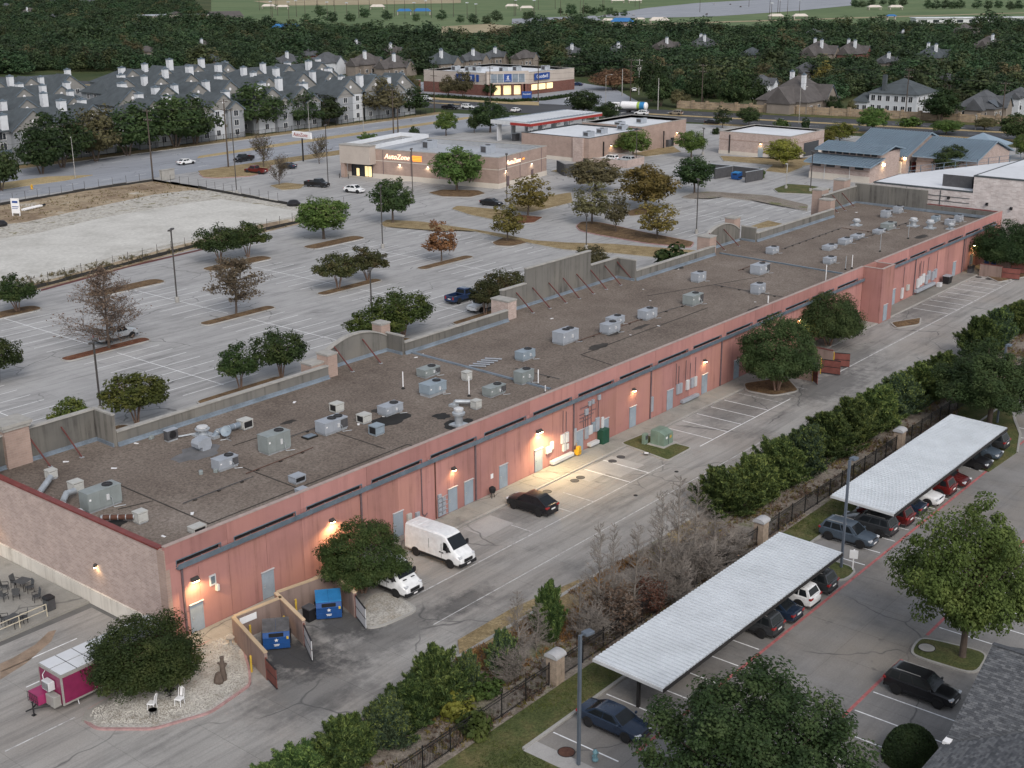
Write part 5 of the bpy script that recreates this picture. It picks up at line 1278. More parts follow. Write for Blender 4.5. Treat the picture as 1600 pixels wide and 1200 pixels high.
# ------------------------------------------------------------------ vans and trailer behind the building
def van(x,y,rz,label,grilled):
 t = thing('cargo_van',label,'van',(x,y,.03),rz,'white vans parked behind the shops')
 pm = PAINT['white']
 def rg(xx,wl,zl,zw,zt,wt): return [(xx,-wl * .9,zl),(xx,-wl,zl + .15),(xx,-wl,zw),(xx,-wt,zt - .12),(xx,-wt * .86,zt),(xx,wt * .86,zt),(xx,wt,zt - .12),(xx,wl,zw),(xx,wl,zl + .15),(xx,wl * .9,zl)]
 loft([rg(-2.98,.98,.48,1.5,2.50,.86),rg(-2.92,1.02,.40,1.5,2.58,.90),(rg(-1.0,1.03,.38,1.5,2.62,.92)),rg(.9,1.03,.38,1.5,2.62,.91),rg(1.35,1.02,.38,1.45,2.52,.88),rg(2.25,1.01,.38,1.25,1.52,.90),rg(2.75,.97,.40,1.0,1.22,.86),rg(2.98,.86,.44,.85,.98,.78),rg(3.03,.70,.5,.75,.86,.66)]).build('body',pm,t,32)
 q = MB(); quad_on(q,(2.22,-.88,1.56),(2.22,.88,1.56),(1.40,.84,2.44),(1.40,-.84,2.44),.03,.97,.02,.92,.03); q.build('windscreen',M['glass'],t)
 for s in (-1,1):
  y0,y1 = 1.035 * s,.965 * s
  pts = [(2.12,y0,1.40),(1.25,y0,1.40),(1.25,y1,2.05),(1.52,y1,2.05)]
  MB().add(pts,[(0,1,2,3) if s > 0 else (3,2,1,0)]).build('side_window',M['glass'],t)
  MB().bbox(1.78,s * 1.04 if s > 0 else -1.30,1.45,1.95,1.30 if s > 0 else -1.04,1.82,.04).build('mirror',M['black'],t)
  MB().box(-1.45,s * 1.034 - .012,.46,1.55,s * 1.034 + .012,.66).build('side_moulding',M['black'],t)
  MB().box(-.28,s * 1.03 - .012,1.2,-.26,s * 1.03 + .012,2.0).box(1.06,s * 1.03 - .012,.7,1.08,s * 1.03 + .012,1.9).build('door_gap',M['coil'],t)
  MB().box(.85,s * 1.04 - .02,1.12,1.02,s * 1.04 + .02,1.22).box(1.12,s * 1.04 - .02,1.12,1.3,s * 1.04 + .02,1.2).build('door_handle',M['black'],t)
  for wx_ in (1.95,-1.75):
   n = 14; a = MB(); P = [(wx_ + math.cos(math.pi * i / n) * .47,s * 1.036,.36 + math.sin(math.pi * i / n) * .47) for i in range(n + 1)]
   a.add(P,[tuple(range(n,-1,-1)) if s > 0 else tuple(range(n + 1))]); a.build('wheel_arch',M['black'],t); wheel(t,wx_,s * .945,.36,.22)
  MB().bbox(2.55,s * .72 - .17,.98,2.93,s * .72 + .17,1.16,.04).build('headlight',M['lamp_clear'],t)
  MB().box(-3.0,s * .92 - .07,.9,-2.95,s * .92 + .07,1.5).build('tail_light',M['lamp_red'],t)
 MB().bbox(2.80,-.95,.36,3.08,.95,.62,.05).build('bumper',M['black'],t)
 MB().bbox(2.75,-.5,.66,3.06,.5,.92,.03).build('grille',M['black'],t)
 MB().box(3.081,-.2,.42,3.09,.2,.54).build('number_plate',M['plate'],t)
 for i in range(5): MB().box(-2.4 + i * .62,-.72,2.605,-2.36 + i * .62,.72,2.632).build('roof_rib',pm,t)
 if grilled: MB().box(2.30,-.6,1.44,2.45,-.25,1.47).box(2.3,.25,1.44,2.45,.6,1.47).build('bonnet_vent',M['black'],t)
 MB().box(-2.97,-.9,.36,-2.9,.9,.5).build('rear_step',M['black'],t)
 return t
van(68.5,64.1,-math.pi / 2,'white high roofed cargo van in the open beside the salmon wall',False)
van(62.2,63.9,-math.pi / 2,'white van partly hidden by the tree, nose out next to the dumpster enclosure',True)
t = thing('food_trailer','magenta box trailer with white ribbed roof hitched nose down near the gravel bed','trailer',(36.75,68.75,.03),0)
Lt,hw = 8.4,1.28
MB().bbox(.0,-hw,.55,Lt,hw,2.55,.04).build('body',M['magenta'],t)
MB().box(-.02,-hw - .02,2.45,Lt + .02,hw + .02,2.66).build('roof_trim',M['trim_grey'],t)
for s in (-1,1): MB().box(.0,s * hw - .03,.5,Lt,s * hw + .03,.62).box(-.03,s * hw - .04,.5,.09,s * hw + .04,2.45).build('edge_trim',M['trim_grey'],t)
for i in range(7):
 for s in (0,1):
  MB().box(.06 + i * 1.19,-hw + .05 + s * hw,2.662,.06 + i * 1.19 + 1.12,-.03 + s * (hw - .02),2.69).build('roof_panel',M['white_roof'],t)
MB().box(.05,-hw + .03,2.655,Lt - .05,hw - .03,2.661).build('roof_seam',M['black'],t)
for xx in (3.55,4.6):
 for s in (-1,1): wheel(t,xx,s * (hw + .02),.36,.24)
 MB().tube((xx,-hw,.36),(xx,hw,.36),.05).build('axle',M['black'],t)
for s in (-1,1): MB().extr([(2.95,.62),(3.1,.84),(5.05,.84),(5.2,.62)],'y',s * (hw + .16) - .13,s * (hw + .16) + .13).build('fender',M['trim_grey'],t)
MB().tube((0,-.9,.5),(-1.5,0,.5),.05).tube((0,.9,.5),(-1.5,0,.5),.05).tube((-1.35,0,.5),(-1.9,0,.52),.05).build('tongue',M['black'],t)
MB().tube((-1.4,0,.05),(-1.4,0,1.0),.045).tube((-1.5,0,.95),(-1.3,0,.95),.03).box(-1.52,-.12,.0,-1.28,.12,.04).build('jack',M['black'],t)
MB().bbox(-1.0,-.05,.5,-.03,1.15,1.15,.02).build('front_locker',M['magenta_lit'],t)
mb = MB()
for i in range(6): mb.tube((-1.05 ,.05 + i * .22,.45),(-1.05,.05 + i * .22,1.15),.016,n=4)
mb.tube((-1.05,0,1.15),(-1.05,1.2,1.15),.02,n=4).tube((-1.05,0,.75),(-1.05,1.2,.75),.016,n=4).tube((-1.05,1.2,.45),(-.05,1.2,.45),.02,n=4).build('rail_guard',M['black'],t)
MB().bbox(-.55,-1.1,.5,-.03,-.15,1.25,.03).build('generator_box',M['trim_grey'],t)
ac = MB().bbox(-.5,-.55,1.45,-.03,.25,2.05,.03).build('air_conditioner',M['white_metal'],t)
mb = MB()
for i in range(6): mb.box(-.512,-.5 + i * .12,1.5,-.502,-.44 + i * .12,2.0)
mb.build('grille_slots',M['coil'],ac)
MB().path([(-.02,.5,2.4),(-.3,.35,2.3),(-.35,.2,2.06)],.03).build('hose',M['white_metal'],t)
MB().box(2.3,-hw - .03,.75,2.34,-hw - .01,1.15).build('marker',M['lamp_clear'],t); MB().tube((1.0,-hw,.5),(1.0,-hw - .1,.2),.03).build('stabiliser',M['white_metal'],t)
# ------------------------------------------------------------------ dumpsters and their enclosures
def dumpster(x,y,rz,label,lid,mark=True):
 t = thing('dumpster',label,'dumpster',(x,y,.03),rz,'blue dumpsters behind the shops')
 MB().extr([(-.8,.12),(-.95,1.05),(-.80,1.45),(.78,1.62),(.82,.12)],'x',-.92,.92).build('bin',M['bin_blue'],t)
 for s in (-1,1):
  MB().box(s * .925 - .03,-.85,.5,s * .925 + .09 if s > 0 else s * .925 + .03,.8,.75).build('fork_pocket',M['black'],t) if s > 0 else MB().box(-1.015,-.85,.5,-.895,.8,.75).build('fork_pocket',M['black'],t)
  LP = [(-.86,1.46),(-.86,1.52),(.80,1.69),(.80,1.63)]
  l = MB().extr(LP,'x',-.93 if s < 0 else .01,-.01 if s < 0 else .93).build('lid',M[lid],t)
  mb = MB()
  for i in range(9):
   xx = (-.88 if s < 0 else .06) + i * .1; mb.extr([(-.78,1.52),(-.78,1.56),(.6,1.70),(.6,1.66)],'x',xx,xx + .045)
  mb.build('lid_rib',M[lid],l)
 f = MB().box(-.92,-.90,.56,.92,-.86,.60).box(-.92,-.975,1.02,.92,-.93,1.07).build('bin_rib',M['bin_blue'],t)
 MB().box(-.5,-.97,1.12,.5,-.86,1.36).build('mouth',M['black'],t); MB().box(-.8,-.6,0,-.6,.6,.118).box(.6,-.6,0,.8,.6,.118).build('skid',M['black'],t)
 if mark:
  st_ = MB(); n = 10
  P = [(math.sin(6.283 * i / n) * (.17 if i % 2 == 0 else .075),math.cos(6.283 * i / n) * (.17 if i % 2 == 0 else .075)) for i in range(n)]
  yo = lambda zz: -.8 - (zz - .12) * .161 - .012
  st_.add([(u,yo(.84 + v),.84 + v) for u,v in P],[tuple(range(n - 1,-1,-1))]); st_.build('star_mark',M['white'],t)
  for zz,w_ in ((.46,.20),(.36,.16)): MB().add([(-w_,yo(zz) - .01,zz),(w_,yo(zz) - .01,zz),(w_,yo(zz + .06) - .01,zz + .06),(-w_,yo(zz + .06) - .01,zz + .06)],[(0,1,2,3)]).build('printed_line',M['white'],t)
  MB().box(.70,yo(.95) - .03,.9,.84,yo(.95) + .02,1.1).build('sticker',M['yellow'],t)
 return t
dumpster(51.0,63.6,math.radians(-40),'blue dumpster with worn grey slatted lid in the left bay of the enclosure','bin_lid_old')
dumpster(56.3,64.0,math.radians(-40),'blue dumpster with clean bright blue lid in the right bay of the enclosure','bin_lid')
def wall_seg(mb,a,b,z0,z1,th):
 a,b = Vector(a),Vector(b); d = (b - a).normalized(); q = Vector((-d.y,d.x)) * th / 2
 return mb.prism([tuple(a + q),tuple(b + q),tuple(b - q),tuple(a - q)],z0,z1)
def enclosure(name,label,segs,h,m,capm,gates,gm):
 a0 = segs[0][0]; t = thing(name,label,'enclosure',(a0[0],a0[1],.0))
 L2 = lambda p: (p[0] - a0[0],p[1] - a0[1])
 for a,b in segs:
  w_ = wall_seg(MB(),L2(a),L2(b),0,h,.22).build('block_wall',M[m],t)
  wall_seg(MB(),L2(a),L2(b),h + .002,h + .09,.28).build('cap',M[capm],w_)
 for a,b,z0,z1,m2 in gates:
  gt = wall_seg(MB(),L2(a),L2(b),z0,z1,.05).build('gate',M[m2],t)
  fr = MB(); wall_seg(fr,L2(a),L2(b),z0 - .04,z0 + .03,.09); wall_seg(fr,L2(a),L2(b),z1 - .03,z1 + .04,.09); wall_seg(fr,L2(a),L2(b),(z0 + z1) / 2 - .03,(z0 + z1) / 2 + .03,.08)
  fr.build('gate_frame',M['black'],gt)
  MB().tube((*L2(a),0),(*L2(a),z1 + .1),.06).build('gate_post',M[gm],t)
 return t
e = enclosure('dumpster_enclosure','tan capped two bay dumpster enclosure with open white gates',[((47.6,60.6),(49.4,66.2)),((49.52,66.2),(53.5,65.85)),((53.7,66.7),(52.2,62.0)),((53.82,66.7),(58.5,65.9)),((58.6,65.9),(57.3,62.2))],1.95,'rose_block','tan_wall',
    [((52.1,61.9),(50.9,59.8),.2,1.7,'white_metal'),((57.25,62.1),(56.3,60.1),.2,1.8,'white_metal'),((47.5,60.5),(47.0,58.9),.2,1.6,'red_gate')],'red_gate')
tag(MB().box(-.7,-.02,-.25,.7,.02,.25).build('notice_board',M['white'],None,None,(50.5,65.95,1.5),math.radians(-5)),'white printed notice on the inside of the enclosure back wall','sign')
for (x,y,lab,z) in ((50.1,65.3,'yellow bollard beside the left dumpster',1.3),(54.6,65.6,'yellow bollard beside the black bin',1.4),(47.5,62.1,'yellow bollard outside the enclosure next to the gravel',1.2),(52.6,64.6,'rust yellow guard post inside the left bay against the middle wall',1.2)):
 t = thing('bollard',lab,'bollard',(x,y,.03),0,'yellow bollards round the dumpsters'); MB().tube((0,0,0),(0,0,z),.08,n=10).build('post',M['yellow'],t,40); MB().lathe([(.08,z),(.06,z + .04),(0,z + .05)],n=10).build('dome',M['yellow'],t)
t = thing('waste_bin','small black bin between the two dumpsters','bin',(54.9,64.5,.03)); MB().extr([(-.3,0),(-.38,1.0),(.38,1.0),(.32,0)],'x',-.35,.35).build('bin',M['black'],t); MB().bbox(-.4,-.43,1.0,.4,.42,1.09,.02).build('lid',M['coil'],t)
e2 = enclosure('dumpster_enclosure','rose block dumpster enclosure with faded red gates swung open by the far trees',[((129.2,62.2),(129.2,67.0)),((129.31,67.0),(135.6,67.0)),((132.4,66.85),(132.4,62.8)),((135.7,67.1),(135.7,62.8))],2.0,'rose_block','brace',
    [((132.4,62.7),(132.9,60.5),.2,1.8,'red_gate'),((135.7,62.7),(136.4,61.0),.2,1.8,'red_gate'),((129.2,62.1),(128.0,60.9),.2,1.8,'red_gate')],'yellow')
dumpster(131.2,64.2,math.radians(5),'blue dumpster inside the far red gated enclosure','bin_lid_old',False)
dumpster(197.5,66.2,math.radians(80),'blue dumpster at the far end of the alley under the tree','bin_lid_old',False)
t = enclosure('dumpster_enclosure','red gated enclosure at the far end of the alley',[((193.0,63.2),(193.0,66.5)),((196.8,63.2),(196.8,66.5))],1.9,'rose_block','brace',[((193.0,63.1),(193.4,60.6),.2,1.8,'red_gate'),((196.8,63.1),(198.4,61.2),.2,1.8,'red_gate')],'red_gate')
# small things along the wall
x,y = 80.3,68.6; t = thing('grill','black covered kettle grill by a pale blue door','grill',(x,y,.14)); MB().lathe([(0,.45),(.24,.5),(.33,.75),(.30,.95),(.12,1.08),(0,1.1)],n=14).build('bowl',M['black'],t,40); MB().tube((-.2,-.1,0),(-.1,-.05,.5),.03).tube((.2,-.1,0),(.1,-.05,.5),.03).tube((0,.2,0),(0,.1,.5),.03).build('legs',M['black'],t)
t = thing('mop_bucket','yellow mop bucket and wringer by the wall','bucket',(93.45,68.9,.14)); MB().extr([(-.22,.1),(-.28,.55),(.28,.55),(.22,.1)],'x',-.25,.25).build('bucket',M['orange_y'],t); MB().bbox(-.2,-.26,.56,.2,.1,.95,.03).build('wringer',M['orange_y'],t); MB().tube((0,.1,.5),(.05,.25,1.2),.02).build('handle',M['orange_y'],t)
t = thing('waste_bin','dark bin with grey lid on the far sidewalk','bin',(184.6,68.3,.14)); MB().extr([(-.4,0),(-.5,1.1),(.5,1.1),(.42,0)],'x',-.5,.9).build('bin',M['black'],t); MB().bbox(-.55,-.55,1.1,.95,.55,1.2,.02).build('lid',M['hvac'],t)
t = thing('grill','black grill under the far wall lamp','grill',(193.9,68.2,.14)); MB().bbox(-.7,-.35,.7,.7,.35,1.15,.08).build('hood',M['black'],t); MB().box(-.6,-.3,0,.6,.3,.69).build('cart',M['coil'],t)
t = thing('crate','white storage crate next to the far dark bin','crate',(182.0,68.4,.14)); MB().bbox(-.4,-.3,0,.4,.3,.5,.03).build('box',M['white_metal'],t); MB().bbox(-.43,-.33,.5,.43,.33,.58,.02).build('lid',M['white_metal'],t)
# transformer island
island(gp([(968,694),(1005,679),(1040,690),(1083,701),(1044,722),(1020,713)]),'lawn',r=.6,name='grass_island')
t = thing('transformer_cabinet','grey green utility transformer cabinet on the small grass island','transformer',(101.1,64.2,.22))
MB().box(-1.2,-1.0,-.1,1.2,1.0,.06).build('pad',M['kerb'],t); MB().bbox(-.85,-.15,.06,.85,.85,1.5,.04).build('tank',M['green_box'],t); MB().extr([(-.16,.06),(-.75,.06),(-.75,1.2),(-.16,1.46)],'x',-.8,.8).build('cabinet',M['green_box'],t)
MB().box(-.02,-.77,.1,.02,-.752,1.15).build('door_gap',M['dark'],t); MB().box(.2,-.775,.7,.5,-.752,.95).build('warning_label',M['yellow'],t); MB().box(-.5,-.775,.75,-.2,-.752,.95).build('plate',M['white'],t)
for i in range(7): MB().box(.87,-.05 + i * .12,.3,.97,.0 + i * .12,1.2).build('cooling_fin',M['green_box'],t)
t = thing('utility_post','short dark green post beside the transformer','post',(100.0,65.5,.2)); MB().bbox(-.3,-.2,0,.3,.2,1.1,.04).build('post',M['green_box'],t); MB().box(-.2,-.22,.5,.2,-.202,.9).build('label_plate',M['coil'],t)
def manhole(px,py,label,r=.42,m='coil',z=.032):
 x,y = G(px,py,z); t = thing('manhole_cover',label,'manhole',(x,y,z),0,'manhole covers in the pavement')
 MB().lathe([(r,0),(r,.012),(r - .05,.012),(r - .05,.006)],n=22).build('rim',M['dark'],t); MB().lathe([(r - .055,0),(r - .055,.014),(0,.014)],n=22).build('lid',M[m],t)
manhole(970,714,'round cover right of its twin on the pale concrete patch',z=.03); manhole(957,720.5,'round cover left of its twin on the pale concrete patch',z=.03)
manhole(907,746,'round cover right of its twin on the lamplit stall',z=.03); manhole(898,751,'round cover left of its twin on the lamplit stall',z=.03); manhole(855,768,'round cover nearest the black car')
manhole(885,1175,'rust brown cover in the concrete apron near the blue sedan',.55,'rust',.108); manhole(1448,1012,'pale cover in the grass island',.6,'cap',.25); manhole(1010,708,'pale cover on the transformer island',.3,'white',.25)
for a,b,l in ((1529,433,'left of three far covers'),(1545,436,'middle of three far covers'),(1560,437,'right of three far covers')): manhole(a,b,'dark round cover at the far alley, ' + l,.5,'dark')
for a,b,l in ((1057,737,'small dark valve cover in the alley right of the grass island'),(993,774,'small dark valve cover in mid alley'),(1407,592,'dark round cover near the conifer hedge')): manhole(a,b,l,.2 if a < 1300 else .5,'dark',.034)
# ------------------------------------------------------------------ terrace furniture and the seats on the gravel
def patio_chair(x,y,rz,label,z=.19):
 t = thing('patio_chair',label,'chair',(x,y,z),rz,'dark mesh chairs on the terrace')
 for sx_ in (-1,1):
  for sy in (-1,1): MB().tube((sx_ * .25,sy * .24,0),(sx_ * .23,sy * .22,.44),.022,n=5).build('leg',M['black'],t)
  MB().path([(.24,sx_ * .27,.44),(.24,sx_ * .27,.66),(-.24,sx_ * .27,.68)],.022,5).build('arm',M['black'],t)
 MB().box(-.26,-.25,.42,.26,.25,.45).build('seat',M['mesh_grey'],t)
 MB().extr([(-.24,.45),(-.20,.45),(-.32,1.0),(-.36,1.0)],'y',-.25,.25).build('backrest',M['mesh_grey'],t)
def patio_table(x,y,label,r=.5):
 t = thing('patio_table',label,'table',(x,y,.19),.3,'dark tables on the terrace')
 MB().bbox(-r,-r,.70,r,r,.74,.015).build('tabletop',M['mesh_grey'],t)
 for sx_ in (-1,1):
  for sy in (-1,1): MB().tube((sx_ * r * .9,sy * r * .9,0),(sx_ * r * .85,sy * r * .85,.7),.025,n=5).build('leg',M['black'],t)
for px,py,a,l in ((8,924,-40,'dark mesh chair at the picture edge furthest left of the rear table'),(25,917,-70,'dark mesh chair behind the rear table by the wall'),(26,935,60,'dark mesh chair with its back to the rear table'),(47,925,170,'dark mesh chair right of the rear table'),(58,939,165,'dark mesh chair standing apart by the grey bin'),(6,938,20,'low dark mesh chair at the left edge between the tables'),(8,974,-30,'dark mesh chair behind the cream railing at the left'),(38,972,150,'dark mesh chair behind the cream railing at the right')):
 x,y = G(px,py,.19); patio_chair(x,y,math.radians(a),l)
x,y = G(37,920,.19); patio_table(x,y,'dark square table by the plinth of the brick wall'); x,y = G(23,978,.19); patio_table(x,y,'dark square table behind the cream railing')
x,y = G(78,952,.19); t = thing('waste_bin','grey panelled bin with black top on the terrace corner','bin',(x,y,.19)); MB().bbox(-.33,-.33,0,.33,.33,.9,.03).build('body',M['mesh_grey'],t); MB().bbox(-.37,-.37,.9,.37,.37,1.12,.09).build('lid',M['black'],t)
for i in range(3): MB().box(-.28 + i * .2,-.345,.06,-.12 + i * .2,-.332,.84).build('side_panel',M['coil'],t)
t = thing('railing','cream painted pipe railing at the terrace edge','railing',(34.0,79.45,.17))
for z in (.55,1.0): MB().tube((0,0,z),(9.0,.2,z),.035).build('rail',M['rail'],t)
for i in range(5): MB().tube((9.0 - i * 2.2,.2 - .05 * i,0),(9.0 - i * 2.2,.2 - .05 * i,1.0),.035).build('post',M['rail'],t)
def white_chair(px,py,rz,label):
 x,y = G(px,py,.22); t = thing('dining_chair',label,'chair',(x,y,.22),rz,'white chairs on the gravel bed')
 for sx_ in (-1,1):
  for sy in (-1,1): MB().tube((sx_ * .24,sy * .22,0),(sx_ * .2,sy * .2,.45),.025,n=6).build('leg',M['white'],t)
 MB().bbox(-.25,-.25,.44,.25,.25,.51,.03).build('seat',M['white'],t)
 MB().path([(-.22,-.2,.5),(-.34,-.2,1.05),(-.36,0,1.18),(-.34,.2,1.05),(-.22,.2,.5)],.026).build('back_frame',M['white'],t); MB().extr([(-.24,.55),(-.22,.55),(-.34,1.1),(-.36,1.1)],'y',-.09,.09).build('back_splat',M['white'],t)
white_chair(238,1108,math.radians(120),'white chair with open frame back nearest the kerb of the gravel bed'); white_chair(281,1101,math.radians(200),'white chair seen from its side beside the office chair')
x,y = G(266,1088,.22); t = thing('office_chair','black swivel office chair on the gravel under the tree','office chair',(x,y,.22),.4)
for k in range(5): MB().tube((0,0,.08),(math.cos(k * 1.257) * .32,math.sin(k * 1.257) * .32,.05),.025,n=5).build('base_arm',M['black'],t)
MB().tube((0,0,.08),(0,0,.45),.03).build('column',M['black'],t); MB().bbox(-.26,-.26,.45,.26,.26,.55,.04).build('seat',M['black'],t); MB().bbox(.2,-.24,.62,.28,.24,1.1,.03).build('backrest',M['black'],t); MB().tube((.2,0,.5),(.26,0,.7),.03).build('back_stem',M['black'],t)
x,y = G(281,1080,.22); t = thing('wire_stool','thin dark wire stool behind the office chair','stool',(x,y,.22))
for k in range(4): MB().tube((math.cos(k * 1.57) * .2,math.sin(k * 1.57) * .2,0),(math.cos(k * 1.57) * .16,math.sin(k * 1.57) * .16,.75),.012,n=4).build('leg',M['iron'],t)
MB().lathe([(.18,.74),(.18,.77),(0,.77)],n=12).build('seat',M['iron'],t)
x,y = G(240,1120,.22); t = thing('plant_stand','dark iron plant stand in front of the white chair','stand',(x,y,.22))
for k in range(4): MB().tube((math.cos(k * 1.57) * .3,math.sin(k * 1.57) * .3,0),(math.cos(k * 1.57) * .22,math.sin(k * 1.57) * .22,.5),.014,n=4).build('leg',M['iron'],t)
MB().lathe([(.28,.5),(.28,.53),(.24,.53),(.24,.5)],n=12).build('ring',M['iron'],t)
x,y = G(347,1064,.22); t = thing('stump_sculpture','dark carved stump sculpture standing on the gravel','sculpture',(x,y,.22))
MB().lathe([(.34,0),(.36,.2),(.26,.5),(.2,.7),(0,.74)],(-.25,0,0),9).build('base',M['bark'],t,20); MB().lathe([(.22,0),(.25,.4),(.17,.9),(.2,1.2),(.12,1.5),(.15,1.75),(0,1.8)],(.12,0,0),8).build('trunk',M['bark'],t,20); MB().tube((.1,0,.8),(.38,-.1,1.2),.09).tube((.1,0,1.1),(-.15,.1,1.4),.07).build('branch',M['bark'],t)
x,y = G(361,1008,.2); t = thing('birdbath','small pale stone stand by the enclosure wall','stand',(x,y,.2)); MB().lathe([(.16,0),(.1,.1),(.09,.45),(.28,.55),(.3,.62),(0,.6)],n=12).build('bowl',M['cap'],t,40); MB().box(-.4,.2,0,-.1,.4,.12).build('base',M['stone'],t)
# ------------------------------------------------------------------ carports
def carport(x0,x1,y0,y1,label,slope=.18):
 t = thing('carport',label,'carport',(x0,y0,0),0,'white roofed carports'); Lx,Wy = x1 - x0,y1 - y0
 zt = lambda y: 2.62 + slope * y / Wy
 n = int(Lx / .40); NP = 6; per = n // NP
 for k in range(NP):                                    # roof sheets, each with its own raised ribs
  mb = MB(); i0,i1 = k * per,(k + 1) * per if k < NP - 1 else n
  for i in range(i0,i1):
   a = Lx * i / n; s = Lx / n; P = [(a + .002,0),(a + s * .28,0),(a + s * .34,.12),(a + s * .92,.12),(a + s,0)]
   for (xa,ha),(xb,hb) in zip(P[:-1],P[1:]): mb.add([(xa,0,zt(0) + ha),(xb,0,zt(0) + hb),(xb,Wy,zt(Wy) + hb),(xa,Wy,zt(Wy) + ha)],[(0,1,2,3)])
  mb.add([(Lx * i0 / n + .01,.01,zt(0) - .012),(Lx * i1 / n - .01,.01,zt(0) - .012),(Lx * i1 / n - .01,Wy - .01,zt(Wy) - .012),(Lx * i0 / n + .01,Wy - .01,zt(Wy) - .012)],[(3,2,1,0)])
  mb.build('roof_sheet',M['carport'],t)
 MB().box(-.05,-.06,zt(0) - .22,Lx + .05,-.004,zt(0) + .03).build('fascia',M['carport_dark'],t)
 MB().box(-.05,Wy + .004,zt(Wy) - .2,Lx + .05,Wy + .06,zt(Wy) + .02).build('fascia',M['white_metal'],t)
 for xx in (-.06,Lx + .004): MB().add([(xx,0,zt(0) - .16),(xx,Wy,zt(Wy) - .16),(xx,Wy,zt(Wy) + .06),(xx,0,zt(0) + .06),(xx + .056,0,zt(0) - .16),(xx + .056,Wy,zt(Wy) - .16),(xx + .056,Wy,zt(Wy) + .06),(xx + .056,0,zt(0) + .06)],[(0,1,2,3),(7,6,5,4),(3,2,6,7),(0,4,5,1),(0,3,7,4),(1,5,6,2)]).build('end_trim',M['white_metal'],t)
 m = max(3,int(Lx / 5.6) + 1)
 for i in range(m):
  xx = .9 + (Lx - 1.8) * i / (m - 1); MB().box(xx - .1,Wy * .45 - .1,0,xx + .1,Wy * .45 + .1,zt(Wy * .45) - .3).build('post',M['carport_dark'],t)
  MB().box(xx - .07,.1,zt(0) - .32,xx + .07,Wy - .1,zt(0) - .02 - .08).build('beam',M['carport_dark'],t)
 for yy in (.8,2.6,4.4): MB().box(.05,yy - .05,zt(0) - .098,Lx - .05,yy + .05,zt(0) - .02).build('purlin',M['carport_dark'],t)
carport(59.4,84.2,37.05,42.35,'near white ribbed carport roof with the dark blue sedan at its end')
carport(93.6,119.8,37.0,42.55,'far white ribbed carport roof beyond the lamp post')
x,y = G(1332,893); t = thing('sign_post','small white sign on a white post beside the lamp post between the carports','sign',(x,y,.2),-1.2); MB().box(-.05,-.05,0,.05,.05,1.7).build('post',M['white'],t); MB().box(-.32,-.09,.95,.32,-.052,1.65).build('sign_face',M['white'],t)
# ------------------------------------------------------------------ iron fence and stone pillars
def fence_run(x0,x1,y,label):
 t = thing('iron_fence',label,'fence',(x0,y,.11),0,'black iron fence along the planting strip'); Lx = x1 - x0; n = max(1,int(round(Lx / 2.45)))
 for i in range(n + 1): MB().box(Lx * i / n - .035,-.035,0,Lx * i / n + .035,.035,1.72).build('post',M['iron'],t)
 for i in range(n):
  a,b = Lx * i / n + .04,Lx * (i + 1) / n - .04
  for z in (.16,1.32,1.52): MB().box(a,-.018,z,b,.018,z + .04).build('rail',M['iron'],t)
  mb = MB(); k = int((b - a) / .125)
  for j in range(1,k): mb.box(a + (b - a) * j / k - .009,-.009,.05,a + (b - a) * j / k + .009,.009,1.62)
  tag(mb.build('picket',M['iron'],t),kind='stuff')
for a,b,l in ((32,58.6,'black iron fence run nearest the camera, left of the first stone pillar'),(59.95,86.2,'black iron fence run between the first and second stone pillars'),(87.5,113.6,'black iron fence run beside the far carport up to the third stone pillar'),(114.9,141.5,'black iron fence run past the third stone pillar, behind the dark conifers')): fence_run(a,b,45.35,l)
for x,l in ((59.27,'stone pillar with rounded cap next to the near carport'),(86.85,'stone pillar with rounded cap between the two carports'),(114.25,'stone pillar with rounded cap behind the far carport'),(142.2,'stone pillar with rounded cap far along the iron fence')):
 t = thing('stone_pillar',l,'pillar',(x,45.35,.1),0,'stone fence pillars'); r = random.Random(int(x))
 MB().box(-.40,-.40,0,.40,.40,1.95).build('core',M['dark'],t)
 for row in range(7):
  z0 = .02 + row * .275
  for face in range(4):
   cs_ = sorted([-.44,r.uniform(-.2,.2),.44]);
   for u0,u1 in zip(cs_[:-1],cs_[1:]):
    dd = r.uniform(.02,.06); a = (u0 + .01,-.40 - dd,u1 - .01,-.38)
    P = {0: a,1: (.38,a[0],.40 + dd,a[2]),2: (a[0],.38,a[2],.40 + dd),3: (-.40 - dd,a[0],-.38,a[2])}[face]
    MB().box(P[0],P[1],z0,P[2],P[3],z0 + .26).build('stone',M['pillar'],t)
 n = 8; MB().extr([(-.52,1.96),(.52,1.96)] + [(.52 * math.cos(math.pi * i / n),2.06 + .24 * math.sin(math.pi * i / n)) for i in range(n + 1)],'x',-.55,.55).build('cap',M['pillar_cap'],t,40)
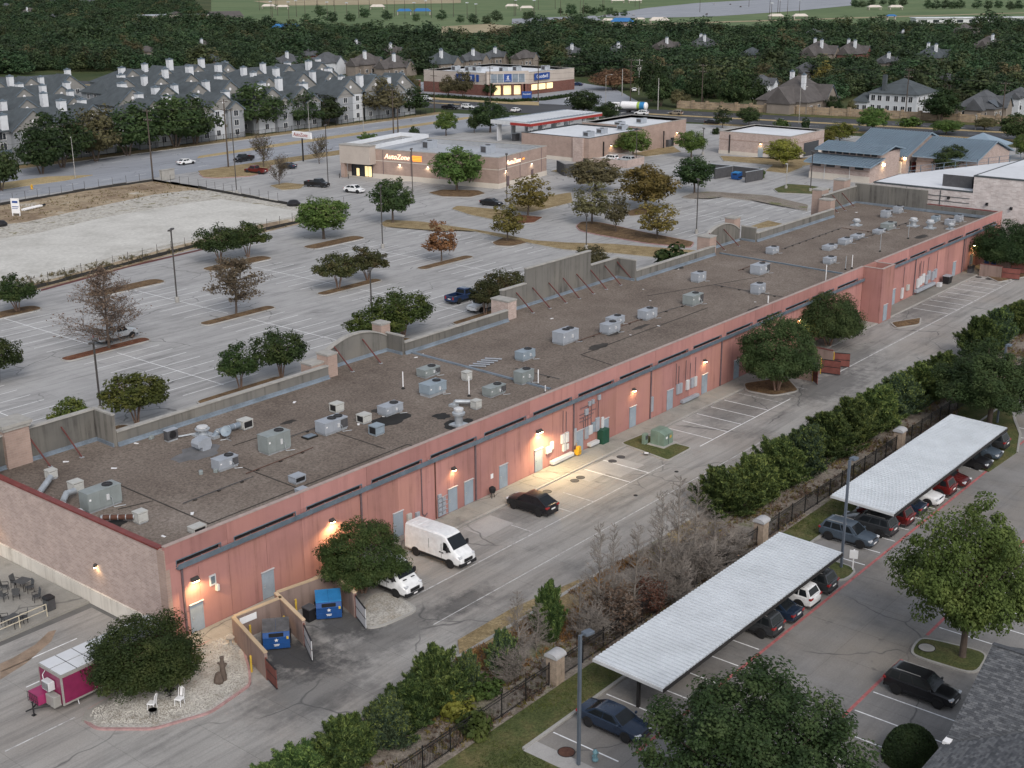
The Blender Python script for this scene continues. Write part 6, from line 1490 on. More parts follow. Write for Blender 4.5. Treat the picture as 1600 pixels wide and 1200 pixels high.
# ------------------------------------------------------------------ lamp posts
def lamp_post(bx,by,tx,ty,label,arms=2,lean=0.0,m='bronze',rz=None,square=True,kind='box',base=True,group='parking lot lamp posts'):
 x,y = G(bx,by); h = Hh(bx,by,tx,ty)
 t = thing('lamp_post',label,'lamp post',(x,y,.02),YAW if rz is None else rz,group)
 if base: MB().lathe([(.3,0),(.3,.75),(.26,.78),(0,.78)],n=14).build('concrete_base',M['kerb'],t,40)
 r = .085
 (MB().box(-r,-r,.0 if not base else .78,r,r,h - .1) if square else MB().tube((0,0,0),(0,0,h),.1,.06,10)).build('pole',M[m],t,40)
 if kind == 'box':
  for s in ((-1,1) if arms == 2 else (1,)):
   MB().box(min(0,s * .3),-.04,h - .16,max(0,s * .3),.04,h - .08).build('arm',M[m],t)
   hd = MB().bbox(.28 if s > 0 else -.93,-.25,h - .2,.93 if s > 0 else -.28,.25,h - .02,.03).build('lamp_head',M[m],t)
   MB().box(s * .6 - .25,-.2,h - .215,s * .6 + .25,.2,h - .202).build('lens',M['trim_grey'],hd)
 else:
  MB().path([(0,0,h - .3),(0,-.4,h + .1),(0,-1.6,h + .25)],.04).build('arm',M['trim_grey'],t)
  hd = MB().bbox(-.14,-2.2,h + .18,.14,-1.5,h + .34,.05).build('lamp_head',M['trim_grey'],t); MB().box(-.1,-2.1,h + .15,.1,-1.6,h + .178).build('lens',M['lamp_clear'],hd)
 return t
lamp_post(277,472,264,358,'tall double head lamp post in the near left bay between two islands')
lamp_post(158,645,147,532,'lamp post behind the front wall, in front of the bare cypress'); lamp_post(582,520,578,420,'double head lamp post above the olive tree pair')
lamp_post(598,388,593,290,'lamp post rising through the middle of the bays next to the dark green tree'); lamp_post(370,303,352,170,'plain dark pole at the corner of the vacant pad',2); lamp_post(513,290,506,195,'lamp post beside the black pickup')
lamp_post(645,310,641,232,'lamp post in front of the long side of the auto parts shop'); lamp_post(792,320,792,240,'lamp post at the corner of the auto parts shop'); lamp_post(916,390,917,335,'lamp post behind the tall front wall')
lamp_post(1088,365,1091,280,'double head lamp post near the second arch'); lamp_post(994,255,996,200,'lamp post beside the long tan shop'); lamp_post(1098,242,1099,200,'lamp post left of the small square shop')
lamp_post(1266,300,1267,236,'lamp post in front of the blue roofed building'); lamp_post(1228,296,1229,256,'short pale post by the green box',1,m='trim_grey')
lamp_post(904,1197,909,991,'blue grey lamp post standing in the lawn by the dark blue sedan',1,m='pole',rz=-.2,base=False); lamp_post(1314,890,1330,718,'blue grey lamp post on the island between the carports',1,m='pole',rz=-.1,base=False)
lamp_post(1558,662,1574,540,'blue grey lamp post among the dark trees at the right edge',1,m='pole',rz=-.1,base=False)
lamp_post(118,279,111,215,'grey street lamp on the avenue median with one curved arm',kind='street',m='trim_grey',square=False,base=False,rz=-.6,group='street lamps')
lamp_post(484,215,475,160,'grey street lamp in front of the apartments',kind='street',m='trim_grey',square=False,base=False,rz=2.0,group='street lamps')
lamp_post(568,205,566,168,'grey street lamp further along the avenue',kind='street',m='trim_grey',square=False,base=False,rz=-.6,group='street lamps')
lamp_post(946,175,946,118,'street lamp with two arms at the junction',kind='street',m='trim_grey',square=False,base=False,rz=.9,group='street lamps')
lamp_post(1239,112,1240,96,'street lamp among the far brown roofed houses',kind='street',m='trim_grey',square=False,base=False,rz=.9,group='street lamps')
lamp_post(1248,193,1251,137,'slender grey street lamp before the stone wall',kind='street',m='trim_grey',square=False,base=False,rz=.9,group='street lamps')
lamp_post(1524,203,1523,180,'short pale lamp near the blue roofed building',1,m='trim_grey',base=False,group='street lamps')
# ------------------------------------------------------------------ utility poles and their lines
UT = {}
def utility_pole(key,bx,by,tx,ty,label,cross=True,m='wood_pole',tr=False):
 x,y = G(bx,by); h = Hh(bx,by,tx,ty); t = thing('utility_pole',label,'utility pole',(x,y,0),.1,'utility poles along the streets')
 MB().tube((0,0,0),(0,0,h),.2,.13,10).build('pole',M[m],t,40)
 if cross:
  for z in ((h - .6,h - 2.6) if h > 11 else (h - .6,)):
   ca = MB().box(-.07,-1.3,z,.07,1.3,z + .14).build('crossarm',M[m],t)
   mb = MB()
   for u in (-1.2,-.5,.5,1.2): mb.lathe([(.05,z + .14),(.07,z + .25),(.03,z + .34),(0,z + .34)],(0,u,0),8)
   mb.build('insulators',M['trim_grey'],ca)
 if tr:
  for u in (-.45,.45): MB().lathe([(.26,h - 4.2),(.28,h - 4.1),(.28,h - 3.1),(.2,h - 3.0),(0,h - 3.0)],(0,u,0),12).build('transformer',M['trim_grey'],t,40)
 UT[key] = (x,y,h)
utility_pole('a',239,280,227,170,'tall weathered pole with two crossarms at the corner of the vacant pad'); utility_pole('b',357,262,345,155,'dark pole in front of the apartments beside the avenue',True)
utility_pole('c',615,210,612,138,'dark pole behind the auto parts shop'); utility_pole('c2',622,208,620,168,'shorter dark stub pole next to a taller one',False)
utility_pole('d',679,176,674,106,'dark pole left of the charity shop'); utility_pole('e',766,162,764,104,'dark pole in front of the charity shop'); utility_pole('f',841,160,838,92,'dark pole right of the charity shop entrance')
utility_pole('g',985,158,985,92,'tall dark pole by the junction',True); utility_pole('h',998,148,997,92,'pale pole with two grey transformers at the junction',True,'trim_grey',True); utility_pole('h2',972,150,971,108,'slim pale pole left of the transformer pole',False,'trim_grey')
utility_pole('i',1028,172,1029,122,'pole before the dark oak at the stone wall',False,'trim_grey'); utility_pole('j',1096,170,1097,100,'tall pole standing against the stone wall'); utility_pole('k',1414,186,1422,107,'pole rising in front of the white two storey house'); utility_pole('l',1564,198,1570,128,'dark pole with pale crossarm in front of the solar roof house')
UT['z0'] = (UT['a'][0] - 62,UT['a'][1] + 1,14.0); UT['m'] = (UT['l'][0] + 12,UT['l'][1] - 60,12.0)
def wire(a,b,label,offs=((-.9,.4),(.9,.4),(0,-2.2),(0,-4.0)),sag=1.0):
 (xa,ya,ha),(xb,yb,hb) = UT[a],UT[b]; t = thing('overhead_line',label,'power line',(xa,ya,0),0,'overhead lines between the poles')
 for oy,oz in offs:
  pts = []
  for i in range(11):
   s = i / 10; pts.append(((xb - xa) * s,(yb - ya) * s + oy,ha + (hb - ha) * s + oz - .4 - sag * 4 * s * (1 - s)))
  MB().path(pts,.022,4).build('cable',M['wire'],t)
for a,b,l in (('z0','a','cables entering from the left picture edge to the pad corner pole'),('a','b','cables from the pad corner pole to the next pole on the avenue'),('b','c','cables along the avenue past the apartments'),('c','d','cables from behind the auto parts shop towards the junction'),('d','e','cables before the left face of the charity shop'),('e','g','cables crossing the junction'),('g','j','cables from the junction to the stone wall pole'),('j','k','cables over the stone wall to the white house pole'),('k','l','cables from the white house to the solar roof house'),('l','m','cables leaving at the right picture edge')): wire(a,b,l)
# ------------------------------------------------------------------ other buildings
def hip(mb,x0,y0,x1,y1,z0,h,ov=.5,axis='x',gable=0.0):
 """hip roof; gable=1 turns the hips into gable ends"""
 x0 -= ov; x1 += ov; y0 -= ov; y1 += ov; cx,cy = (x0 + x1) / 2,(y0 + y1) / 2
 if axis == 'x': d = (y1 - y0) / 2 * (1 - gable); r0,r1 = (x0 + d,cy),(x1 - d,cy)
 else: d = (x1 - x0) / 2 * (1 - gable); r0,r1 = (cx,y0 + d),(cx,y1 - d)
 vs = [(x0,y0,z0),(x1,y0,z0),(x1,y1,z0),(x0,y1,z0),(*r0,z0 + h),(*r1,z0 + h),(x0,y0,z0 - .18),(x1,y0,z0 - .18),(x1,y1,z0 - .18),(x0,y1,z0 - .18)]
 f = [(0,1,5,4),(1,2,5),(2,3,4,5),(3,0,4)] if axis == 'x' else [(0,1,4),(1,2,5,4),(2,3,5),(3,0,4,5)]
 return mb.add(vs,f + [(9,8,7,6),(6,7,1,0),(7,8,2,1),(8,9,3,2),(9,6,0,3)])
WIN = {}
def window(par,x,y,z,w,h,face='-y',frame='white',pane='bldg_glass',bars=True):
 k = (w,h,face,frame,pane)
 if k not in WIN:
  f = MB(); g_ = MB(); t = .07
  B2 = (lambda mb,u0,z0,u1,z1,d0,d1: mb.box(u0,-d1,z0,u1,-d0,z1)) if face == '-y' else (lambda mb,u0,z0,u1,z1,d0,d1: mb.box(-d1,u0,z0,-d0,u1,z1))
  B2(f,-w / 2 - t,0,-w / 2,h,.003,.07); B2(f,w / 2,0,w / 2 + t,h,.003,.07); B2(f,-w / 2 - t,-t,w / 2 + t,-.002,.003,.09); B2(f,-w / 2 - t,h + .002,w / 2 + t,h + t,.003,.07)
  if bars: B2(f,-.025,.002,.025,h - .002,.003,.05)
  B2(g_,-w / 2 + .002,.002,w / 2 - .002,h - .002,.004,.03)
  WIN[k] = (f.mesh('window',M[frame]),g_.mesh('pane',M[pane]))
 a,b = WIN[k]; o = link('window',a,par,(x,y,z)); link('pane',b,o); return o
def gable_front(par,cx,y0,w_,z0,h,depth,roofm,wallm,vent=True):
 """small cross gable looking towards -Y, roof running back by depth"""
 a = w_ / 2
 MB().add([(cx - a,y0,z0 - .4),(cx + a,y0,z0 - .4),(cx + a,y0,z0),(cx,y0,z0 + h),(cx - a,y0,z0)],[(0,1,2,3,4)]).build('gable',M[wallm],par)
 o = .35; q = MB()
 for s in (-1,1):
  e = (cx + s * (a + o),z0 - o * h / a); vs = [(e[0],y0 - .35,e[1]),(cx,y0 - .35,z0 + h),(cx,y0 + depth,z0 + h),(e[0],y0 + depth,e[1])]
  vs += [(x,y,z + .16) for x,y,z in vs]; q.add(vs,[(0,1,2,3),(7,6,5,4),(0,4,5,1),(2,6,7,3),(3,7,4,0)])
 g_ = q.build('gable_roof',M[roofm],par)
 tr = MB()
 for s in (-1,1): tr.add([(cx + s * (a + o),y0 - .37,z0 - o * h / a - .15),(cx,y0 - .37,z0 + h - .15),(cx,y0 - .37,z0 + h + .17),(cx + s * (a + o),y0 - .37,z0 - o * h / a + .17)],[(0,1,2,3) if s < 0 else (3,2,1,0)])
 tr.build('barge_board',M['gutter'],g_)
 if vent: MB().lathe([(.45,0),(.45,.06),(0,.06)],(cx,y0 - .002,z0 + h * .42),12,axis='y').build('gable_vent',M['white'],par)
def chimney(par,x,y,z0,z1,w_=1.3):
 c = MB().box(x - w_ / 2,y - w_ / 2,z0,x + w_ / 2,y + w_ / 2,z1).build('chimney',M['chimney'],par)
 MB().box(x - w_ / 2 - .12,y - w_ / 2 - .12,z1 + .002,x + w_ / 2 + .12,y + w_ / 2 + .12,z1 + .25).box(x - .3,y - .3,z1 + .252,x + .3,y + .3,z1 + .6).build('chimney_cap',M['gutter'],c)
def apartments(x0,y0,x1,y1,h,label,ng,nch,seed,floors=3):
 r = random.Random(seed); t = thing('apartment_building',label,'apartments',(x0,y0,0),0,'grey roofed apartment blocks across the avenue'); Lx,W = x1 - x0,y1 - y0
 MB().box(0,0,0,Lx,W,h).build('wall',M['siding'],t)
 hip(MB(),0,0,Lx,W,h,W * .27,.6,'x',.0 if seed % 2 else .55).build('roof',M['shingle_blue'],t)
 for i in range(ng):
  cx = Lx * (i + .5) / ng + r.uniform(-1,1); gw = r.uniform(10.0,12.5)
  MB().box(cx - gw / 2 + .3,-1.4,0,cx + gw / 2 - .3,-.004,h - .402).build('bay',M['siding'] if i % 2 else M['house_white'],t)
  gable_front(t,cx,-1.4,gw,h,gw * .38,W * .5,'shingle_blue','gable'); s_ = r.choice((-1,1)); gable_front(t,cx + s_ * gw * .30,-2.6,gw * .56,h - .5,gw * .21,4,'shingle_blue','gable',False); MB().box(cx + s_ * gw * .30 - gw * .26,-2.59,0,cx + s_ * gw * .30 + gw * .26,-1.41,h - .91).build('bay',M['siding'],t)
  for f in range(floors):
   window(t,cx + s_ * gw * .30,-2.592,.9 + f * 2.6,1.5,1.5); window(t,cx - s_ * gw * .22,-1.402,1.0 + f * 2.6,1.3,1.5)
  if i < ng - 1:
   c2 = cx + Lx / ng / 2
   for f in range(floors): window(t,c2,-.002,.6 + f * 2.8,1.7,1.9)
   MB().box(c2 - 1.5,-.9,h * .33,c2 + 1.5,-.01,h * .33 + .12).box(c2 - 1.5,-.9,h * .33 + .12,c2 + 1.5,-.84,h * .33 + 1.1).build('balcony',M['gutter'],t)
 for f in range(floors):
  for u in (.25,.5,.75): window(t,-.002,W * u,1.0 + f * 2.8,1.2,1.5,'-x')
 nch += 2
 for i in range(nch): v_ = r.choice([.05,.15,.4]); chimney(t,Lx * (i + .6) / nch + r.uniform(-2,2),W * v_,h - .5,h + 3.4 + v_ * 4 + r.uniform(0,1.4),r.uniform(1.5,2.0))
 return t
AP = [(150,296,196,311,8.2,3,3),(203,296,236,311,8.4,3,2),(243,297,266,311,8.2,2,2),(277,298,310,314,8.6,3,3),
   (158,326,208,341,8.2,4,3),(216,326,264,341,8.4,4,3),(272,332,312,348,8.2,3,2),(176,358,226,373,8.3,4,4),(236,358,286,373,8.5,4,3),(294,366,340,380,8.2,3,3),(196,392,250,407,8.2,4,3),(262,394,318,408,8.2,4,3)]
AL = ['grey roofed apartment block at the left picture edge along the avenue','grey roofed apartment block behind the tall corner utility pole','short grey roofed apartment block in the middle of the avenue row','grey roofed apartment block at the right end of the avenue row nearest the junction',
   'second row apartment block at the far left','second row apartment block in the middle of the complex','second row apartment block nearest the charity shop','third row apartment block at the left with several white chimneys','third row apartment block in the middle','third row apartment block at the right','rearmost apartment block at the left against the woods','rearmost apartment block at the right against the woods']
for i,(a,l) in enumerate(zip(AP,AL)): apartments(*a[:5],l,a[5],a[6],200 + i)
t = thing('iron_fence','low dark fence along the front of the apartments','fence',(150,291.5,.1))
for i in range(66): MB().box(i * 2.5 - .05,-.05,0,i * 2.5 + .05,.05,1.7).build('post',M['iron'],t)
for z in (.3,1.5): MB().box(0,-.03,z,162.5,.03,z + .06).build('rail',M['iron'],t)
mb = MB()
for i in range(640): mb.box(i * .25 - .012,-.012,.2,i * .25 + .012,.012,1.6)
tag(mb.build('picket',M['iron'],t),kind='stuff')
HOUSES = []
def house(px,py,wpx,label,roof='shingle_grey',wall='house_tan',chim=(1,),h=3.2,  deep=.8,ax='x',hr=None,wing=True,group='roofs of the houses among the trees',name='house',rz=0.0,wins=True):
 x,y = G(px,py); k = mpp(px,py); Lx = 1.22 * wpx * k / (.70 + .70 * deep) ; W = Lx * deep; HOUSES.append((x,y,max(Lx,W) * .62))
 t = thing(name,label,'house',(x,y,0),rz,group); a,b = Lx / 2,W / 2; h += .9; hr = hr or min(W,Lx) * .40
 MB().box(-a,-b,0,a,b,h).build('wall',M[wall],t)
 rf = hip(MB(),-a,-b,a,b,h,hr,.5,ax).build('roof',M[roof],t)
 if wing:
  MB().box(-a - Lx * .18,-b * .55,0,-a - .004,b * .35,h * .9).build('wing_wall',M[wall],t)
  hip(MB(),-a - Lx * .18,-b * .55,-a + Lx * .3,b * .35,h * .9,hr * .7,.4,'x',1.0).build('wing_roof',M[roof],t)
  gable_front(t,a * .35,-b - 1.0,Lx * .36,h,hr * .62,W * .5,roof,wall,False); MB().box(a * .35 - Lx * .17,-b - 1.0 + .004,0,a * .35 + Lx * .17,-b,h - .401).build('bay',M[wall],t)
 for i,c in enumerate(chim): chimney(t,(-.5 + .9 * i) * a * (1 if c > 0 else -1),b * (.55 if i else -.5),h,h + hr * 1.0 + .8,1.2)
 if wins:
  n = 4
  for i in range(n): window(t,-a + Lx * (i + .5) / n,-b - .002,h * .3,1.4,1.4)
  for i in range(2): window(t,-a - .002,-b + W * (i + .5) / 2,h * .3,1.4,1.4,'-x')
 return t
H_ = [(452,110,40,'grey hip roofed house left of the white one behind the apartments','shingle_grey','house_tan',(1,),3.2),(512,116,48,'white walled house with grey roof behind the apartments','shingle_grey','house_white',(),4.6),
   (573,117,52,'taupe roofed house with a tall white chimney left of the charity shop','shingle_brown','house_tan',(1,),4.2),(618,118,54,'brown roofed house with a white chimney just behind the low brick shop','shingle_brown','house_tan',(1,),3.2),(612,93,34,'brown roofed house with a white chimney further back','shingle_brown','house_tan',(1,),3.2),
   (483,98,30,'small reddish and grey roofed house in the trees','shingle_grey','brick_red',(),3),(558,82,22,'small roof almost covered by trees','shingle_grey','house_tan',(1,),3),(691,112,54,'slate blue roofed house behind the left end of the charity shop','shingle_blue','house_tan',(1,1),3.2),
   (740,106,42,'grey roofed house behind the charity shop roof left','shingle_grey','house_tan',(1,),3.2),(774,101,36,'grey gabled house behind the charity shop roof middle','shingle_grey','house_tan',(1,),3.2),(820,104,36,'brown grey house behind the charity shop roof right','shingle_brown','house_tan',(),3.6),(893,96,36,'grey house right of the charity shop roof','shingle_grey','house_tan',(1,),3.4),
   (965,92,34,'grey roof with white chimney in mid woods','shingle_grey','house_tan',(1,),3.2),(1040,86,42,'brownish roof with a white gable in mid woods','shingle_brown','house_tan',(1,),3.2),(1098,83,46,'grey roof with three white chimneys in mid woods','shingle_grey','house_tan',(1,1),3.2),(1174,98,34,'dark slate roof in mid woods','shingle_blue','house_tan',(),3.2),
   (1188,152,44,'taupe roofed house behind the dark oak at the stone wall','shingle_grey','house_white',(),4.0),(1246,172,110,'big brown hip roofed house with two white chimneys behind the stone wall','shingle_brown','house_tan',(1,1),3.0),(1258,126,40,'grey roof right behind the big brown hip roof','shingle_grey','house_tan',(),3.2),
   (1278,97,60,'long brown roofed house left part of the row with white chimneys','shingle_brown','house_tan',(1,1),3.4),(1330,96,54,'long brown roofed house right part of the row with white chimneys','shingle_brown','brick_red',(1,1),3.4),(1384,110,34,'grey roof with one white chimney among dark trees','shingle_grey','house_tan',(1,),3.2),(1455,102,54,'dark slate roofed house with white chimneys','shingle_blue','house_tan',(1,1),3.2),
   (1543,84,50,'brown hip roof with a white chimney at the upper right','shingle_brown','house_tan',(1,),3.2),(1505,62,46,'grey roof glimpsed far up in the woods','shingle_brown','house_tan',(),3.2),(1408,65,20,'small far roof with white chimney','shingle_grey','house_tan',(1,),3),(1270,64,30,'pale far roof at the wood edge','shingle_grey','house_tan',(),3),
   (1478,142,34,'roof ridge glimpsed behind the solar roof house','shingle_grey','house_tan',(),3.2),(1535,184,78,'grey roofed house with solar panels behind the stone wall','shingle_grey','house_tan',(),2.8),(1590,178,40,'white walled house at the right picture edge','shingle_grey','house_white',(),5.0),
   (48,30,34,'brown roof with white gable at the upper left','shingle_brown','house_tan',(1,),3.2),(88,36,26,'grey roof among trees at the upper left','shingle_grey','house_tan',(),3.2),(140,9,34,'pale walled row of houses at the top edge','shingle_grey','house_white',(1,1),3.2),(80,10,30,'grey roofs at the top left edge','shingle_grey','house_tan',(1,),3.2),(10,18,24,'roof at the top left corner','shingle_grey','house_tan',(),3.2),(230,92,26,'taupe roof just above the apartments','shingle_brown','house_tan',(),3.2),(332,108,30,'grey roofs above the apartment complex','shingle_blue','house_tan',(),3.2),(318,82,24,'small roof with a white chimney above the apartments','shingle_brown','house_tan',(1,),3.2)]
for q in H_: house(q[0],q[1],q[2],q[3],q[4],q[5],q[6],q[7])
sh = [o for o in bpy.data.objects if o.get('label','').startswith('grey roofed house with solar')][0]
MB().add([(-6.5,-6.6,4.15),(-1.0,-6.6,4.15),(-1.0,-3.4,6.0),(-6.5,-3.4,6.0)],[(0,1,2,3)]).build('solar_panel',M['glass'],sh)
# white two storey house by the stone wall
x,y = G(1404,178); t = thing('house','white two storey house with dark hip roof and dark chimney behind the stone wall','house',(x + 6,y + 2,0)); HOUSES.append((x + 6,y + 2,13))
MB().box(-7,-8,0,9,8,6.4).build('wall',M['house_white'],t); hip(MB(),-7,-8,9,8,6.4,4.4,.6,'x').build('roof',M['shingle_blue'],t)
MB().box(-8,8.004,0,4,13,3.4).build('side_wall',M['house_white'],t); hip(MB(),-8,8.2,4,13,3.4,2.6,.5,'x').build('side_roof',M['shingle_blue'],t)
MB().box(-6.4,3.0,6.2,-5.2,4.2,12.0).build('chimney',M['shingle_blue'],t)
for z in (.8,3.9):
 for u in (-6,-3.6,-1.2,1.6,4.4,6.6): window(t,-7.002,u,z,1.3,1.7,'-x')
 for u in (-5,-1,3,7): window(t,u,-8.002,z,1.2,1.6)
for u in (9,11.5): window(t,-8.002,u,.8,1.3,1.5,'-x')
# stone wall along the street
for i,(y0,y1,l) in enumerate(((236,196,'tan field stone wall left part by the dark oak'),(195.4,152,'tan field stone wall below the brown hip roof'),(151.4,108,'tan field stone wall before the white house'))):
 t = thing('stone_wall',l,'wall',(0,0,0),0,'tan stone wall along the street'); n = 8
 for k in range(n):
  ya,yb = y0 + (y1 - y0) * k / n,y0 + (y1 - y0) * (k + 1) / n; xa,xb = sx(ya,1) + 6.5,sx(yb,1) + 6.5
  MB().prism([(xa,ya - .15),(xb,yb + .15),(xb + .4,yb + .15),(xa + .4,ya - .15)],0,2.5 + random.uniform(-.1,.1)).build('wall_section',M['stone_wall'],t)
  MB().box(xa - .35,ya - .4,0,xa + .75,ya + .4,2.9).build('pier',M['stone_wall'],t)
def parapet_box(t,P,h,wall,roofz,roofm,inner='white_roof',th=.3,base=None,baseh=0,band=None,cap='cap',name='wall'):
 """flat roofed shop: walls with a parapet round a lower roof; P anticlockwise"""
 n = len(P); I = inset(P,th)
 for i in range(n):
  a,b,c,d = P[i],P[(i + 1) % n],I[(i + 1) % n],I[i]
  w_ = MB().prism([a,b,c,d],0,h).build(name,M[wall],t)
  e = inset([a,b,c,d],-.06); MB().prism(e,h + .002,h + .12).build('parapet_cap',M[cap],w_)
 MB().prism(inset(P,th + .004),roofz - .3,roofz).build('roof_deck',M[roofm],t)
 q = MB(); J = inset(P,th + .003)
 for i in range(n):
  a,b = J[i],J[(i + 1) % n]; q.add([(*a,roofz),(*b,roofz),(*b,h - .005),(*a,h - .005)],[(3,2,1,0),(0,1,2,3)])
 q.build('parapet_lining',M[inner],t)
 if base:
  O = inset(P,-.08)
  for i in range(n): MB().prism([O[i],O[(i + 1) % n],inset(P,-.004)[(i + 1) % n],inset(P,-.004)[i]],0,baseh).build('plinth',M[base],t)
 if band:
  O = inset(P,-.05)
  for i in range(n): MB().prism([O[i],O[(i + 1) % n],inset(P,-.004)[(i + 1) % n],inset(P,-.004)[i]],band[0],band[1]).build('band',M[band[2]],t)
def text_mesh(par,s,size,loc,rot,m,name='lettering',ext=.05,shear=0.0,sx_=1.0):
 c = bpy.data.curves.new('t','FONT'); c.body = s; c.size = size; c.extrude = ext; c.align_x = 'CENTER'; c.align_y = 'CENTER'; c.shear = shear; c.resolution_u = 3
 o = bpy.data.objects.new('t',c); COL.objects.link(o); bpy.context.view_layer.update()
 me = bpy.data.meshes.new_from_object(o.evaluated_get(bpy.context.evaluated_depsgraph_get())); bpy.data.objects.remove(o); bpy.data.curves.remove(c)
 me.materials.clear(); me.materials.append(M[m]); q = link(name,me,par); q.location = loc; q.rotation_euler = rot; q.scale = (sx_,1,1); return q
RX = math.pi / 2
def roof_box(x,y,z,w_,d,h,label,m='hvac'):
 t = thing('rooftop_unit',label,'air conditioner',(x,y,z),0,'rooftop units on the smaller shops')
 MB().box(-w_ / 2,-d / 2,0,w_ / 2,d / 2,.2).build('curb',M['galv'],t); MB().bbox(-w_ / 2,-d / 2,.2,w_ / 2,d / 2,h,.03).build('cabinet',M[m],t); MB().box(-w_ / 2 - .02,-d * .35,.4,-w_ / 2 - .003,d * .35,h - .2).build('coil',M['coil'],t)
 MB().lathe([(min(w_,d) * .3,h + .002),(min(w_,d) * .3,h + .1),(0,h + .05)],n=14).build('fan',M['black'],t)
# auto parts shop, turned about ten degrees
AZ = math.radians(10); t = thing('auto_parts_shop','mauve brick auto parts shop with lit sign letters and white lined flat roof','shop',(210.6,177.2,0),AZ)
P = [(0,0),(22,0),(22,40),(0,40)]
parapet_box(t,P,6.6,'brick_store',5.5,'dirty_white_roof','white_roof',.4,'cream',1.1,(4.0,4.15,'cream'))
for yy in (7,15,22.5,30): MB().box(-.06,yy - .06,1.1,-.003,yy + .06,6.6).build('wall_joint',M['downspout'],t)
for xx in (9.5,19.5): MB().box(xx - .06,-.06,1.1,xx + .06,-.003,6.6).build('wall_joint',M['downspout'],t)
MB().box(-2.4,32.0,3.3,-.004,40.3,7.4).build('entrance_canopy',M['beige_wall'],t); MB().box(-2.55,31.85,7.402,.15,40.45,7.55).build('canopy_cap',M['cap'],t)
MB().box(-2.3,39.2,0,-1.2,40.2,3.298).build('canopy_pier',M['brick_store'],t); MB().box(.0,31.9,6.73,21.9,32.2,7.6).box(21.6,32.2,6.73,21.9,40,7.6).box(0,39.7,6.73,21.58,40,7.6).build('raised_parapet',M['white_roof'],t)
sf = MB().box(-.1,33,.2,-.008,38.8,3.0).build('shopfront',M['bldg_glass'],t)
for k in range(6): MB().box(-.18,33 + k * 1.14 - .04,.2,-.102,33 + k * 1.14 + .04,3.0).build('mullion',M['black'],sf)
MB().box(-.16,33.2,.3,-.104,35.0,2.6).build('lit_display',M['glow_window'],sf); MB().box(-.16,36.6,.3,-.104,37.4,2.0).build('lit_display',M['glow_window'],sf)
text_mesh(t,'AutoZone',1.6,(-.08,26.2,5.15),(RX,0,-RX),'sign_glow',shear=.25);
for k in range(4): MB().box(-.16,19.6,4.55 + k * .32,-.06,21.9 + k * .12,4.75 + k * .32).build('sign_stripe',M['sign_orange'],t)
text_mesh(t,'AutoZone',1.5,(6.5,-.08,5.1),(RX,0,0),'sign_glow',shear=.25); MB().box(10.6,-.16,5.0,11.3,-.06,5.3).build('sign_stripe',M['sign_orange'],t)
for (xx,yy,fx,w_) in ((-.06,25.5,-1,75),(-.06,18.0,-1,75),(3.2,-.06,0,75),(14.8,-.06,0,60)):
 l = MB().bbox(xx - .15,yy - .15,3.55,xx + .15,yy + .15,3.85,.05).build('wall_lamp',M['cap'],t); MB().box(xx - .12,yy - .12,3.5,xx + .12,yy + .12,3.548).build('lens',M['lamp_white'],l)
 gx = 210.6 + (xx - .35 * (fx != 0)) * math.cos(AZ) - (yy - .35 * (fx == 0)) * math.sin(AZ); gy = 177.2 + (xx - .35 * (fx != 0)) * math.sin(AZ) + (yy - .35 * (fx == 0)) * math.cos(AZ); spot(gx,gy,3.45,w_,(1,.86,.62),165)
for xx,m_ in ((4.0,'downspout'),(15.0,'downspout')): MB().box(xx - .55,-.1,.05,xx + .55,-.086,2.3).build('door',M[m_],t)
roof_box(219,205,5.5,3.2,2.0,1.9,'grey rooftop unit towards the entrance of the auto parts shop'); roof_box(221,189,5.5,3.2,2.0,1.9,'grey rooftop unit behind the round tree of the auto parts shop')
for dy in (6.5,9.0):
 xx,yy = 210.6 - 3.2 * math.cos(AZ) - (31 + dy) * math.sin(AZ),177.2 - 3.2 * math.sin(AZ) + (31 + dy) * math.cos(AZ)
 q = thing('bollard','small bollard by the shop entrance, %s' % ('nearer the wall lamp' if dy < 7 else 'nearer the outer pier'),'bollard',(xx,yy,.02)); MB().tube((0,0,0),(0,0,1.0),.09,n=8).build('post',M['bronze'],q)
t = thing('pole_sign','white and red auto parts pole sign beside the avenue','sign',(*G(474,252),0)); hs_ = Hh(474,252,471,206)
MB().tube((0,0,0),(0,0,hs_ - 1.2),.2,n=10).build('pole',M['black'],t); sb = MB().bbox(-.25,-3.4,hs_ - 1.5,.25,3.4,hs_,.05).build('sign_box',M['white'],t)
text_mesh(sb,'AutoZone',1.35,(-.27,.3,hs_ - .75),(RX,0,-RX),'sign_red',shear=.2,ext=.02,sx_=.9)
# long tan shop
t = thing('tan_shop','long tan brick shop with white flat roof behind the auto parts shop','shop',(253.4,184.5,0))
parapet_box(t,[(0,0),(23.5,.4),(23.5,21),(0,21)],5.9,'brick_store',5.7,'white_roof','white_roof',.25,'cream',.9,None,'shingle_blue')
parapet_box(t,[(23.6,.6),(46.5,1.6),(46.5,19.5),(23.6,19.5)],6.4,'brick_store',5.7,'white_roof','white_roof',.25)
MB().box(-.5,1.5,0,-.004,4.5,5.9).build('corner_pier',M['brick_tan'],t)
for xx in (6,33): MB().box(xx - .12,-.25,0,xx + .12,-.003,4.6).build('downspout',M['black'],t)
for xx,yy in ((9.5,.25),(41.5,1.35)):
 l = MB().bbox(xx - .2,yy - .35,3.3,xx + .2,yy - .09,3.6,.04).build('wall_lamp',M['bronze'],t); MB().box(xx - .15,yy - .3,3.25,xx + .15,yy - .1,3.298).build('lens',M['lamp_warm'],l); spot(253.4 + xx,184.5 + yy - .6,3.15,60)
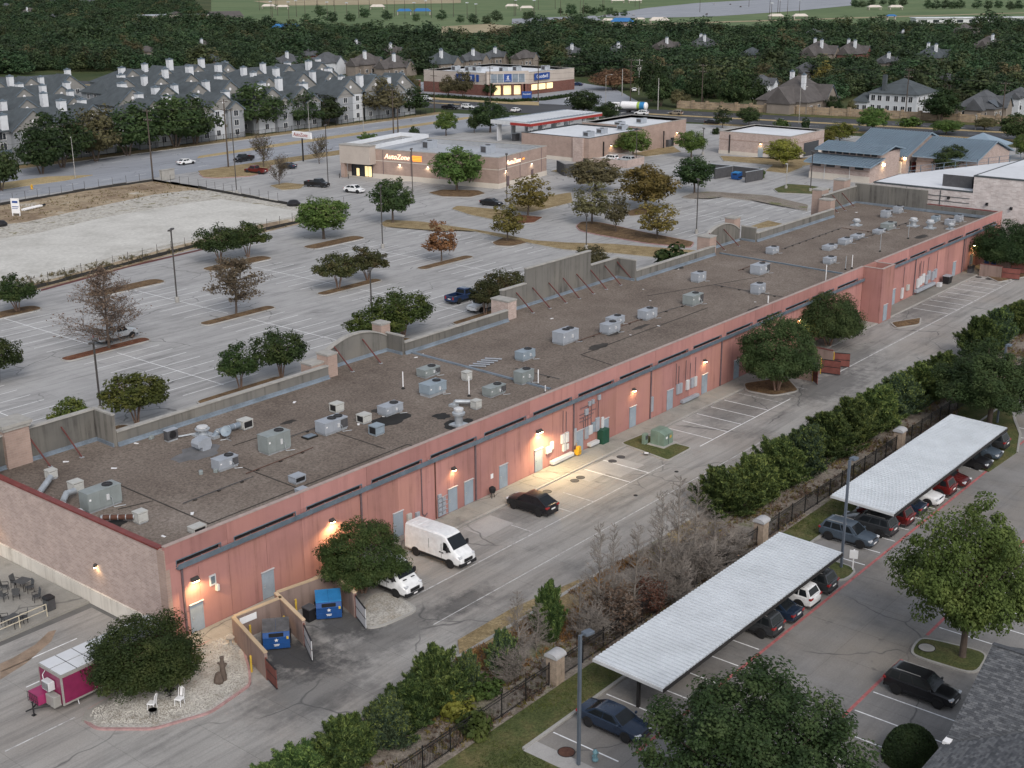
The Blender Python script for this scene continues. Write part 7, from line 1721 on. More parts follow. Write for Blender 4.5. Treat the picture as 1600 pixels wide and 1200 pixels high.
MB().box(38.5,.9,0,39.6,1.2,2.2).build('door',M['black'],t); MB().bbox(36,.2,0,37.4,1.1,1.9,.04).build('meter_cabinet',M['coil'],t)
for i,(xx,yy) in enumerate(((4,3),(11,4),(20,4),(26,9),(36,9))): roof_box(253.4 + xx,184.5 + yy,5.7,2.6,1.8,1.4,'grey rooftop unit on the tan shop roof, ' + ['nearest its front corner','second from its front corner','in the middle of the roof','on the rear block','just before the rear block'][i])
t = thing('small_shop','small square pink brick shop with white roof and one grey door','shop',(287.6,148.4,0))
parapet_box(t,[(0,0),(18,0),(18,20),(0,20)],5.6,'brick_tan',5.2,'white_roof','white_roof',.3,'cream',.9,(3.6,3.8,'brick_store'))
MB().box(-.1,7.4,.05,-.086,8.8,2.5).build('door',M['door'],t)
l = MB().bbox(-.35,7.9,3.3,-.09,8.3,3.6,.04).build('wall_lamp',M['bronze'],t); MB().box(-.3,7.95,3.25,-.1,8.25,3.298).build('lens',M['lamp_warm'],l); spot(287.0,156.5,3.1,50)
MB().box(-.2,16.8,.4,-.09,17.1,5).build('downspout',M['black'],t); MB().box(7,-.12,0,15,-.09,3.4).build('shopfront',M['bldg_glass'],t)
# fuel station
t = thing('fuel_canopy','long white and red fuel station canopy on white columns','canopy',(272,217.5,0))
MB().box(0,0,4.7,33,14,5.75).build('fascia',M['white_metal'],t); MB().box(-.06,-.06,4.75,33,-.003,5.45).build('red_band',M['sign_red'],t); MB().box(-.08,0,4.75,-.003,7,5.45).build('red_band',M['sign_red'],t)
MB().box(.2,.2,5.752,32.8,13.8,5.80).build('canopy_roof',M['flashing'],t)
for i in range(22): MB().box(.4 + i * 1.48,2,5.802,1.2 + i * 1.48,12,5.9).build('roof_panel',M['white_roof'],t)
for i in range(6):
 for yy in (1.2,12.2): MB().box(1 + i * 6.1 - .25,yy - .25,0,2 + i * 6.1 + .25,yy + .25,4.698).build('column',M['white_metal'],t)
for i in range(5):
 q = thing('fuel_pump','red fuel pump under the canopy, %s' % ['first from the left','second from the left','middle one','fourth from the left','last on the right'][i],'fuel pump',(276 + i * 6.1,221.5,.02),0,'fuel pumps')
 MB().bbox(-.5,-.4,0,.5,.4,1.9,.06).build('body',M['sign_red'],q); MB().box(-.35,-.42,1.0,.35,-.403,1.5).build('display',M['bldg_glass'],q); MB().box(-.55,-.45,1.902,.55,.45,2.15).build('top',M['white_metal'],q)
t = thing('propane_cage','dark cage by the left end of the fuel canopy','cage',(*G(806,220),.02)); MB().bbox(-1,-.6,0,1,.6,2.0,.05).build('cage',M['coil'],t); MB().box(-1.05,-.65,2.0,1.05,.65,2.1).build('top',M['galv'],t)
# charity shop
t = thing('charity_shop','beige and red brick charity shop with white roof and lit glass corner entrance','shop',(371,307.5,0))
GP_ = [(0,42),(0,11),(13,0.5),(41,0),(41,42)]
parapet_box(t,GP_,8.2,'beige_wall',7.4,'white_roof','white_roof',.4)
O1,O2 = inset(GP_,-.12),inset(GP_,-.004)
for i in range(5): MB().prism([O1[i],O1[(i + 1) % 5],O2[(i + 1) % 5],O2[i]],0,4.0).build('brick_base',M['brick_red'],t)
cn,cd = Vector((6.5,5.75)),Vector((13,-10.5)).normalized(); nrm = Vector((-cd.y,cd.x)) * -1
if nrm.dot(Vector((-1,-1))) < 0: nrm = -nrm
def cbox(u0,u1,d0,d1,z0,z1,m,name,par):
 P_ = [tuple(cn + cd * u + nrm * d) for u,d in ((u0,d0),(u1,d0),(u1,d1),(u0,d1))]; return MB().prism(P_,z0,z1).build(name,M[m],par)
ang = math.atan2(cd.y,cd.x)
cbox(-8,8,.2,2.2,4.3,8.9,'beige_wall','entrance_tower',t); cbox(-6.5,6.5,2.21,2.3,4.9,8.0,'flashing','tower_glass',t)
for u in (-6.5,-4,-1.6,1.6,4,6.5): cbox(u - .1,u + .1,2.305,2.4,4.9,8.0,'white_metal','mullion',t)
sq = cbox(-1.5,1.5,2.31,2.45,5.2,8.0,'sign_blue','blue_panel',t)
text_mesh(sq,'g',2.0,tuple(cn + nrm * 2.5) + (7.0,),(RX,0,ang),'white',ext=.02); text_mesh(sq,'goodwill',.55,tuple(cn + nrm * 2.5) + (5.6,),(RX,0,ang),'white',ext=.02)
cbox(-5.5,5.5,.13,.25,.3,3.6,'glow_window','lit_entrance',t)
for u in (-7,-5.6,-2.0,2.0,5.6,7): cbox(u - .35,u + .35,.26,2.2,0,4.298,'brick_red','pier',t)
for x0_,x1_ in ((14.0,17.5),(18.3,22.5),(23.3,27)): MB().box(x0_,-.22,1.6,x1_,-.14,3.7).build('lit_window',M['glow_window'],t)
def gsign(loc,rz,lab,w_=9.2):
 s = MB().box(-w_ / 2,-.25,-1.25,w_ / 2,0,1.25).build('sign_panel',M['sign_blue'],t,None,loc,rz); text_mesh(s,'Goodwill',1.9,(0,-.27,0),(RX,0,0),'white',ext=.02)
gsign((-.02,20.5,6.3),-RX,'l'); gsign((20.5,.0,6.4),.0,'r'); MB().box(-.3,13.6,5.0,-.26,14.9,7.6).build('sign_panel',M['sign_blue'],t)
for i,(xx,yy) in enumerate(((12,29),(14,27),(17,16),(24,15),(33,8),(12,36))): roof_box(371 + xx,307.5 + yy,7.4,3.0,2.2,1.9,'dark grey rooftop unit on the charity shop, ' + ['left rear','left front','centre','centre right','right','far left'][i],'galv')
q = thing('monument_sign','low blue monument sign before the charity shop entrance','sign',(*G(823,158),0),-.9); MB().box(-1.8,-.3,0,1.8,.3,1.0).build('base',M['brick_red'],q); s = MB().bbox(-1.8,-.25,1.0,1.8,.25,3.4,.05).build('sign_face',M['sign_blue'],q); text_mesh(s,'Goodwill',.75,(0,-.26,2.5),(RX,0,0),'white',ext=.01)
t = thing('brick_shop','low red brick shop with pale roof left of the charity shop','shop',(*G(600,152),0)); parapet_box(t,[(0,0),(20,0),(20,26),(0,26)],5.0,'brick_red',4.7,'dirty_white_roof'); HOUSES.append((*G(620,145),22))
window(t,5,-.002,1,2.4,2); window(t,11,-.002,1,2.4,2); window(t,-.002,10,1,2.4,2,'-x')
# blue metal roofed school
def seam_roof(mb,x0,x1,y0,y1,z0,z1,n,axis='x'):
 """one slope rising from x0 to x1 with standing seams that run up the slope"""
 mb.add([(x0,y0,z0),(x0,y1,z0),(x1,y1,z1),(x1,y0,z1),(x0,y0,z0 - .25),(x0,y1,z0 - .25),(x1,y1,z1 - .25),(x1,y0,z1 - .25)],[(3,2,1,0),(0,1,2,3),(0,1,5,4),(1,2,6,5),(2,3,7,6),(3,0,4,7)])
 for i in range(n + 1):
  y = y0 + (y1 - y0) * i / n; mb.add([(x0,y - .03,z0),(x0,y + .03,z0),(x1,y + .03,z1),(x1,y - .03,z1),(x0,y - .03,z0 + .09),(x0,y + .03,z0 + .09),(x1,y + .03,z1 + .09),(x1,y - .03,z1 + .09)],[(4,5,6,7),(0,1,5,4),(2,3,7,6),(0,4,7,3),(1,2,6,5)])
 return mb
t = thing('school_building','brick building with two big blue standing seam metal roofs','school',(0,0,0))
for x0_,x1_,y0_,y1_,zr in ((283,309,116.5,131.5,8.2),(285,307,101,116.1,7.4)):
 MB().box(x0_ + .8,y0_ + .6,0,x1_ - .8,y1_ - .6,4.0).build('wall',M['brick_tan'],t); xm = (x0_ + x1_) / 2
 seam_roof(MB(),x0_ - .6,xm,y0_,y1_,4.1,zr,24).build('roof_slope',M['metal_blue'],t); seam_roof(MB(),x1_ + .6,xm,y0_,y1_,4.1,zr,24).build('roof_slope',M['metal_blue'],t)
 MB().add([(x0_ + .8,y0_ + .58,3.9),(x1_ - .8,y0_ + .58,3.9),(xm,y0_ + .58,zr - .4)],[(0,1,2)]).build('gable',M['brick_tan'],t)
 MB().box(x0_ + .72,y0_ + .6,2.7,x0_ + .795,y1_ - .6,2.95).build('band',M['brick_store'],t)
for yy in (128.5,125,120.5,110): window(t,285.79 if yy < 116 else 283.79,yy,1.0,2.0,1.7,'-x')
for yy in (126.8,117.5): spot(283.0,yy,3.2,60,(1,.75,.4)); MB().bbox(283.45,yy - .2,3.3,283.78,yy + .2,3.6,.04).build('wall_lamp',M['lamp_warm'],t)
t = thing('pavilion','square pavilion with blue hip roof on cream columns','pavilion',(314,111,0)); hip(MB(),-5,-5,5,5,4.2,2.6,.6,'x').build('roof',M['metal_blue'],t); MB().box(-4.7,-4.7,3.0,4.7,4.7,4.0).build('lintel',M['brick_tan'],t)
for a in (-4.2,0,4.2):
 for b in (-4.2,4.2): MB().box(a - .5,b - .5,0,a + .5,b + .5,2.998).build('column',M['cream'],t)
t = thing('annex','small brick annex with blue clerestory roof','annex',(0,0,0))
MB().box(265.4,117.6,0,281,131.8,3.6).build('wall',M['brick_tan'],t); MB().box(265.28,117.5,0,265.39,131.9,1.4).build('plinth',M['cream'],t); MB().box(265.3,117.6,2.4,265.39,131.8,2.65).build('band',M['brick_store'],t)
seam_roof(MB(),263.8,271,116.6,132.6,3.8,5.0,20).build('roof_slope',M['metal_blue'],t); MB().box(270.6,117.6,3.6,281,131.8,5.9).build('clerestory_wall',M['brick_tan'],t)
for i in range(8): MB().box(270.5,118.4 + i * 1.68,5.1,270.59,119.7 + i * 1.68,5.75).build('clerestory_window',M['bldg_glass'],t)
seam_roof(MB(),269.2,276,116.6,132.8,6.0,7.2,20).build('roof_slope',M['metal_blue'],t); seam_roof(MB(),282,276,116.6,132.8,6.0,7.2,20).build('roof_slope',M['metal_blue'],t)
for i in range(4): MB().box(265.26,119 + i * 3.4,2.8,265.38,121 + i * 3.4,3.3).build('window_slot',M['bldg_glass'],t)
MB().tube((264.9,122,0),(264.9,122,3.7),.07).tube((264.9,128,0),(264.9,128,3.7),.07).build('downspout',M['white_metal'],t)
l = MB().bbox(272,117.2,3.1,272.5,117.58,3.5,.04).build('wall_lamp',M['lamp_warm'],t); spot(272.2,116.9,3.0,60,(1,.75,.4))
t = thing('yard_fence','brown panel yard fence with tan brick posts','fence',(0,0,0)); a,b = Vector((275.5,121.5)),Vector((297,113.5)); n = 8
for i in range(n + 1):
 p = a.lerp(b,i / n); MB().box(p.x - .4,p.y - .4,0,p.x + .4,p.y + .4,2.6).build('post',M['cream'],t)
 if i < n:
  q0,q1 = a.lerp(b,(i + .18) / n),a.lerp(b,(i + .82) / n); wall_seg(MB(),q0,q1,.1,2.2,.12).build('panel',M['red_trim'],t)
t = thing('play_shelter','small turquoise play shelter in the fenced yard','shelter',(286,119.5,.02)); MB().box(-1.5,-1,1.8,1.5,1,2.0).build('roof',M['bin_lid'],t); MB().box(-1.4,-.9,0,-1.2,.9,1.8).box(1.2,-.9,0,1.4,.9,1.8).build('leg',M['bin_lid'],t)
# whitewashed neighbour at the far end
t = thing('whitewashed_building','tall whitewashed brick building with flat pale roof at the right','building',(0,0,0))
MB().box(212,20,0,300,75.6,12.0).build('wall',M['brick_pale'],t); MB().box(211.9,19.9,12.002,300.1,75.7,12.2).build('parapet_cap',M['shingle_blue'],t); MB().box(212.4,20.4,12.202,299.6,75.2,12.25).build('roof_deck',M['white_roof'],t)
LW = [(212,75.62),(254,75.62),(254,81.5),(222,93),(212,93)]; MB().prism(LW,0,9.3).build('low_wall',M['brick_pale'],t); MB().prism(inset(LW,-.08),9.302,9.5).build('parapet_cap',M['shingle_blue'],t); MB().prism(inset(LW,.3),9.502,9.54).build('roof_deck',M['white_roof'],t)
for z in (6.4,7.4,8.2): MB().box(211.93,76,z,211.99,92.8,z + .1).build('wall_line',M['shingle_blue'],t)
for yy in (81,87): MB().box(211.9,yy - .06,5.0,211.99,yy + .06,9.2).build('wall_line',M['shingle_blue'],t)
for yy,z in ((73,7.5),(69,7.2),(79.5,7.9),(86,8.0)): MB().bbox(211.6,yy - .2,z,211.98,yy + .2,z + .45,.04).build('flood_light',M['black'],t)
sc2 = thing('roof_screen','black mesh screen standing on the low pale roof','screen',(214.5,79.2,9.54)); MB().box(-.06,-2.6,0,.06,2.6,2.0).box(-.06,-2.6,0,4,-2.48,2.0).build('panel',M['coil'],sc2)
t = thing('roof_railing','dark railing along the far pale roof edge','railing',(224,91.8,9.5),math.atan2(-11,30))
for i in range(11): MB().box(i * 3 - .05,-.05,0,i * 3 + .05,.05,1.3).build('post',M['gutter'],t)
for z in (.5,1.25): MB().box(0,-.03,z,30,.03,z + .06).build('rail',M['gutter'],t)
# far dumpster yard behind the shops
t = enclosure('dumpster_enclosure','grey metal clad dumpster yard before the small square shop',[((256.5,138.7),(256.7,146.4)),((256.5,146.5),(250.5,147.5)),((250,152.5),(256,152.2)),((256.6,152.4),(256.6,146.6)),((250.0,139.4),(256,138.6))],2.3,'coil','galv',[((250.2,152.3),(249.8,147.6),.2,2.2,'galv')],'galv')
dumpster(253.0,143.3,-RX,'blue dumpster in the far grey metal yard','bin_lid',False)
t = enclosure('dumpster_enclosure','black metal walled yard next to the auto parts shop',[((233.5,176.5),(239.5,174.0)),((239.6,174.1),(244.5,179.5)),((233.4,176.6),(237.5,182))],2.6,'coil','black',[],'black')
t = enclosure('dumpster_enclosure','brick walled yard beside the tan shop',[((251,181.5),(252,172.5)),((252.2,172.4),(260.5,173.2)),((260.6,173.4),(260.8,183.8))],1.8,'brick_tan','cap',[],'black')
# shingled roof at the lower right: a gable slope that faces the alley side and a lower slope running into it
t = thing('shingled_building','grey shingled roof cutting into the lower right corner','building',(0,0,0))
XR,XE,ZR,ZE,YE,YB,XW = 67.5,61.4,8.2,5.2,20.2,4.0,44.0
KU,KL,ZL = (ZR - ZE) / (XR - XE),.30,5.0; YV = YE - (ZR - ZL) / KL
sl_ = math.hypot(XR - XE,ZR - ZE); ll_ = math.hypot(1,KL)
xv = lambda y: XE + (ZL + KL * (YE - y) - ZE) / KU          # valley between the two slopes
MB().box(XW,YB,0,73.0,YE - .5,ZL - .1).build('wall',M['house_tan'],t)
MB().add([(XR,YE,ZR - .02),(XE,YE,ZE - .02),(xv(YE),YE,ZL - .02),(XR,YV,ZR - .02),(XR,YB,ZR - .02),(74,YE,ZE - .2),(74,YB,ZE - .2)],[(0,1,2,3),(5,0,3,4,6)]).add([(xv(YE),YE,ZL - .02),(XW,YE,ZL - .02),(XW,YV,ZR - .02),(XR,YV,ZR - .02)],[(0,1,2,3)]).build('roof_deck',M['shingle_grey'],t)
MB().add([(XE + .1,YE - .5,ZL - .1),(73.9,YE - .5,ZL - .1),(XR,YE - .5,ZR - .1)],[(0,1,2)]).build('gable',M['house_tan'],t)
MB().box(XE - .5,YE - .35,ZE - .2,XE + .2,YE + .03,ZE - .02).build('eave_board',M['white'],t)
SHM = [flat('shingle_tone_%d' % i,c,.9,.25,3.0,obj=False) for i,c in enumerate(((.088,.093,.102),(.108,.113,.122),(.07,.074,.082),(.13,.135,.143)))]
ux,uz = -(XR - XE) / sl_,-(ZR - ZE) / sl_; nx,nz = uz,-ux; vy,vz = -1 / ll_,KL / ll_
def tab_geo(mb,q):
 k,e,o_ = q; W_,E_ = .272,.145
 if k: f = lambda a,b,l0: (XR + ux * a + nx * l0,b,ZR + uz * a + nz * l0); A0,A1 = e + E_,e
 else: f = lambda a,b,l0: (b,YE + vy * a - vz * l0 * -1 * 0 + KL / ll_ * l0,ZL + vz * a + l0 / ll_); A0,A1 = e,e + E_
 P_ = [f(A0,o_,.03),f(A0,o_ + W_,.03),f(A1,o_ + W_,.012),f(A1,o_,.012)]; Q_ = [f(A0,o_,.0),f(A0,o_ + W_,.0)]
 return mb.add(P_ + Q_,[(0,1,2,3) if not k else (3,2,1,0),(4,5,1,0),(0,3,4),(1,5,2)])
rest = MB(); TM = {}; rr = random.Random(9); tabs = []
row = 0; e = .02
while e < sl_ - .1:
 y = YE - .29 - (.14 if row % 2 else 0)
 while y > 9:
  if XR + ux * e > xv(y) + .1: tabs.append((1,e,y))
  y -= .285
 e += .14; row += 1
row = 0; e = .02
while e < 7.5:
 x = XW + 6 + (.14 if row % 2 else 0)
 while x < xv(YE + vy * e) - .3: tabs.append((0,e,x)); x += .285
 e += .14; row += 1
near_set = set(sorted(tabs,key=lambda q: (math.hypot(XR + ux * q[1] - 62,q[2] - 20.2) if q[0] else math.hypot(q[2] - 61.5,q[1])))[:300])
for q in tabs:
 i = rr.randrange(4)
 if q in near_set:
  if (q[0],i) not in TM: TM[(q[0],i)] = tab_geo(MB(),(q[0],0,0)).mesh('shingle',SHM[i])
  o = link('shingle',TM[(q[0],i)],t); o.location = (ux * q[1],q[2],uz * q[1]) if q[0] else (q[2],vy * q[1],vz * q[1])
 else:
  n0 = len(rest.f); tab_geo(rest,q)
  for k in range(n0,len(rest.f)): rest.m[k] = i
tag(rest.build('shingle_rows',SHM,t),kind='stuff')
MB().box(XR - .16,YB,ZR,XR + .16,YE,ZR + .05).build('ridge_cap',SHM[2],t)
# civic buildings and shelters by the fields
t = thing('flat_roofed_school','tan flat roofed building far left above the woods','building',(*G(268,36),0),-.2); MB().box(-26,-16,0,30,16,7).build('wall',M['beige_wall'],t); MB().box(-26.3,-16.3,7.002,30.3,16.3,7.6).build('roof',M['dirty_white_roof'],t); MB().box(-12,-24,0,4,-16.01,8).build('wing',M['cream'],t); hip(MB(),-12,-24,4,-16,8,2.5,.5,'y',1).build('wing_roof',M['shingle_brown'],t); HOUSES.append((*G(268,36),34))
for k in range(6): window(t,-22 + k * 9,-16.02,2.5,2.2,2.0)
t = thing('gabled_hall','dark roofed tan hall right of the flat roofed building','building',(*G(352,34),0),-.3); MB().box(-14,-10,0,14,10,4.5).build('wall',M['beige_wall'],t); hip(MB(),-14,-10,14,10,4.5,5,.8,'x',1).build('roof',M['shingle_brown'],t); HOUSES.append((*G(352,34),18))
def shelter(px,py,wpx,label,m='metal_blue_bright',n=1,ax='x',solid=False,hh=4.0):
 x,y = G(px,py); k = mpp(px,py); w_ = wpx * k
 t = thing('picnic_shelter',label,'shelter',(x,y,.4),YAW - RX,'shelters by the sports fields'); a,b = w_ / 2,w_ * .28
 hip(MB(),-a,-b,a,b,hh,b * .55,.5,'x',.4).build('roof',M[m],t)
 for u in (-a + .6,a - .6):
  for v in (-b + .6,b - .6): MB().box(u - .3,v - .3,0,u + .3,v + .3,hh - .1).build('post',M['beige_wall'],t)
 if solid: MB().box(-a * .5,-b * .6,0,a * .5,b * .6,hh - .2).build('wall',M['brick_tan'],t)
 HOUSES.append((x,y,w_ * .6))
M['metal_blue_bright'] = flat('bright_blue_metal_roof',(.035,.15,.36),.5,.1,.2)
shelter(449,55,50,'long bright blue roofed shelter at the wood edge',solid=True); shelter(632,24,22,'left of two small blue roofed shelters on the fields'); shelter(660,24,26,'right of two small blue roofed shelters on the fields'); shelter(972,42,34,'blue roofed pavilion with tan posts by the playing fields',solid=True); shelter(1392,33,14,'tiny blue shelter at the edge of the right field')
for px,py,w_,l in ((950,38,18,'cream canopy left of the blue roofed pavilion'),(1000,36,14,'cream peaked canopy right of the blue roofed pavilion'),(1030,38,30,'long cream canopy right of the blue roofed pavilion'),(1212,31,22,'cream dugout canopy left on the right field'),(1250,31,22,'cream dugout canopy right on the right field'),(1366,16,20,'far cream canopy left on the upper field'),(1399,16,20,'far cream canopy right on the upper field'),(420,14,20,'cream canopy at the upper left field'),(442,15,18,'second cream canopy at the upper left field'),(590,15,22,'cream canopy before the small blue shelters'),(800,14,20,'cream canopy in the middle field left'),(823,17,20,'cream canopy in the middle field right'),(965,5,20,'far cream canopy at the top'),(992,5,20,'second far cream canopy at the top')): shelter(px,py,w_,l,'cream',hh=3.0)
t = thing('pool_building','low white building at the edge of the right field','building',(*G(1520,36),.3),YAW - RX); MB().box(-50,-8,0,50,8,4).build('wall',M['white_metal'],t); MB().box(-51,-9,4,51,9,4.5).build('roof',M['white_roof'],t)
for k in range(10): MB().box(-46 + k * 10,-8.1,.5,-41 + k * 10,-8.01,2.8).build('window',M['bldg_glass'],t)
rp = random.Random(12)
for i in range(46):
 px = rp.uniform(400,1250); py = rp.uniform(10,34); x,y = G(px,py)
 t = thing('field_light_pole','tall slender floodlight pole on the far sports fields','light pole',(x,y,.3),YAW,'floodlight poles on the far sports fields'); h = rp.uniform(14,20)
 MB().tube((0,0,0),(0,0,h),.28,.16,6).build('pole',M['wood_pole'],t); MB().box(-.15,-1.4,h - .8,.15,1.4,h).build('lamp_bank',M['galv'],t)
t = thing('auto_repair_sign','white board sign on two posts at the left edge of the vacant pad','sign',(*G(26,338),.1),-1.1); MB().box(-.9,-.05,.5,.9,.05,3.4).build('board',M['white'],t); MB().box(-.85,-.05,0,-.7,.05,.5).box(.7,-.05,0,.85,.05,.5).build('post',M['white'],t); MB().box(-.6,-.07,2.5,.6,-.052,2.9).box(-.7,-.07,1.7,.7,-.052,1.85).box(-.7,-.07,1.4,.5,-.052,1.5).build('print',M['sign_blue'],t)
t.name = 'lot_sign'
t = thing('pipe_bundle','white pipe bundle lying beside the white board sign','pipes',(*G(38,331),.15),.3); MB().tube((0,0,.25),(5,0,.25),.22).tube((0,.5,.25),(5,.5,.25),.22).build('pipe',M['white'],t); MB().tube((5,.25,.25),(6.2,.25,.3),.2).build('sleeve',M['black'],t)
t = thing('debris_pile','dark tarp bundle at the left edge of the vacant pad','tarp',(*G(2,354),.1)); MB().lathe([(1.1,0),(1.2,.5),(.7,1.0),(0,1.1)],n=9).build('bundle',M['black'],t,50)
t = thing('debris_pile','dark tarp bundle near the right corner of the vacant pad','tarp',(*G(459,322),.1)); MB().lathe([(1.3,0),(1.4,.5),(.8,1.1),(0,1.2)],n=9).build('bundle',M['black'],t,50)
t = thing('concrete_box','pale concrete box beside the pad corner pole','box',(*G(262,281),.1),.1); MB().bbox(-1.8,-.5,0,1.8,.5,2.2,.05).build('box',M['cap'],t); MB().box(-1.9,-.6,2.2,1.9,.6,2.32).build('lid',M['cap'],t)
t = thing('hydrant','yellow hydrant on the avenue median','hydrant',(*G(50,296),.1)); MB().lathe([(.3,0),(.3,.1),(.18,.15),(.18,.7),(.25,.75),(.15,.95),(0,1.0)],n=10).build('barrel',M['orange_y'],t,40); MB().tube((-.35,0,.55),(.35,0,.55),.1).build('outlet',M['orange_y'],t)
x,y = G(930,1190); t = thing('hydrant','small pale blue hydrant top at the bottom edge','hydrant',(x,y,.1)); MB().lathe([(.2,0),(.2,.1),(.13,.15),(.13,.5),(.18,.55),(.1,.7),(0,.75)],n=10).build('barrel',M['pale_teal'],t,40); MB().tube((-.25,0,.4),(.25,0,.4),.08).build('outlet',M['pale_teal'],t)
# silt fences round the pad
def silt(P,label,h=.55):
 x0_,y0_ = P[0]; t = thing('silt_fence',label,'fence',(x0_,y0_,.1),0,'black silt fences round the vacant pad')
 L_ = [(a - x0_,b - y0_) for a,b in P];
 for a,b in zip(L_[:-1],L_[1:]):
  n = max(1,int((Vector(b) - Vector(a)).length / 3))
  for i in range(n):
   p,q = Vector(a).lerp(Vector(b),i / n),Vector(a).lerp(Vector(b),(i + 1) / n); z = h * random.uniform(.8,1.1)
   MB().add([(p.x,p.y,0),(q.x,q.y,0),(q.x,q.y + .05,z),(p.x,p.y + .05,z * random.uniform(.85,1.1)),(p.x,p.y + .12,0),(q.x,q.y + .12,0)],[(0,1,2,3),(3,2,5,4)]).build('cloth',M['silt'],t)
   MB().tube((p.x,p.y + .02,0),(p.x,p.y + .02,2.1),.04,n=5).build('stake',M['bronze'],t)
silt([(40,167.5),(91.3,172),(132.7,179),(156,181.4),(166.5,183),(174,186.6),(176,190)],'black silt fence on the near side of the vacant pad'); silt([(90,242),(133,243.6),(154,246),(171,245.4),(171,229),(169.3,198)],'black silt fence on the street side of the vacant pad')
# ------------------------------------------------------------------ parked and moving cars
def car_px(kind,px,py,rz,pm,label,**kw):
 x,y = G(px,py); return vehicle(kind,x,y,rz,pm,label,**kw)
UPX,DNY,UPY,LFX = 0.0,-math.pi / 2,math.pi / 2,math.pi
vehicle('coupe_suv',80.6,64.3,UPY,'black','black sloping back car parked nose to the salmon wall in the lamplight',z=.03)
vehicle('sedan',57.3,39.2,DNY,'dark_blue','dark blue sedan at the open end of the near carport',z=.03)
vehicle('suv',72.9,25.9,DNY,'black','black sport utility car with silver window trim alone in the right row',z=.03)
gs = 'cars under and beside the carports'
vehicle('suv',91.9,40.0,DNY,'grey','blue grey sport utility car nearest the lamp post between the carports',group=gs)
vehicle('suv',94.9,39.6,UPY,'charcoal','charcoal sport utility car half under the far carport, tail out',group=gs)
vehicle('suv',97.7,39.4,UPY,'dark_red','dark red car under the near end of the far carport',group=gs)
vehicle('sedan',100.6,39.5,UPY,'dark_blue','navy car under the far carport left of the white one',group=gs)
vehicle('suv',103.5,39.1,DNY,'white','white car under the far carport with its nose out',group=gs)
vehicle('suv',106.3,39.1,UPY,'red','red sport utility car under the far carport right of the white one',group=gs)
vehicle('sedan',109.2,38.9,DNY,'dark_red','dark maroon car under the far carport with lit front',group=gs)
vehicle('sedan',114.8,38.9,DNY,'black','black car under the far carport near its right end',group=gs)
vehicle('sedan',117.8,39.0,DNY,'grey','grey car under the far carport, second from its right end',group=gs)
vehicle('suv',120.8,39.4,UPY,'charcoal','dark car past the right end of the far carport',group=gs)
vehicle('suv',82.4,39.0,UPY,'charcoal','dark car with orange lit tail lamp at the right end of the near carport',group=gs)
vehicle('suv',79.5,39.0,UPY,'white','white car under the near carport',group=gs)
vehicle('sedan',76.7,39.0,UPY,'dark_blue','dark blue car under the near carport right of an empty bay',group=gs)
vehicle('suv',73.9,39.0,UPY,'charcoal','charcoal car under the near carport beside the big tree',group=gs)
car_px('pickup',182,531,UPX,'silver','silver pickup truck parked behind the bare cypress island',cat='pickup',name='pickup_truck')
car_px('pickup',723,470,UPX,'navy','navy blue pickup truck parked behind the front wall',cat='pickup',name='pickup_truck')
car_px('pickup',757,484,LFX,'white','white pickup with chrome nose half hidden by the brown green tree',cat='pickup',name='pickup_truck')
car_px('sedan',768,321,math.radians(-80),'black','black sedan alone in the lane near the corner of the auto parts shop')
car_px('pickup',496,292,math.radians(-75),'black','black pickup parked before the auto parts shop',cat='pickup',name='pickup_truck'); car_px('coupe_suv',554,301,math.radians(-80),'white','white sport utility car next to the lamp post before the auto parts shop')
car_px('pickup',400,271,math.radians(100),'red','red pickup beside the bare bush near the avenue',cat='pickup',name='pickup_truck'); car_px('sedan',449,263,math.radians(105),'dark_blue','dark car behind the bare bush right of the red pickup')
car_px('pickup',381,252,math.radians(185),'black','black pickup leaving the shop drive onto the avenue',cat='pickup',name='pickup_truck'); car_px('sedan',291,257,UPX,'white','white car driving along the avenue')
car_px('suv',666,157,math.radians(-80),'white','white car left of the junction below the charity shop'); car_px('pickup',703,171,math.radians(-80),'black','black pickup waiting at the junction with lit headlamps',cat='pickup',name='pickup_truck'); car_px('suv',731,170,math.radians(-80),'white','white sport utility car just behind the black pickup at the junction')
car_px('sedan',806,175,math.radians(10),'white','white car crossing the junction towards the charity shop'); car_px('suv',1002,180,math.radians(100),'white','pale sport utility car in front of the tanker'); car_px('suv',1056,180,math.radians(100),'tan','grey tan sport utility car on the street below the stone wall'); car_px('sedan',1113,194,math.radians(-80),'black','black car on the near side of the street')
car_px('suv',953,252,UPY,'white','white car left of two behind the brick yard wall'); car_px('suv',978,254,UPY,'silver','silver car right of two behind the brick yard wall'); car_px('sedan',991,143,.6,'white','white car by the transformer pole'); car_px('sedan',893,157,math.radians(100),'white','white car near the charity shop hedge')
car_px('sedan',902,134,math.radians(100),'navy','blue car parked beyond the right end of the charity shop')
for i,(px,py,pm) in enumerate(((945,26,'black'),(951,25,'charcoal'),(1104,24,'charcoal'),(1141,8,'black'),(1157,12,'charcoal'),(1116,7,'silver'),(990,25,'silver'))): car_px('sedan' if i % 2 else 'suv',px,py,.7,pm,['black car in the far field lot at its left end','dark car second in the far field lot','dark car alone low in the far field lot','black car high in the far field lot','dark car right of the black one in the far field lot','silver car high in the far field lot','silver car left in the far field lot'][i],z=.45)
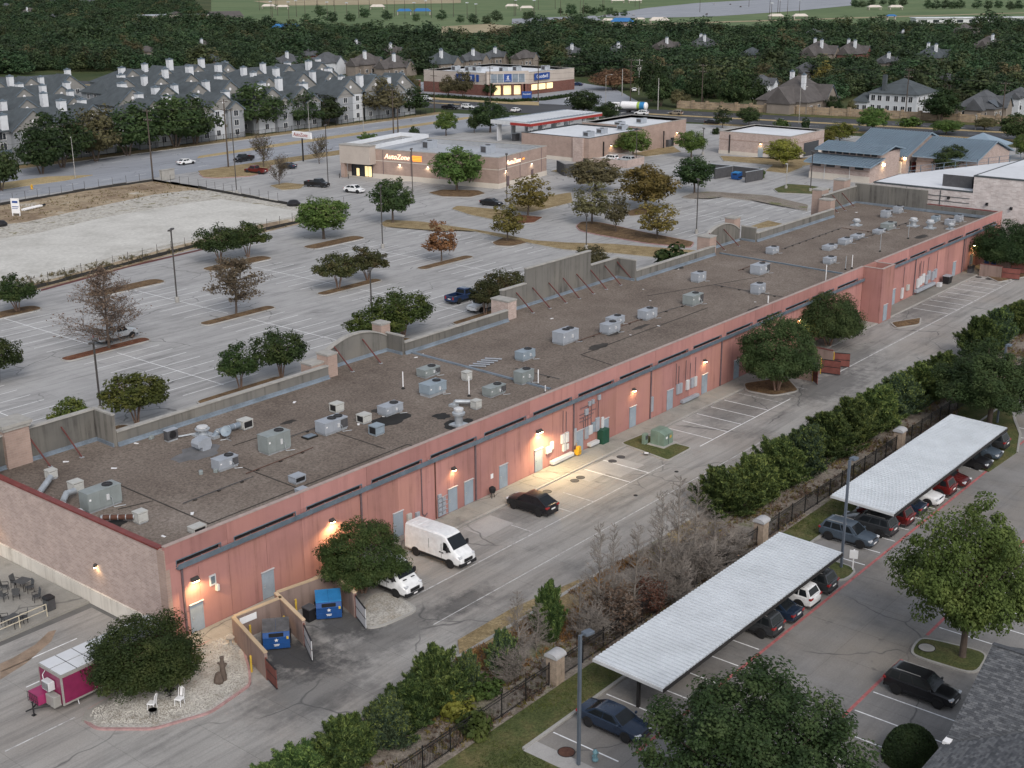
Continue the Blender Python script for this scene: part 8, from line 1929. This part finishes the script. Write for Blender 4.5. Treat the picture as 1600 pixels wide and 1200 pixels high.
# tanker lorry
x,y = G(985,176); t = thing('tanker_truck','white tanker truck with green and blue stripes turning at the junction','tanker',(x,y,.05),math.radians(104))
MB().lathe([(0,-4.6),(.8,-4.6),(1.2,-4.3),(1.25,0),(1.25,4.2),(.8,4.5),(0,4.5)],(-1.2,0,2.3),20,axis='x').build('tank',M['white'],t,40)
MB().lathe([(1.262,-3.8),(1.262,-2.2)],(-1.2,0,2.3),20,axis='x').build('green_stripe',M['bin_lid'],t,40); MB().lathe([(1.262,-2.15),(1.262,-1.3)],(-1.2,0,2.3),20,axis='x').build('lime_stripe',flat('lime_print',(.3,.42,.08),.5),t,40)
MB().bbox(4.0,-1.2,.6,6.4,1.2,3.1,.12).build('cab',M['white'],t); MB().box(6.402,-1.0,1.9,6.42,1.0,2.8).build('windscreen',M['glass'],t)
for s in (-1,1):
 MB().box(4.9,s * 1.21 - .01,1.8,6.0,s * 1.21 + .01,2.6).build('side_window',M['glass'],t)
 for xx in (5.3,.6,-3.2,-4.4): wheel(t,xx,s * 1.05,.5,.35)
MB().box(-5.6,-.5,.6,6.0,.5,1.0).build('chassis',M['black'],t)
# ------------------------------------------------------------------ trees of the site
gm = 'crape myrtles on the lot islands'
for q in [('myrtle0',28,488,431,72,'dark green','dark round crape myrtle at the left picture edge on an end island'),('myrtle1',-2,598,527,72,'dark green','dark crape myrtle cut by the left picture edge below the parked silver pickup'),('myrtle1',344,412,353,66,'','left tree of the dark pair at the vacant pad fence'),('myrtle2',388,402,348,64,'','right tree of the dark pair at the vacant pad fence'),
    ('myrtle2',529,453,396,66,'red','left tree of the reddish topped pair on a mid island'),('myrtle0',575,439,386,62,'red','right tree of the reddish topped pair on a mid island'),('myrtle0',376,608,540,70,'','left tree of the dark pair just behind the first arch'),('myrtle1',440,590,517,82,'','right tree of the dark pair just behind the first arch'),
    ('myrtle2',758,494,438,50,'red','small brown green tree in front of the white pickup'),('myrtle1',792,482,423,76,'red','wider brown green tree beside the tall front wall')]:
 plant_px(q[0],q[1],q[2],q[3],q[4],q[6],leaf='myrtle_red' if q[5] == 'red' else 'myrtle',group=gm)
for q in [('myrtle2',214,662,585,104,'olive green tree behind the low front parapet by the lamp post'),('myrtle0',112,690,620,66,'olive tree top showing over the tall front wall at the left'),('myrtle0',590,545,480,84,'left and lower tree of the olive pair above the first arch'),('myrtle1',630,525,456,92,'right and taller tree of the olive pair above the first arch')]: plant_px(*q,leaf='olive',group='olive green trees behind the front wall')
plant_px('cypress',171,546,420,128,'large bare brown conifer on the red mulch island by the silver pickup',cat='tree',leaf='brown',group='thin leaved trees on the lot')
plant_px('half_bare',369,492,406,92,'half bare brownish tree on the dry island right of the bare conifer',leaf='brown',group='thin leaved trees on the lot')
plant_px('round1',506,373,311,78,'dark green wide tree on the island beside the vacant pad',leaf='green'); plant_px('round0',614,349,280,60,'dark green upright tree at the left end of the long dry island',leaf='dark')
plant_px('young0',690,408,346,52,'orange brown young tree on a mulch island',leaf='orange',group='thin leaved trees on the lot'); plant_px('young1',793,378,319,54,'yellow green thin tree at the right end of the long dry island',leaf='gold',group='thin leaved trees on the lot'); plant_px('young2',825,337,274,66,'yellow green thin tree right of the shop corner lamp post',leaf='gold',group='thin leaved trees on the lot')
plant_px('young0',925,350,286,66,'grey green thin tree at the tip of the red kerbed island',leaf='greybrown',group='thin leaved trees on the lot'); plant_px('young1',962,364,299,38,'narrow sparse tree in the middle of the red kerbed island',leaf='greybrown',group='thin leaved trees on the lot'); plant_px('young2',1027,374,312,60,'golden green tree at the right of the red kerbed island',leaf='gold',group='thin leaved trees on the lot')
plant_px('round2',1009,327,259,86,'broad olive green tree in front of the tan shop',leaf='gold'); plant_px('round0',930,300,249,78,'brownish green broad tree before the brick yard',leaf='greybrown'); plant_px('round1',1085,302,246,56,'dark green tree before the grey metal yard',leaf='dark')
plant_px('round2',714,298,231,74,'dense round tree at the long side of the auto parts shop',leaf='green'); plant_px('round0',697,212,174,34,'round green tree behind the auto parts shop',leaf='green'); plant_px('round1',741,208,178,20,'small dark tree left of the fuel canopy',leaf='dark'); plant_px('round2',766,207,159,50,'tall dark tree left of the fuel canopy',leaf='dark')
plant_px('bare_bush',412,262,220,52,'bare wide bush nearest the avenue by the red pickup',leaf='greybrown',group='bare bushy trees near the avenue'); plant_px('bare_bush',437,290,254,50,'bare wide bush in the near lot corner left of the black pickup',leaf='greybrown',group='bare bushy trees near the avenue'); plant_px('bare_bush',499,256,222,46,'bare bush under the pole sign',leaf='greybrown',group='bare bushy trees near the avenue')
plant_px('round0',989,247,203,52,'dark green tree against the side of the tan shop',leaf='green'); plant_px('round1',1080,246,205,42,'green tree on the verge by the tan shop corner',leaf='green'); plant_px('round1',1224,263,218,52,'yellow green tree before the small square shop',leaf='yellow'); plant_px('round2',1312,222,192,42,'yellow green tree above the annex roof, right one',leaf='yellow'); plant_px('round0',1284,229,204,46,'yellow green tree above the annex roof, left one',leaf='yellow')
plant_px('round2',1484,274,228,58,'dark dense tree in the fenced school yard',leaf='dark'); plant_px('young2',1129,200,166,28,'slim dark tree on the street verge, left of a bushy one',leaf='dark'); plant_px('round1',1170,198,168,32,'bushy dark tree on the street verge behind the small square shop',leaf='dark')
plant_px('round0',1362,208,168,46,'green tree left behind the big blue roof',leaf='green'); plant_px('bush0',1420,198,183,36,'low green tree behind the ridge of the blue roof',leaf='green'); plant_px('round2',1470,192,141,58,'tall dark tree right of the white two storey house',leaf='dark'); plant_px('round1',1478,210,188,44,'green tree behind the right blue roof',leaf='green'); plant_px('round0',1538,204,184,34,'greyish tree before the solar roof house',leaf='greybrown'); plant_px('round2',1588,222,178,50,'dark tree at the right picture edge behind the pavilion',leaf='dark'); plant_px('round1',1600,250,210,34,'green tree cut by the right picture edge',leaf='green')
plant_px('bush0',1222,200,186,24,'low shrub left on the street verge',cat='shrub',name='shrub',leaf='green',group='street verge shrubs'); plant_px('bush1',1258,203,184,14,'little upright shrub on the street verge',cat='shrub',name='shrub',leaf='dark',group='street verge shrubs'); plant_px('bush1',1186,278,264,20,'round shrub beside the far blue dumpster yard',cat='shrub',name='shrub',leaf='green'); plant_px('bush0',1118,210,200,14,'clipped shrub on the verge by the tan shop',cat='shrub',name='shrub',leaf='dark',group='street verge shrubs')
plant_px('round1',912,182,142,48,'dark tree left of the fuel canopy end',leaf='dark'); plant_px('round2',947,190,160,42,'dark tree between the fuel canopy and the tanker',leaf='dark'); plant_px('bush0',1050,424,384,58,'bushy tree top showing over the low front parapet',leaf='myrtle'); plant_px('myrtle2',922,440,385,60,'brownish tree top behind the tall front wall',leaf='greybrown')
plant_px('bush1',575,221,208,30,'low shrub behind the entrance canopy',cat='shrub',name='shrub',leaf='green'); plant_px('bush0',648,214,198,18,'conical shrub behind the white parapet',cat='shrub',name='shrub',leaf='dark')
# big trees of the alley and the apartment side
ga = 'dense dark crape myrtles along the alley'
plant('alley',60.4,64.6,6.6,5.6,'dense dark tree hiding the second white van',leaf='myrtle',group=ga); x,y = G(240,1088); plant('alley_dome',x + .2,y + .9,6.8,4.9,'dense domed tree over the magenta trailer and gravel bed',leaf='myrtle',group=ga)
plant_px('alley',1213,612,497,120,'dense tree over the red gated enclosure, left of two',leaf='dark',group=ga); plant_px('alley_dome',1294,541,461,98,'dense tree over the red gated enclosure, right of two',leaf='dark',group=ga); plant_px('alley_dome',1576,424,349,108,'dense dark tree at the far end of the alley',leaf='dark',group=ga)
for a in (((575,932),(600,925),(640,943),(655,955),(600,980),(572,985),(562,960)),((1160,600),(1230,590),(1250,612),(1210,620),(1165,612)),((1390,505),(1440,497),(1438,508),(1400,514)),((1535,430),(1600,418),(1610,432),(1560,442))): island(gp(a),'mulch' if a[0][0] > 600 else 'gravel',r=.8,kerb='red_kerb' if a[0][0] == 540 else 'kerb')
plant_px('big_open',1503,1030,778,212,'big bright green tree on the grass island beside the black car',leaf='green',group='large trees of the apartment lot')
plant('big',53.6,27.4,11.0,9.6,'very large dark green tree at the bottom edge over the near carport',leaf='dark',group='large trees of the apartment lot'); plant_px('big_open',1545,664,535,170,'dark spreading tree at the right picture edge behind the far carport',leaf='dark',group='large trees of the apartment lot')
plant_px('big',1500,612,560,70,'dark olive tree in front of the far conifer hedge',leaf='dark',group='large trees of the apartment lot')
x,y = G(1440,1195); t = thing('clipped_shrub','smooth clipped dome shrub against the shingled building','shrub',(x + .1,y + .75,.02)); g_ = np.random.default_rng(5); d_ = g_.normal(size=(9000,3)); d_ /= np.linalg.norm(d_,axis=1,keepdims=True); d_[:,2] = np.abs(d_[:,2]); link('crown',leaf_mesh('crown',d_ * np.array([1.7,1.7,2.2]) * g_.uniform(.93,1.0,(9000,1)),d_ + g_.normal(size=(9000,3)) * .35,np.full(9000,.11),L['dark'],1.4,g_),t); MB().tube((0,0,0),(0,0,1),.1).lathe([(1.3,0),(1.36,.8),(1.0,1.5),(0,1.75)],n=12).build('stem',M['bark'],t)
# conifer hedge in the planting strip
gj = 'junipers in the planting strip'
JL = [(1128,800,742,92,'juniper closest to the dead brush end of the far hedge'),(1172,782,722,88,'juniper second in the far hedge from the dead brush'),(1215,758,694,88,'juniper third in the far hedge from the dead brush'),(1252,738,676,86,'juniper behind the far carport lamp post'),(1292,714,652,84,'juniper left of the third stone pillar'),(1330,692,632,82,'juniper beside the alley just before the third stone pillar'),(1368,668,612,80,'juniper behind the third stone pillar'),(1402,648,596,76,'juniper right of the third stone pillar'),(1436,626,578,74,'tall juniper where the far hedge darkens'),(1468,610,560,70,'juniper under the dark olive tree'),(1526,560,505,66,'bright juniper far along the alley kerb'),(1556,540,490,62,'bright juniper second from the right picture edge'),(1588,520,478,62,'bright juniper at the right picture edge')]
for i,q in enumerate(JL): plant_px('juniper%d' % (i % 3),q[0],q[1],q[2] - 10,q[3] * 1.35,q[4],cat='juniper',name='juniper',leaf='juniper' if i % 4 != 3 else 'juniper_blue',group=gj)
JN = [(470,1225,1165,130,'juniper cut by the bottom edge, leftmost of the near hedge'),(540,1200,1118,135,'second juniper of the near hedge from the bottom edge'),(605,1165,1090,120,'middle juniper of the near hedge, low and blue green'),(640,1135,1062,120,'middle juniper of the near hedge, taller one'),(682,1105,1012,125,'tallest juniper at the upper end of the near hedge'),(730,1080,1020,70,'narrow juniper leaning off the near hedge top'),(785,1055,985,70,'dark juniper below the dead trees'),(857,1000,908,70,'lone juniper among the dead trees left of the stone pillar'),(430,1260,1190,130,'juniper just entering the bottom edge')]
for i,q in enumerate(JN): plant_px('juniper%d' % ((i + 1) % 3),*q[:4],q[4],cat='juniper',name='juniper',leaf='juniper_blue' if i in (2,5,6) else 'juniper',group=gj)
gd = 'dead grey trees in the planting strip'
for i,q in enumerate([(812,1048,925,90,'dead grey tree leftmost, in front of the stone pillar'),(838,1020,940,60,'small dead grey tree behind the stone pillar'),(935,985,815,80,'dead tree with tall thin leader left in the thicket'),(958,975,818,60,'dead thin leader second in the thicket'),(990,960,815,80,'dead tree in the middle of the thicket'),(1030,945,765,90,'dead tree second tallest in the thicket'),(1058,930,745,110,'tallest dead tree with bare spire in the thicket'),(1083,915,752,90,'dead tree right of the bare spire'),(1115,895,800,110,'low spreading dead tree at the right end of the thicket'),(905,1000,900,70,'dead shrubby tree beside the dry grass')]): plant_px('dead%d' % (i % 3),*q[:4],q[4],leaf=None,group=gd,name='dead_tree')
for i,q in enumerate([(960,985,935,90,'rust'),(1015,960,918,62,'rust'),(1055,945,890,90,'grey'),(925,1010,960,70,'grey'),(1095,915,860,100,'grey'),(800,1070,1025,70,'grey'),(1145,880,840,80,'grey')]): plant_px('rust_brush' if q[4] == 'rust' else 'brush',*q[:4],['dry brown dying shrub under the dead trees','rust red dying shrub under the dead trees','grey brush heap below the bare spire','grey brush heap beside the lone juniper','grey brush heap at the right of the thicket','grey brush heap beside the near stone pillar','grey brush at the foot of the second stone pillar','grey brush heap in mid thicket'][i],cat='shrub',name='brush',leaf=('brown' if i == 0 else 'rust') if q[4] == 'rust' else None,group='brush under the dead trees')
for i,q in enumerate([(715,1120,1085,60,'yellow'),(760,1090,1060,50,'green'),(740,1150,1110,55,'green')]): plant_px('bush%d' % (i % 2),*q[:4],['yellow green leafy shrub on the fence','low leafy shrub behind the fence near the dark juniper','dark vine covered shrub growing through the fence'][i],cat='shrub',name='shrub',leaf=q[4],group='leafy shrubs by the iron fence')
# weeds: tufts of grass, counted by nobody
def tufts(name,n,x0,x1,y0,y1,z,hh,mats,seed,blades=5,keep=None):
 g = np.random.default_rng(seed); n2 = n
 P = np.stack([g.uniform(x0,x1,n2),g.uniform(y0,y1,n2),np.full(n2,z)],1)
 f = np.sin(P[:,0] * .9) + np.sin(P[:,1] * 1.7 + P[:,0] * .35) + g.normal(size=n2) * .7; P = P[f > .1]
 if keep is not None: P = P[np.array([keep(a,b) for a,b,_ in P])]
 P = np.repeat(P,blades,0); m = len(P); s = hh * g.uniform(.4,1.2,m); A = g.normal(size=(m,3)) * .55 + np.array([0,0,1.0])
 P[:,:2] += g.normal(size=(m,2)) * .07; P[:,2] += s * .7
 me = leaf_mesh(name,P,g.normal(size=(m,3)),s,mats,2.4,g,axis=A,sharp=True)
 return tag(link(name,me),kind='stuff')
tufts('weeds',7000,40,180,45.0,52.2,.12,.18,L['gold'],21); tufts('dry_weeds',9000,40,180,45.0,52.2,.12,.20,L['brown'],22); tufts('dry_weeds',2500,57,78,48,52.2,.13,.24,L['orange'],25)
tufts('lawn_grass',9000,40,134,42.4,44.8,.11,.07,L['olive'],23,4); tufts('lawn_grass',6000,40,51.7,33,42.2,.11,.07,L['olive'],24,4)
tufts('pad_weeds',4200,60,170,168,181,.11,.34,L['greybrown'],26,5,lambda a,b: in_poly(a,b,vac) and (b > 165 + (a - 60) * .16)); tufts('pad_weeds',1500,90,172,226,243,.11,.22,L['gold'],27,4,lambda a,b: in_poly(a,b,vac))
# trees along the avenue before the apartments
gv = 'dark trees along the apartment front'
for i,q in enumerate([(66,272,203,62,'dark rounded tree on the avenue median by the yellow hydrant'),(2,298,228,54,'dark tree on the avenue verge cut by the left picture edge'),(98,262,180,74,'dark leaning tree before the first apartment block'),(150,252,176,70,'dark tree between the median tree and the corner pole'),(200,243,168,88,'dark wide tree left of the corner pole'),(275,231,158,86,'dark wide tree right of the corner pole'),(306,226,158,60,'dark tree right in the cluster before the second block'),(338,214,168,46,'small dark tree before the third block'),(401,207,138,84,'broad dark tree before the fourth block'),(465,200,150,58,'reddish dark tree before the fourth block'),(511,195,157,52,'dark low tree right of the street lamp'),(590,183,128,72,'broad dark tree at the right end of the apartments'),(634,178,142,56,'dark block shaped tree at the junction corner'),(612,180,146,40,'dark tree between the last two at the junction corner')]):
 plant_px('oak%d' % (i % 3),q[0],q[1],q[2] - 6,q[3] * 1.25,q[4],leaf='dark' if i % 4 != 3 else 'greybrown',group=gv)
for i,q in enumerate([(1018,158,95,50,'dark'),(1032,166,118,52,'dark'),(1100,162,112,46,'dark'),(1150,172,112,60,'dark'),(1178,168,112,44,'dark'),(960,140,108,70,'rusty'),(948,132,112,40,'rusty'),(1062,168,140,34,'green'),(1302,176,150,26,'dark'),(1330,176,156,14,'green'),(700,150,118,30,'thin'),(724,153,112,34,'thin'),(645,150,118,24,'thin'),(765,150,128,22,'dark')]):
 lab = ['dark oak top behind the transformer pole','broad dark oak at the left end of the stone wall','dark tree around the tall wall pole','broad dark oak right of the wall pole','dark tree behind the broad oak at the wall','wide rust brown tree right of the charity shop','rust brown tree next to the charity shop end','grey green bush before the stone wall','dark bush between the brown roof and the white house','conical green shrub left of the white house','thin tree before the left face of the charity shop, left','thin tree before the left face of the charity shop, right','bare thin tree at the low brick shop','dark tree by the charity shop corner'][i]
 plant_px('oak%d' % (i % 3),*q[:4],lab,leaf={'dark': 'dark','rusty': 'rust','green': 'greybrown','thin': 'greybrown'}[q[4]],group='trees around the junction')
t = thing('hedge','low clipped dark hedge before the charity shop','hedge',(0,0,0)); P_ = gp([(652,151),(800,160),(850,157),(893,151)]); k = 0
for a,b in zip(P_[:-1],P_[1:]):
 n = int((Vector(b) - Vector(a)).length / 1.2)
 for i in range(n):
  p = Vector(a).lerp(Vector(b),i / n); o = link('hedge_plant',PROTO['bush%d' % (k % 2)]['crown'],t); o.location = (p.x,p.y,0); o.scale = (.75,.75,.8); o.rotation_euler = (0,0,k); o.material_slots[0].link = 'OBJECT'; o.material_slots[0].material = L['dark']; k += 1
# ------------------------------------------------------------------ the woods beyond
def interp(x,P):
 for (a,u),(b,v) in zip(P[:-1],P[1:]):
  if a <= x <= b: return u + (v - u) * (x - a) / (b - a)
 return P[0][1] if x < P[0][0] else P[-1][1]
LOWB = [(-200,124),(0,124),(60,112),(330,112),(430,118),(540,122),(640,122),(690,112),(760,104),(860,100),(900,120),(1000,128),(1040,150),(1190,158),(1210,128),(1300,158),(1345,150),(1500,165),(1640,172),(1900,176)]
TOPB = [(-200,-30),(250,-30),(330,41),(420,51),(500,55),(600,61),(690,71),(780,73),(810,61),(850,49),(905,43),(940,61),(1000,62),(1150,59),(1300,53),(1420,53),(1500,55),(1600,51),(1900,47)]
r = random.Random(77); cand = []; cell = {}; tries = 0; RH = [(hx,hy,hr,math.hypot(hx,hy)) for hx,hy,hr in HOUSES]
while tries < 90000:
 tries += 1
 px = r.uniform(-160,1760); py = r.uniform(-25,178) if r.random() < .5 else r.uniform(-20,80)
 if not (interp(px,TOPB) < py < interp(px,LOWB)): continue
 x,y = G(px,py); d = math.hypot(x,y)
 if d > 2600: continue
 if sx(y,0) - 4 < x < sx(y,1) + 8 or (140 < x < 330 and 288 < y < 412) or (368 < x < 416 and 296 < y < 352): continue
 hm = 99.0; ok = True
 for hx,hy,hr,hd in RH:
  if (x - hx) ** 2 + (y - hy) ** 2 < hr * hr * 1.2: ok = False; break
  if hd - 75 < d < hd and abs(x * hy - y * hx) / hd < hr * .95:
   if hd - d < hr + 20: ok = False; break
   hm = min(hm,1.6 + (hd - d) * .07)
 if not ok: continue
 rad = r.choice((r.uniform(2.2,4.5),r.uniform(3.5,8.0))) + d * .001
 if hm < 99: rad = min(rad,3.6)
 c = (int(x // 14),int(y // 14))
 for i in (-1,0,1):
  for j in (-1,0,1):
   for a,b,q in cell.get((c[0] + i,c[1] + j),()):
    if (a - x) ** 2 + (b - y) ** 2 < (rad + q) ** 2 * .62: ok = False
 if not ok: continue
 cell.setdefault(c,[]).append((x,y,rad)); cand.append((d,x,y,px,py,rad,min(hm,r.uniform(.95,1.5) * rad + 3.2)))
cand.sort(); NI = 165
ZN = ((330,'above the apartment blocks'),(640,'among the houses left of the charity shop'),(900,'behind the charity shop'),(1100,'behind the junction'),(1300,'around the big brown hip roof'),(1480,'around the white two storey house'),(9999,'around the solar roof house'))
TN = (('forest','dark green',.70),('forest_olive','olive green',.92),('greybrown','grey olive',.98),('gold','yellowish',2))
for i,(d,x,y,px,py,rad,h) in enumerate(cand[:NI]):
 q = r.random(); lf,tn,_ = [u for u in TN if q < u[2]][0]; zn = [u[1] for u in ZN if px < u[0]][0]
 plant('wood%d' % (i % 4),x,y,rad * 2.25,h,tn + ' woodland tree ' + zn,leaf=lf,group=tn + ' woodland trees ' + zn)
rest_ = cand[NI:]
me = bpy.data.meshes.new('woods'); me.from_pydata([(c[1],c[2],0) for c in rest_],[],[])
nn = len(rest_)
for nm,ty,vals in (('pick','INT',[r.choice((0,1,2,3,0,1,2,3,0,1,2,3,0,1,2,3,4,5,6)) for _ in rest_]),('rot','FLOAT',[r.uniform(0,6.28) for _ in rest_])):
 at = me.attributes.new(nm,ty,'POINT'); at.data.foreach_set('value',vals)
at = me.attributes.new('size','FLOAT_VECTOR','POINT'); sv = []
for c in rest_: sv += [c[5] * .225,c[5] * .225,c[6] * .1]
at.data.foreach_set('vector',sv)
woods = tag(link('woods',me),kind='stuff')
ng = bpy.data.node_groups.new('woods','GeometryNodeTree'); ng.interface.new_socket('Geometry',in_out='INPUT',socket_type='NodeSocketGeometry'); ng.interface.new_socket('Geometry',in_out='OUTPUT',socket_type='NodeSocketGeometry')
gi,go = ng.nodes.new('NodeGroupInput'),ng.nodes.new('NodeGroupOutput'); jn = ng.nodes.new('GeometryNodeJoinGeometry')
def attr(nm,ty): a = ng.nodes.new('GeometryNodeInputNamedAttribute'); a.data_type = ty; a.inputs[0].default_value = nm; return a.outputs[0]
src = {}
for o in bpy.data.objects:
 if o.name.split('.')[0] == 'crown' and o.parent and o.data in [PROTO['wood%d' % k]['crown'] for k in range(4)]:
  src.setdefault((o.data.name,o.material_slots[0].material.name),o)
for k in range(7):
 o = list(src.values())[k % len(src)] if k >= 4 else None
 if o is None:
  c_ = [v for (dn,mn),v in src.items() if dn == PROTO['wood%d' % k]['crown'].name and 'woodland_leaves' in mn]; o = c_[0] if c_ else list(src.values())[k]
 else:
  c_ = [v for (dn,mn),v in src.items() if ('grey' if k == 6 else 'woodland_olive') in mn]; o = c_[(k - 4) % len(c_)] if c_ else o
 mt = o.material_slots[0].material; o.data = o.data.copy(); o.data.materials[0] = mt
 oi = ng.nodes.new('GeometryNodeObjectInfo'); oi.inputs['Object'].default_value = o
 cp = ng.nodes.new('FunctionNodeCompare'); cp.data_type = 'INT'; cp.operation = 'EQUAL'
 ii = [s for s in cp.inputs if s.type == 'INT']; ng.links.new(attr('pick','INT'),ii[0]); ii[1].default_value = k
 ip = ng.nodes.new('GeometryNodeInstanceOnPoints'); ng.links.new(gi.outputs[0],ip.inputs['Points']); ng.links.new(cp.outputs[0],ip.inputs['Selection']); ng.links.new(oi.outputs['Geometry'],ip.inputs['Instance'])
 cx = ng.nodes.new('ShaderNodeCombineXYZ'); ng.links.new(attr('rot','FLOAT'),cx.inputs[2]); ng.links.new(cx.outputs[0],ip.inputs['Rotation']); ng.links.new(attr('size','FLOAT_VECTOR'),ip.inputs['Scale']); ng.links.new(ip.outputs[0],jn.inputs[0])
ng.links.new(jn.outputs[0],go.inputs[0]); md = woods.modifiers.new('woods','NODES'); md.node_group = ng
# rows of trees on the far fields
fr = [(815,46,14),(823,30,16),(830,26,14),(853,34,10),(876,20,10),(893,22,20),(916,20,18),(928,22,14),(940,18,14),(952,22,14),(962,24,12),(976,24,12),(832,38,8),(1336,10,14),(1346,10,14),(1362,8,14),(1380,6,12),(1394,8,14),(1410,7,14),(1450,12,16),(1462,13,16),(1476,12,16),(1488,12,16),(1500,12,16),(1526,12,16),(1544,13,16),(1560,11,16),(1578,14,16),(1592,13,16),(740,36,18),(760,36,18),(776,32,20),(690,30,18),(650,32,14),(570,26,20),(500,24,20),(478,36,18),(520,34,20),(548,32,18),(604,30,18),(720,34,14)]
for i,(px,py,w_) in enumerate(fr):
 x,y = G(px,py + 2); k = mpp(px,py + 2); plant('wood%d' % (i % 4),x,y,w_ * k,w_ * k * .85,'dark tree standing in a row on the far fields',leaf='forest',group='trees in rows on the far fields',z=.3)
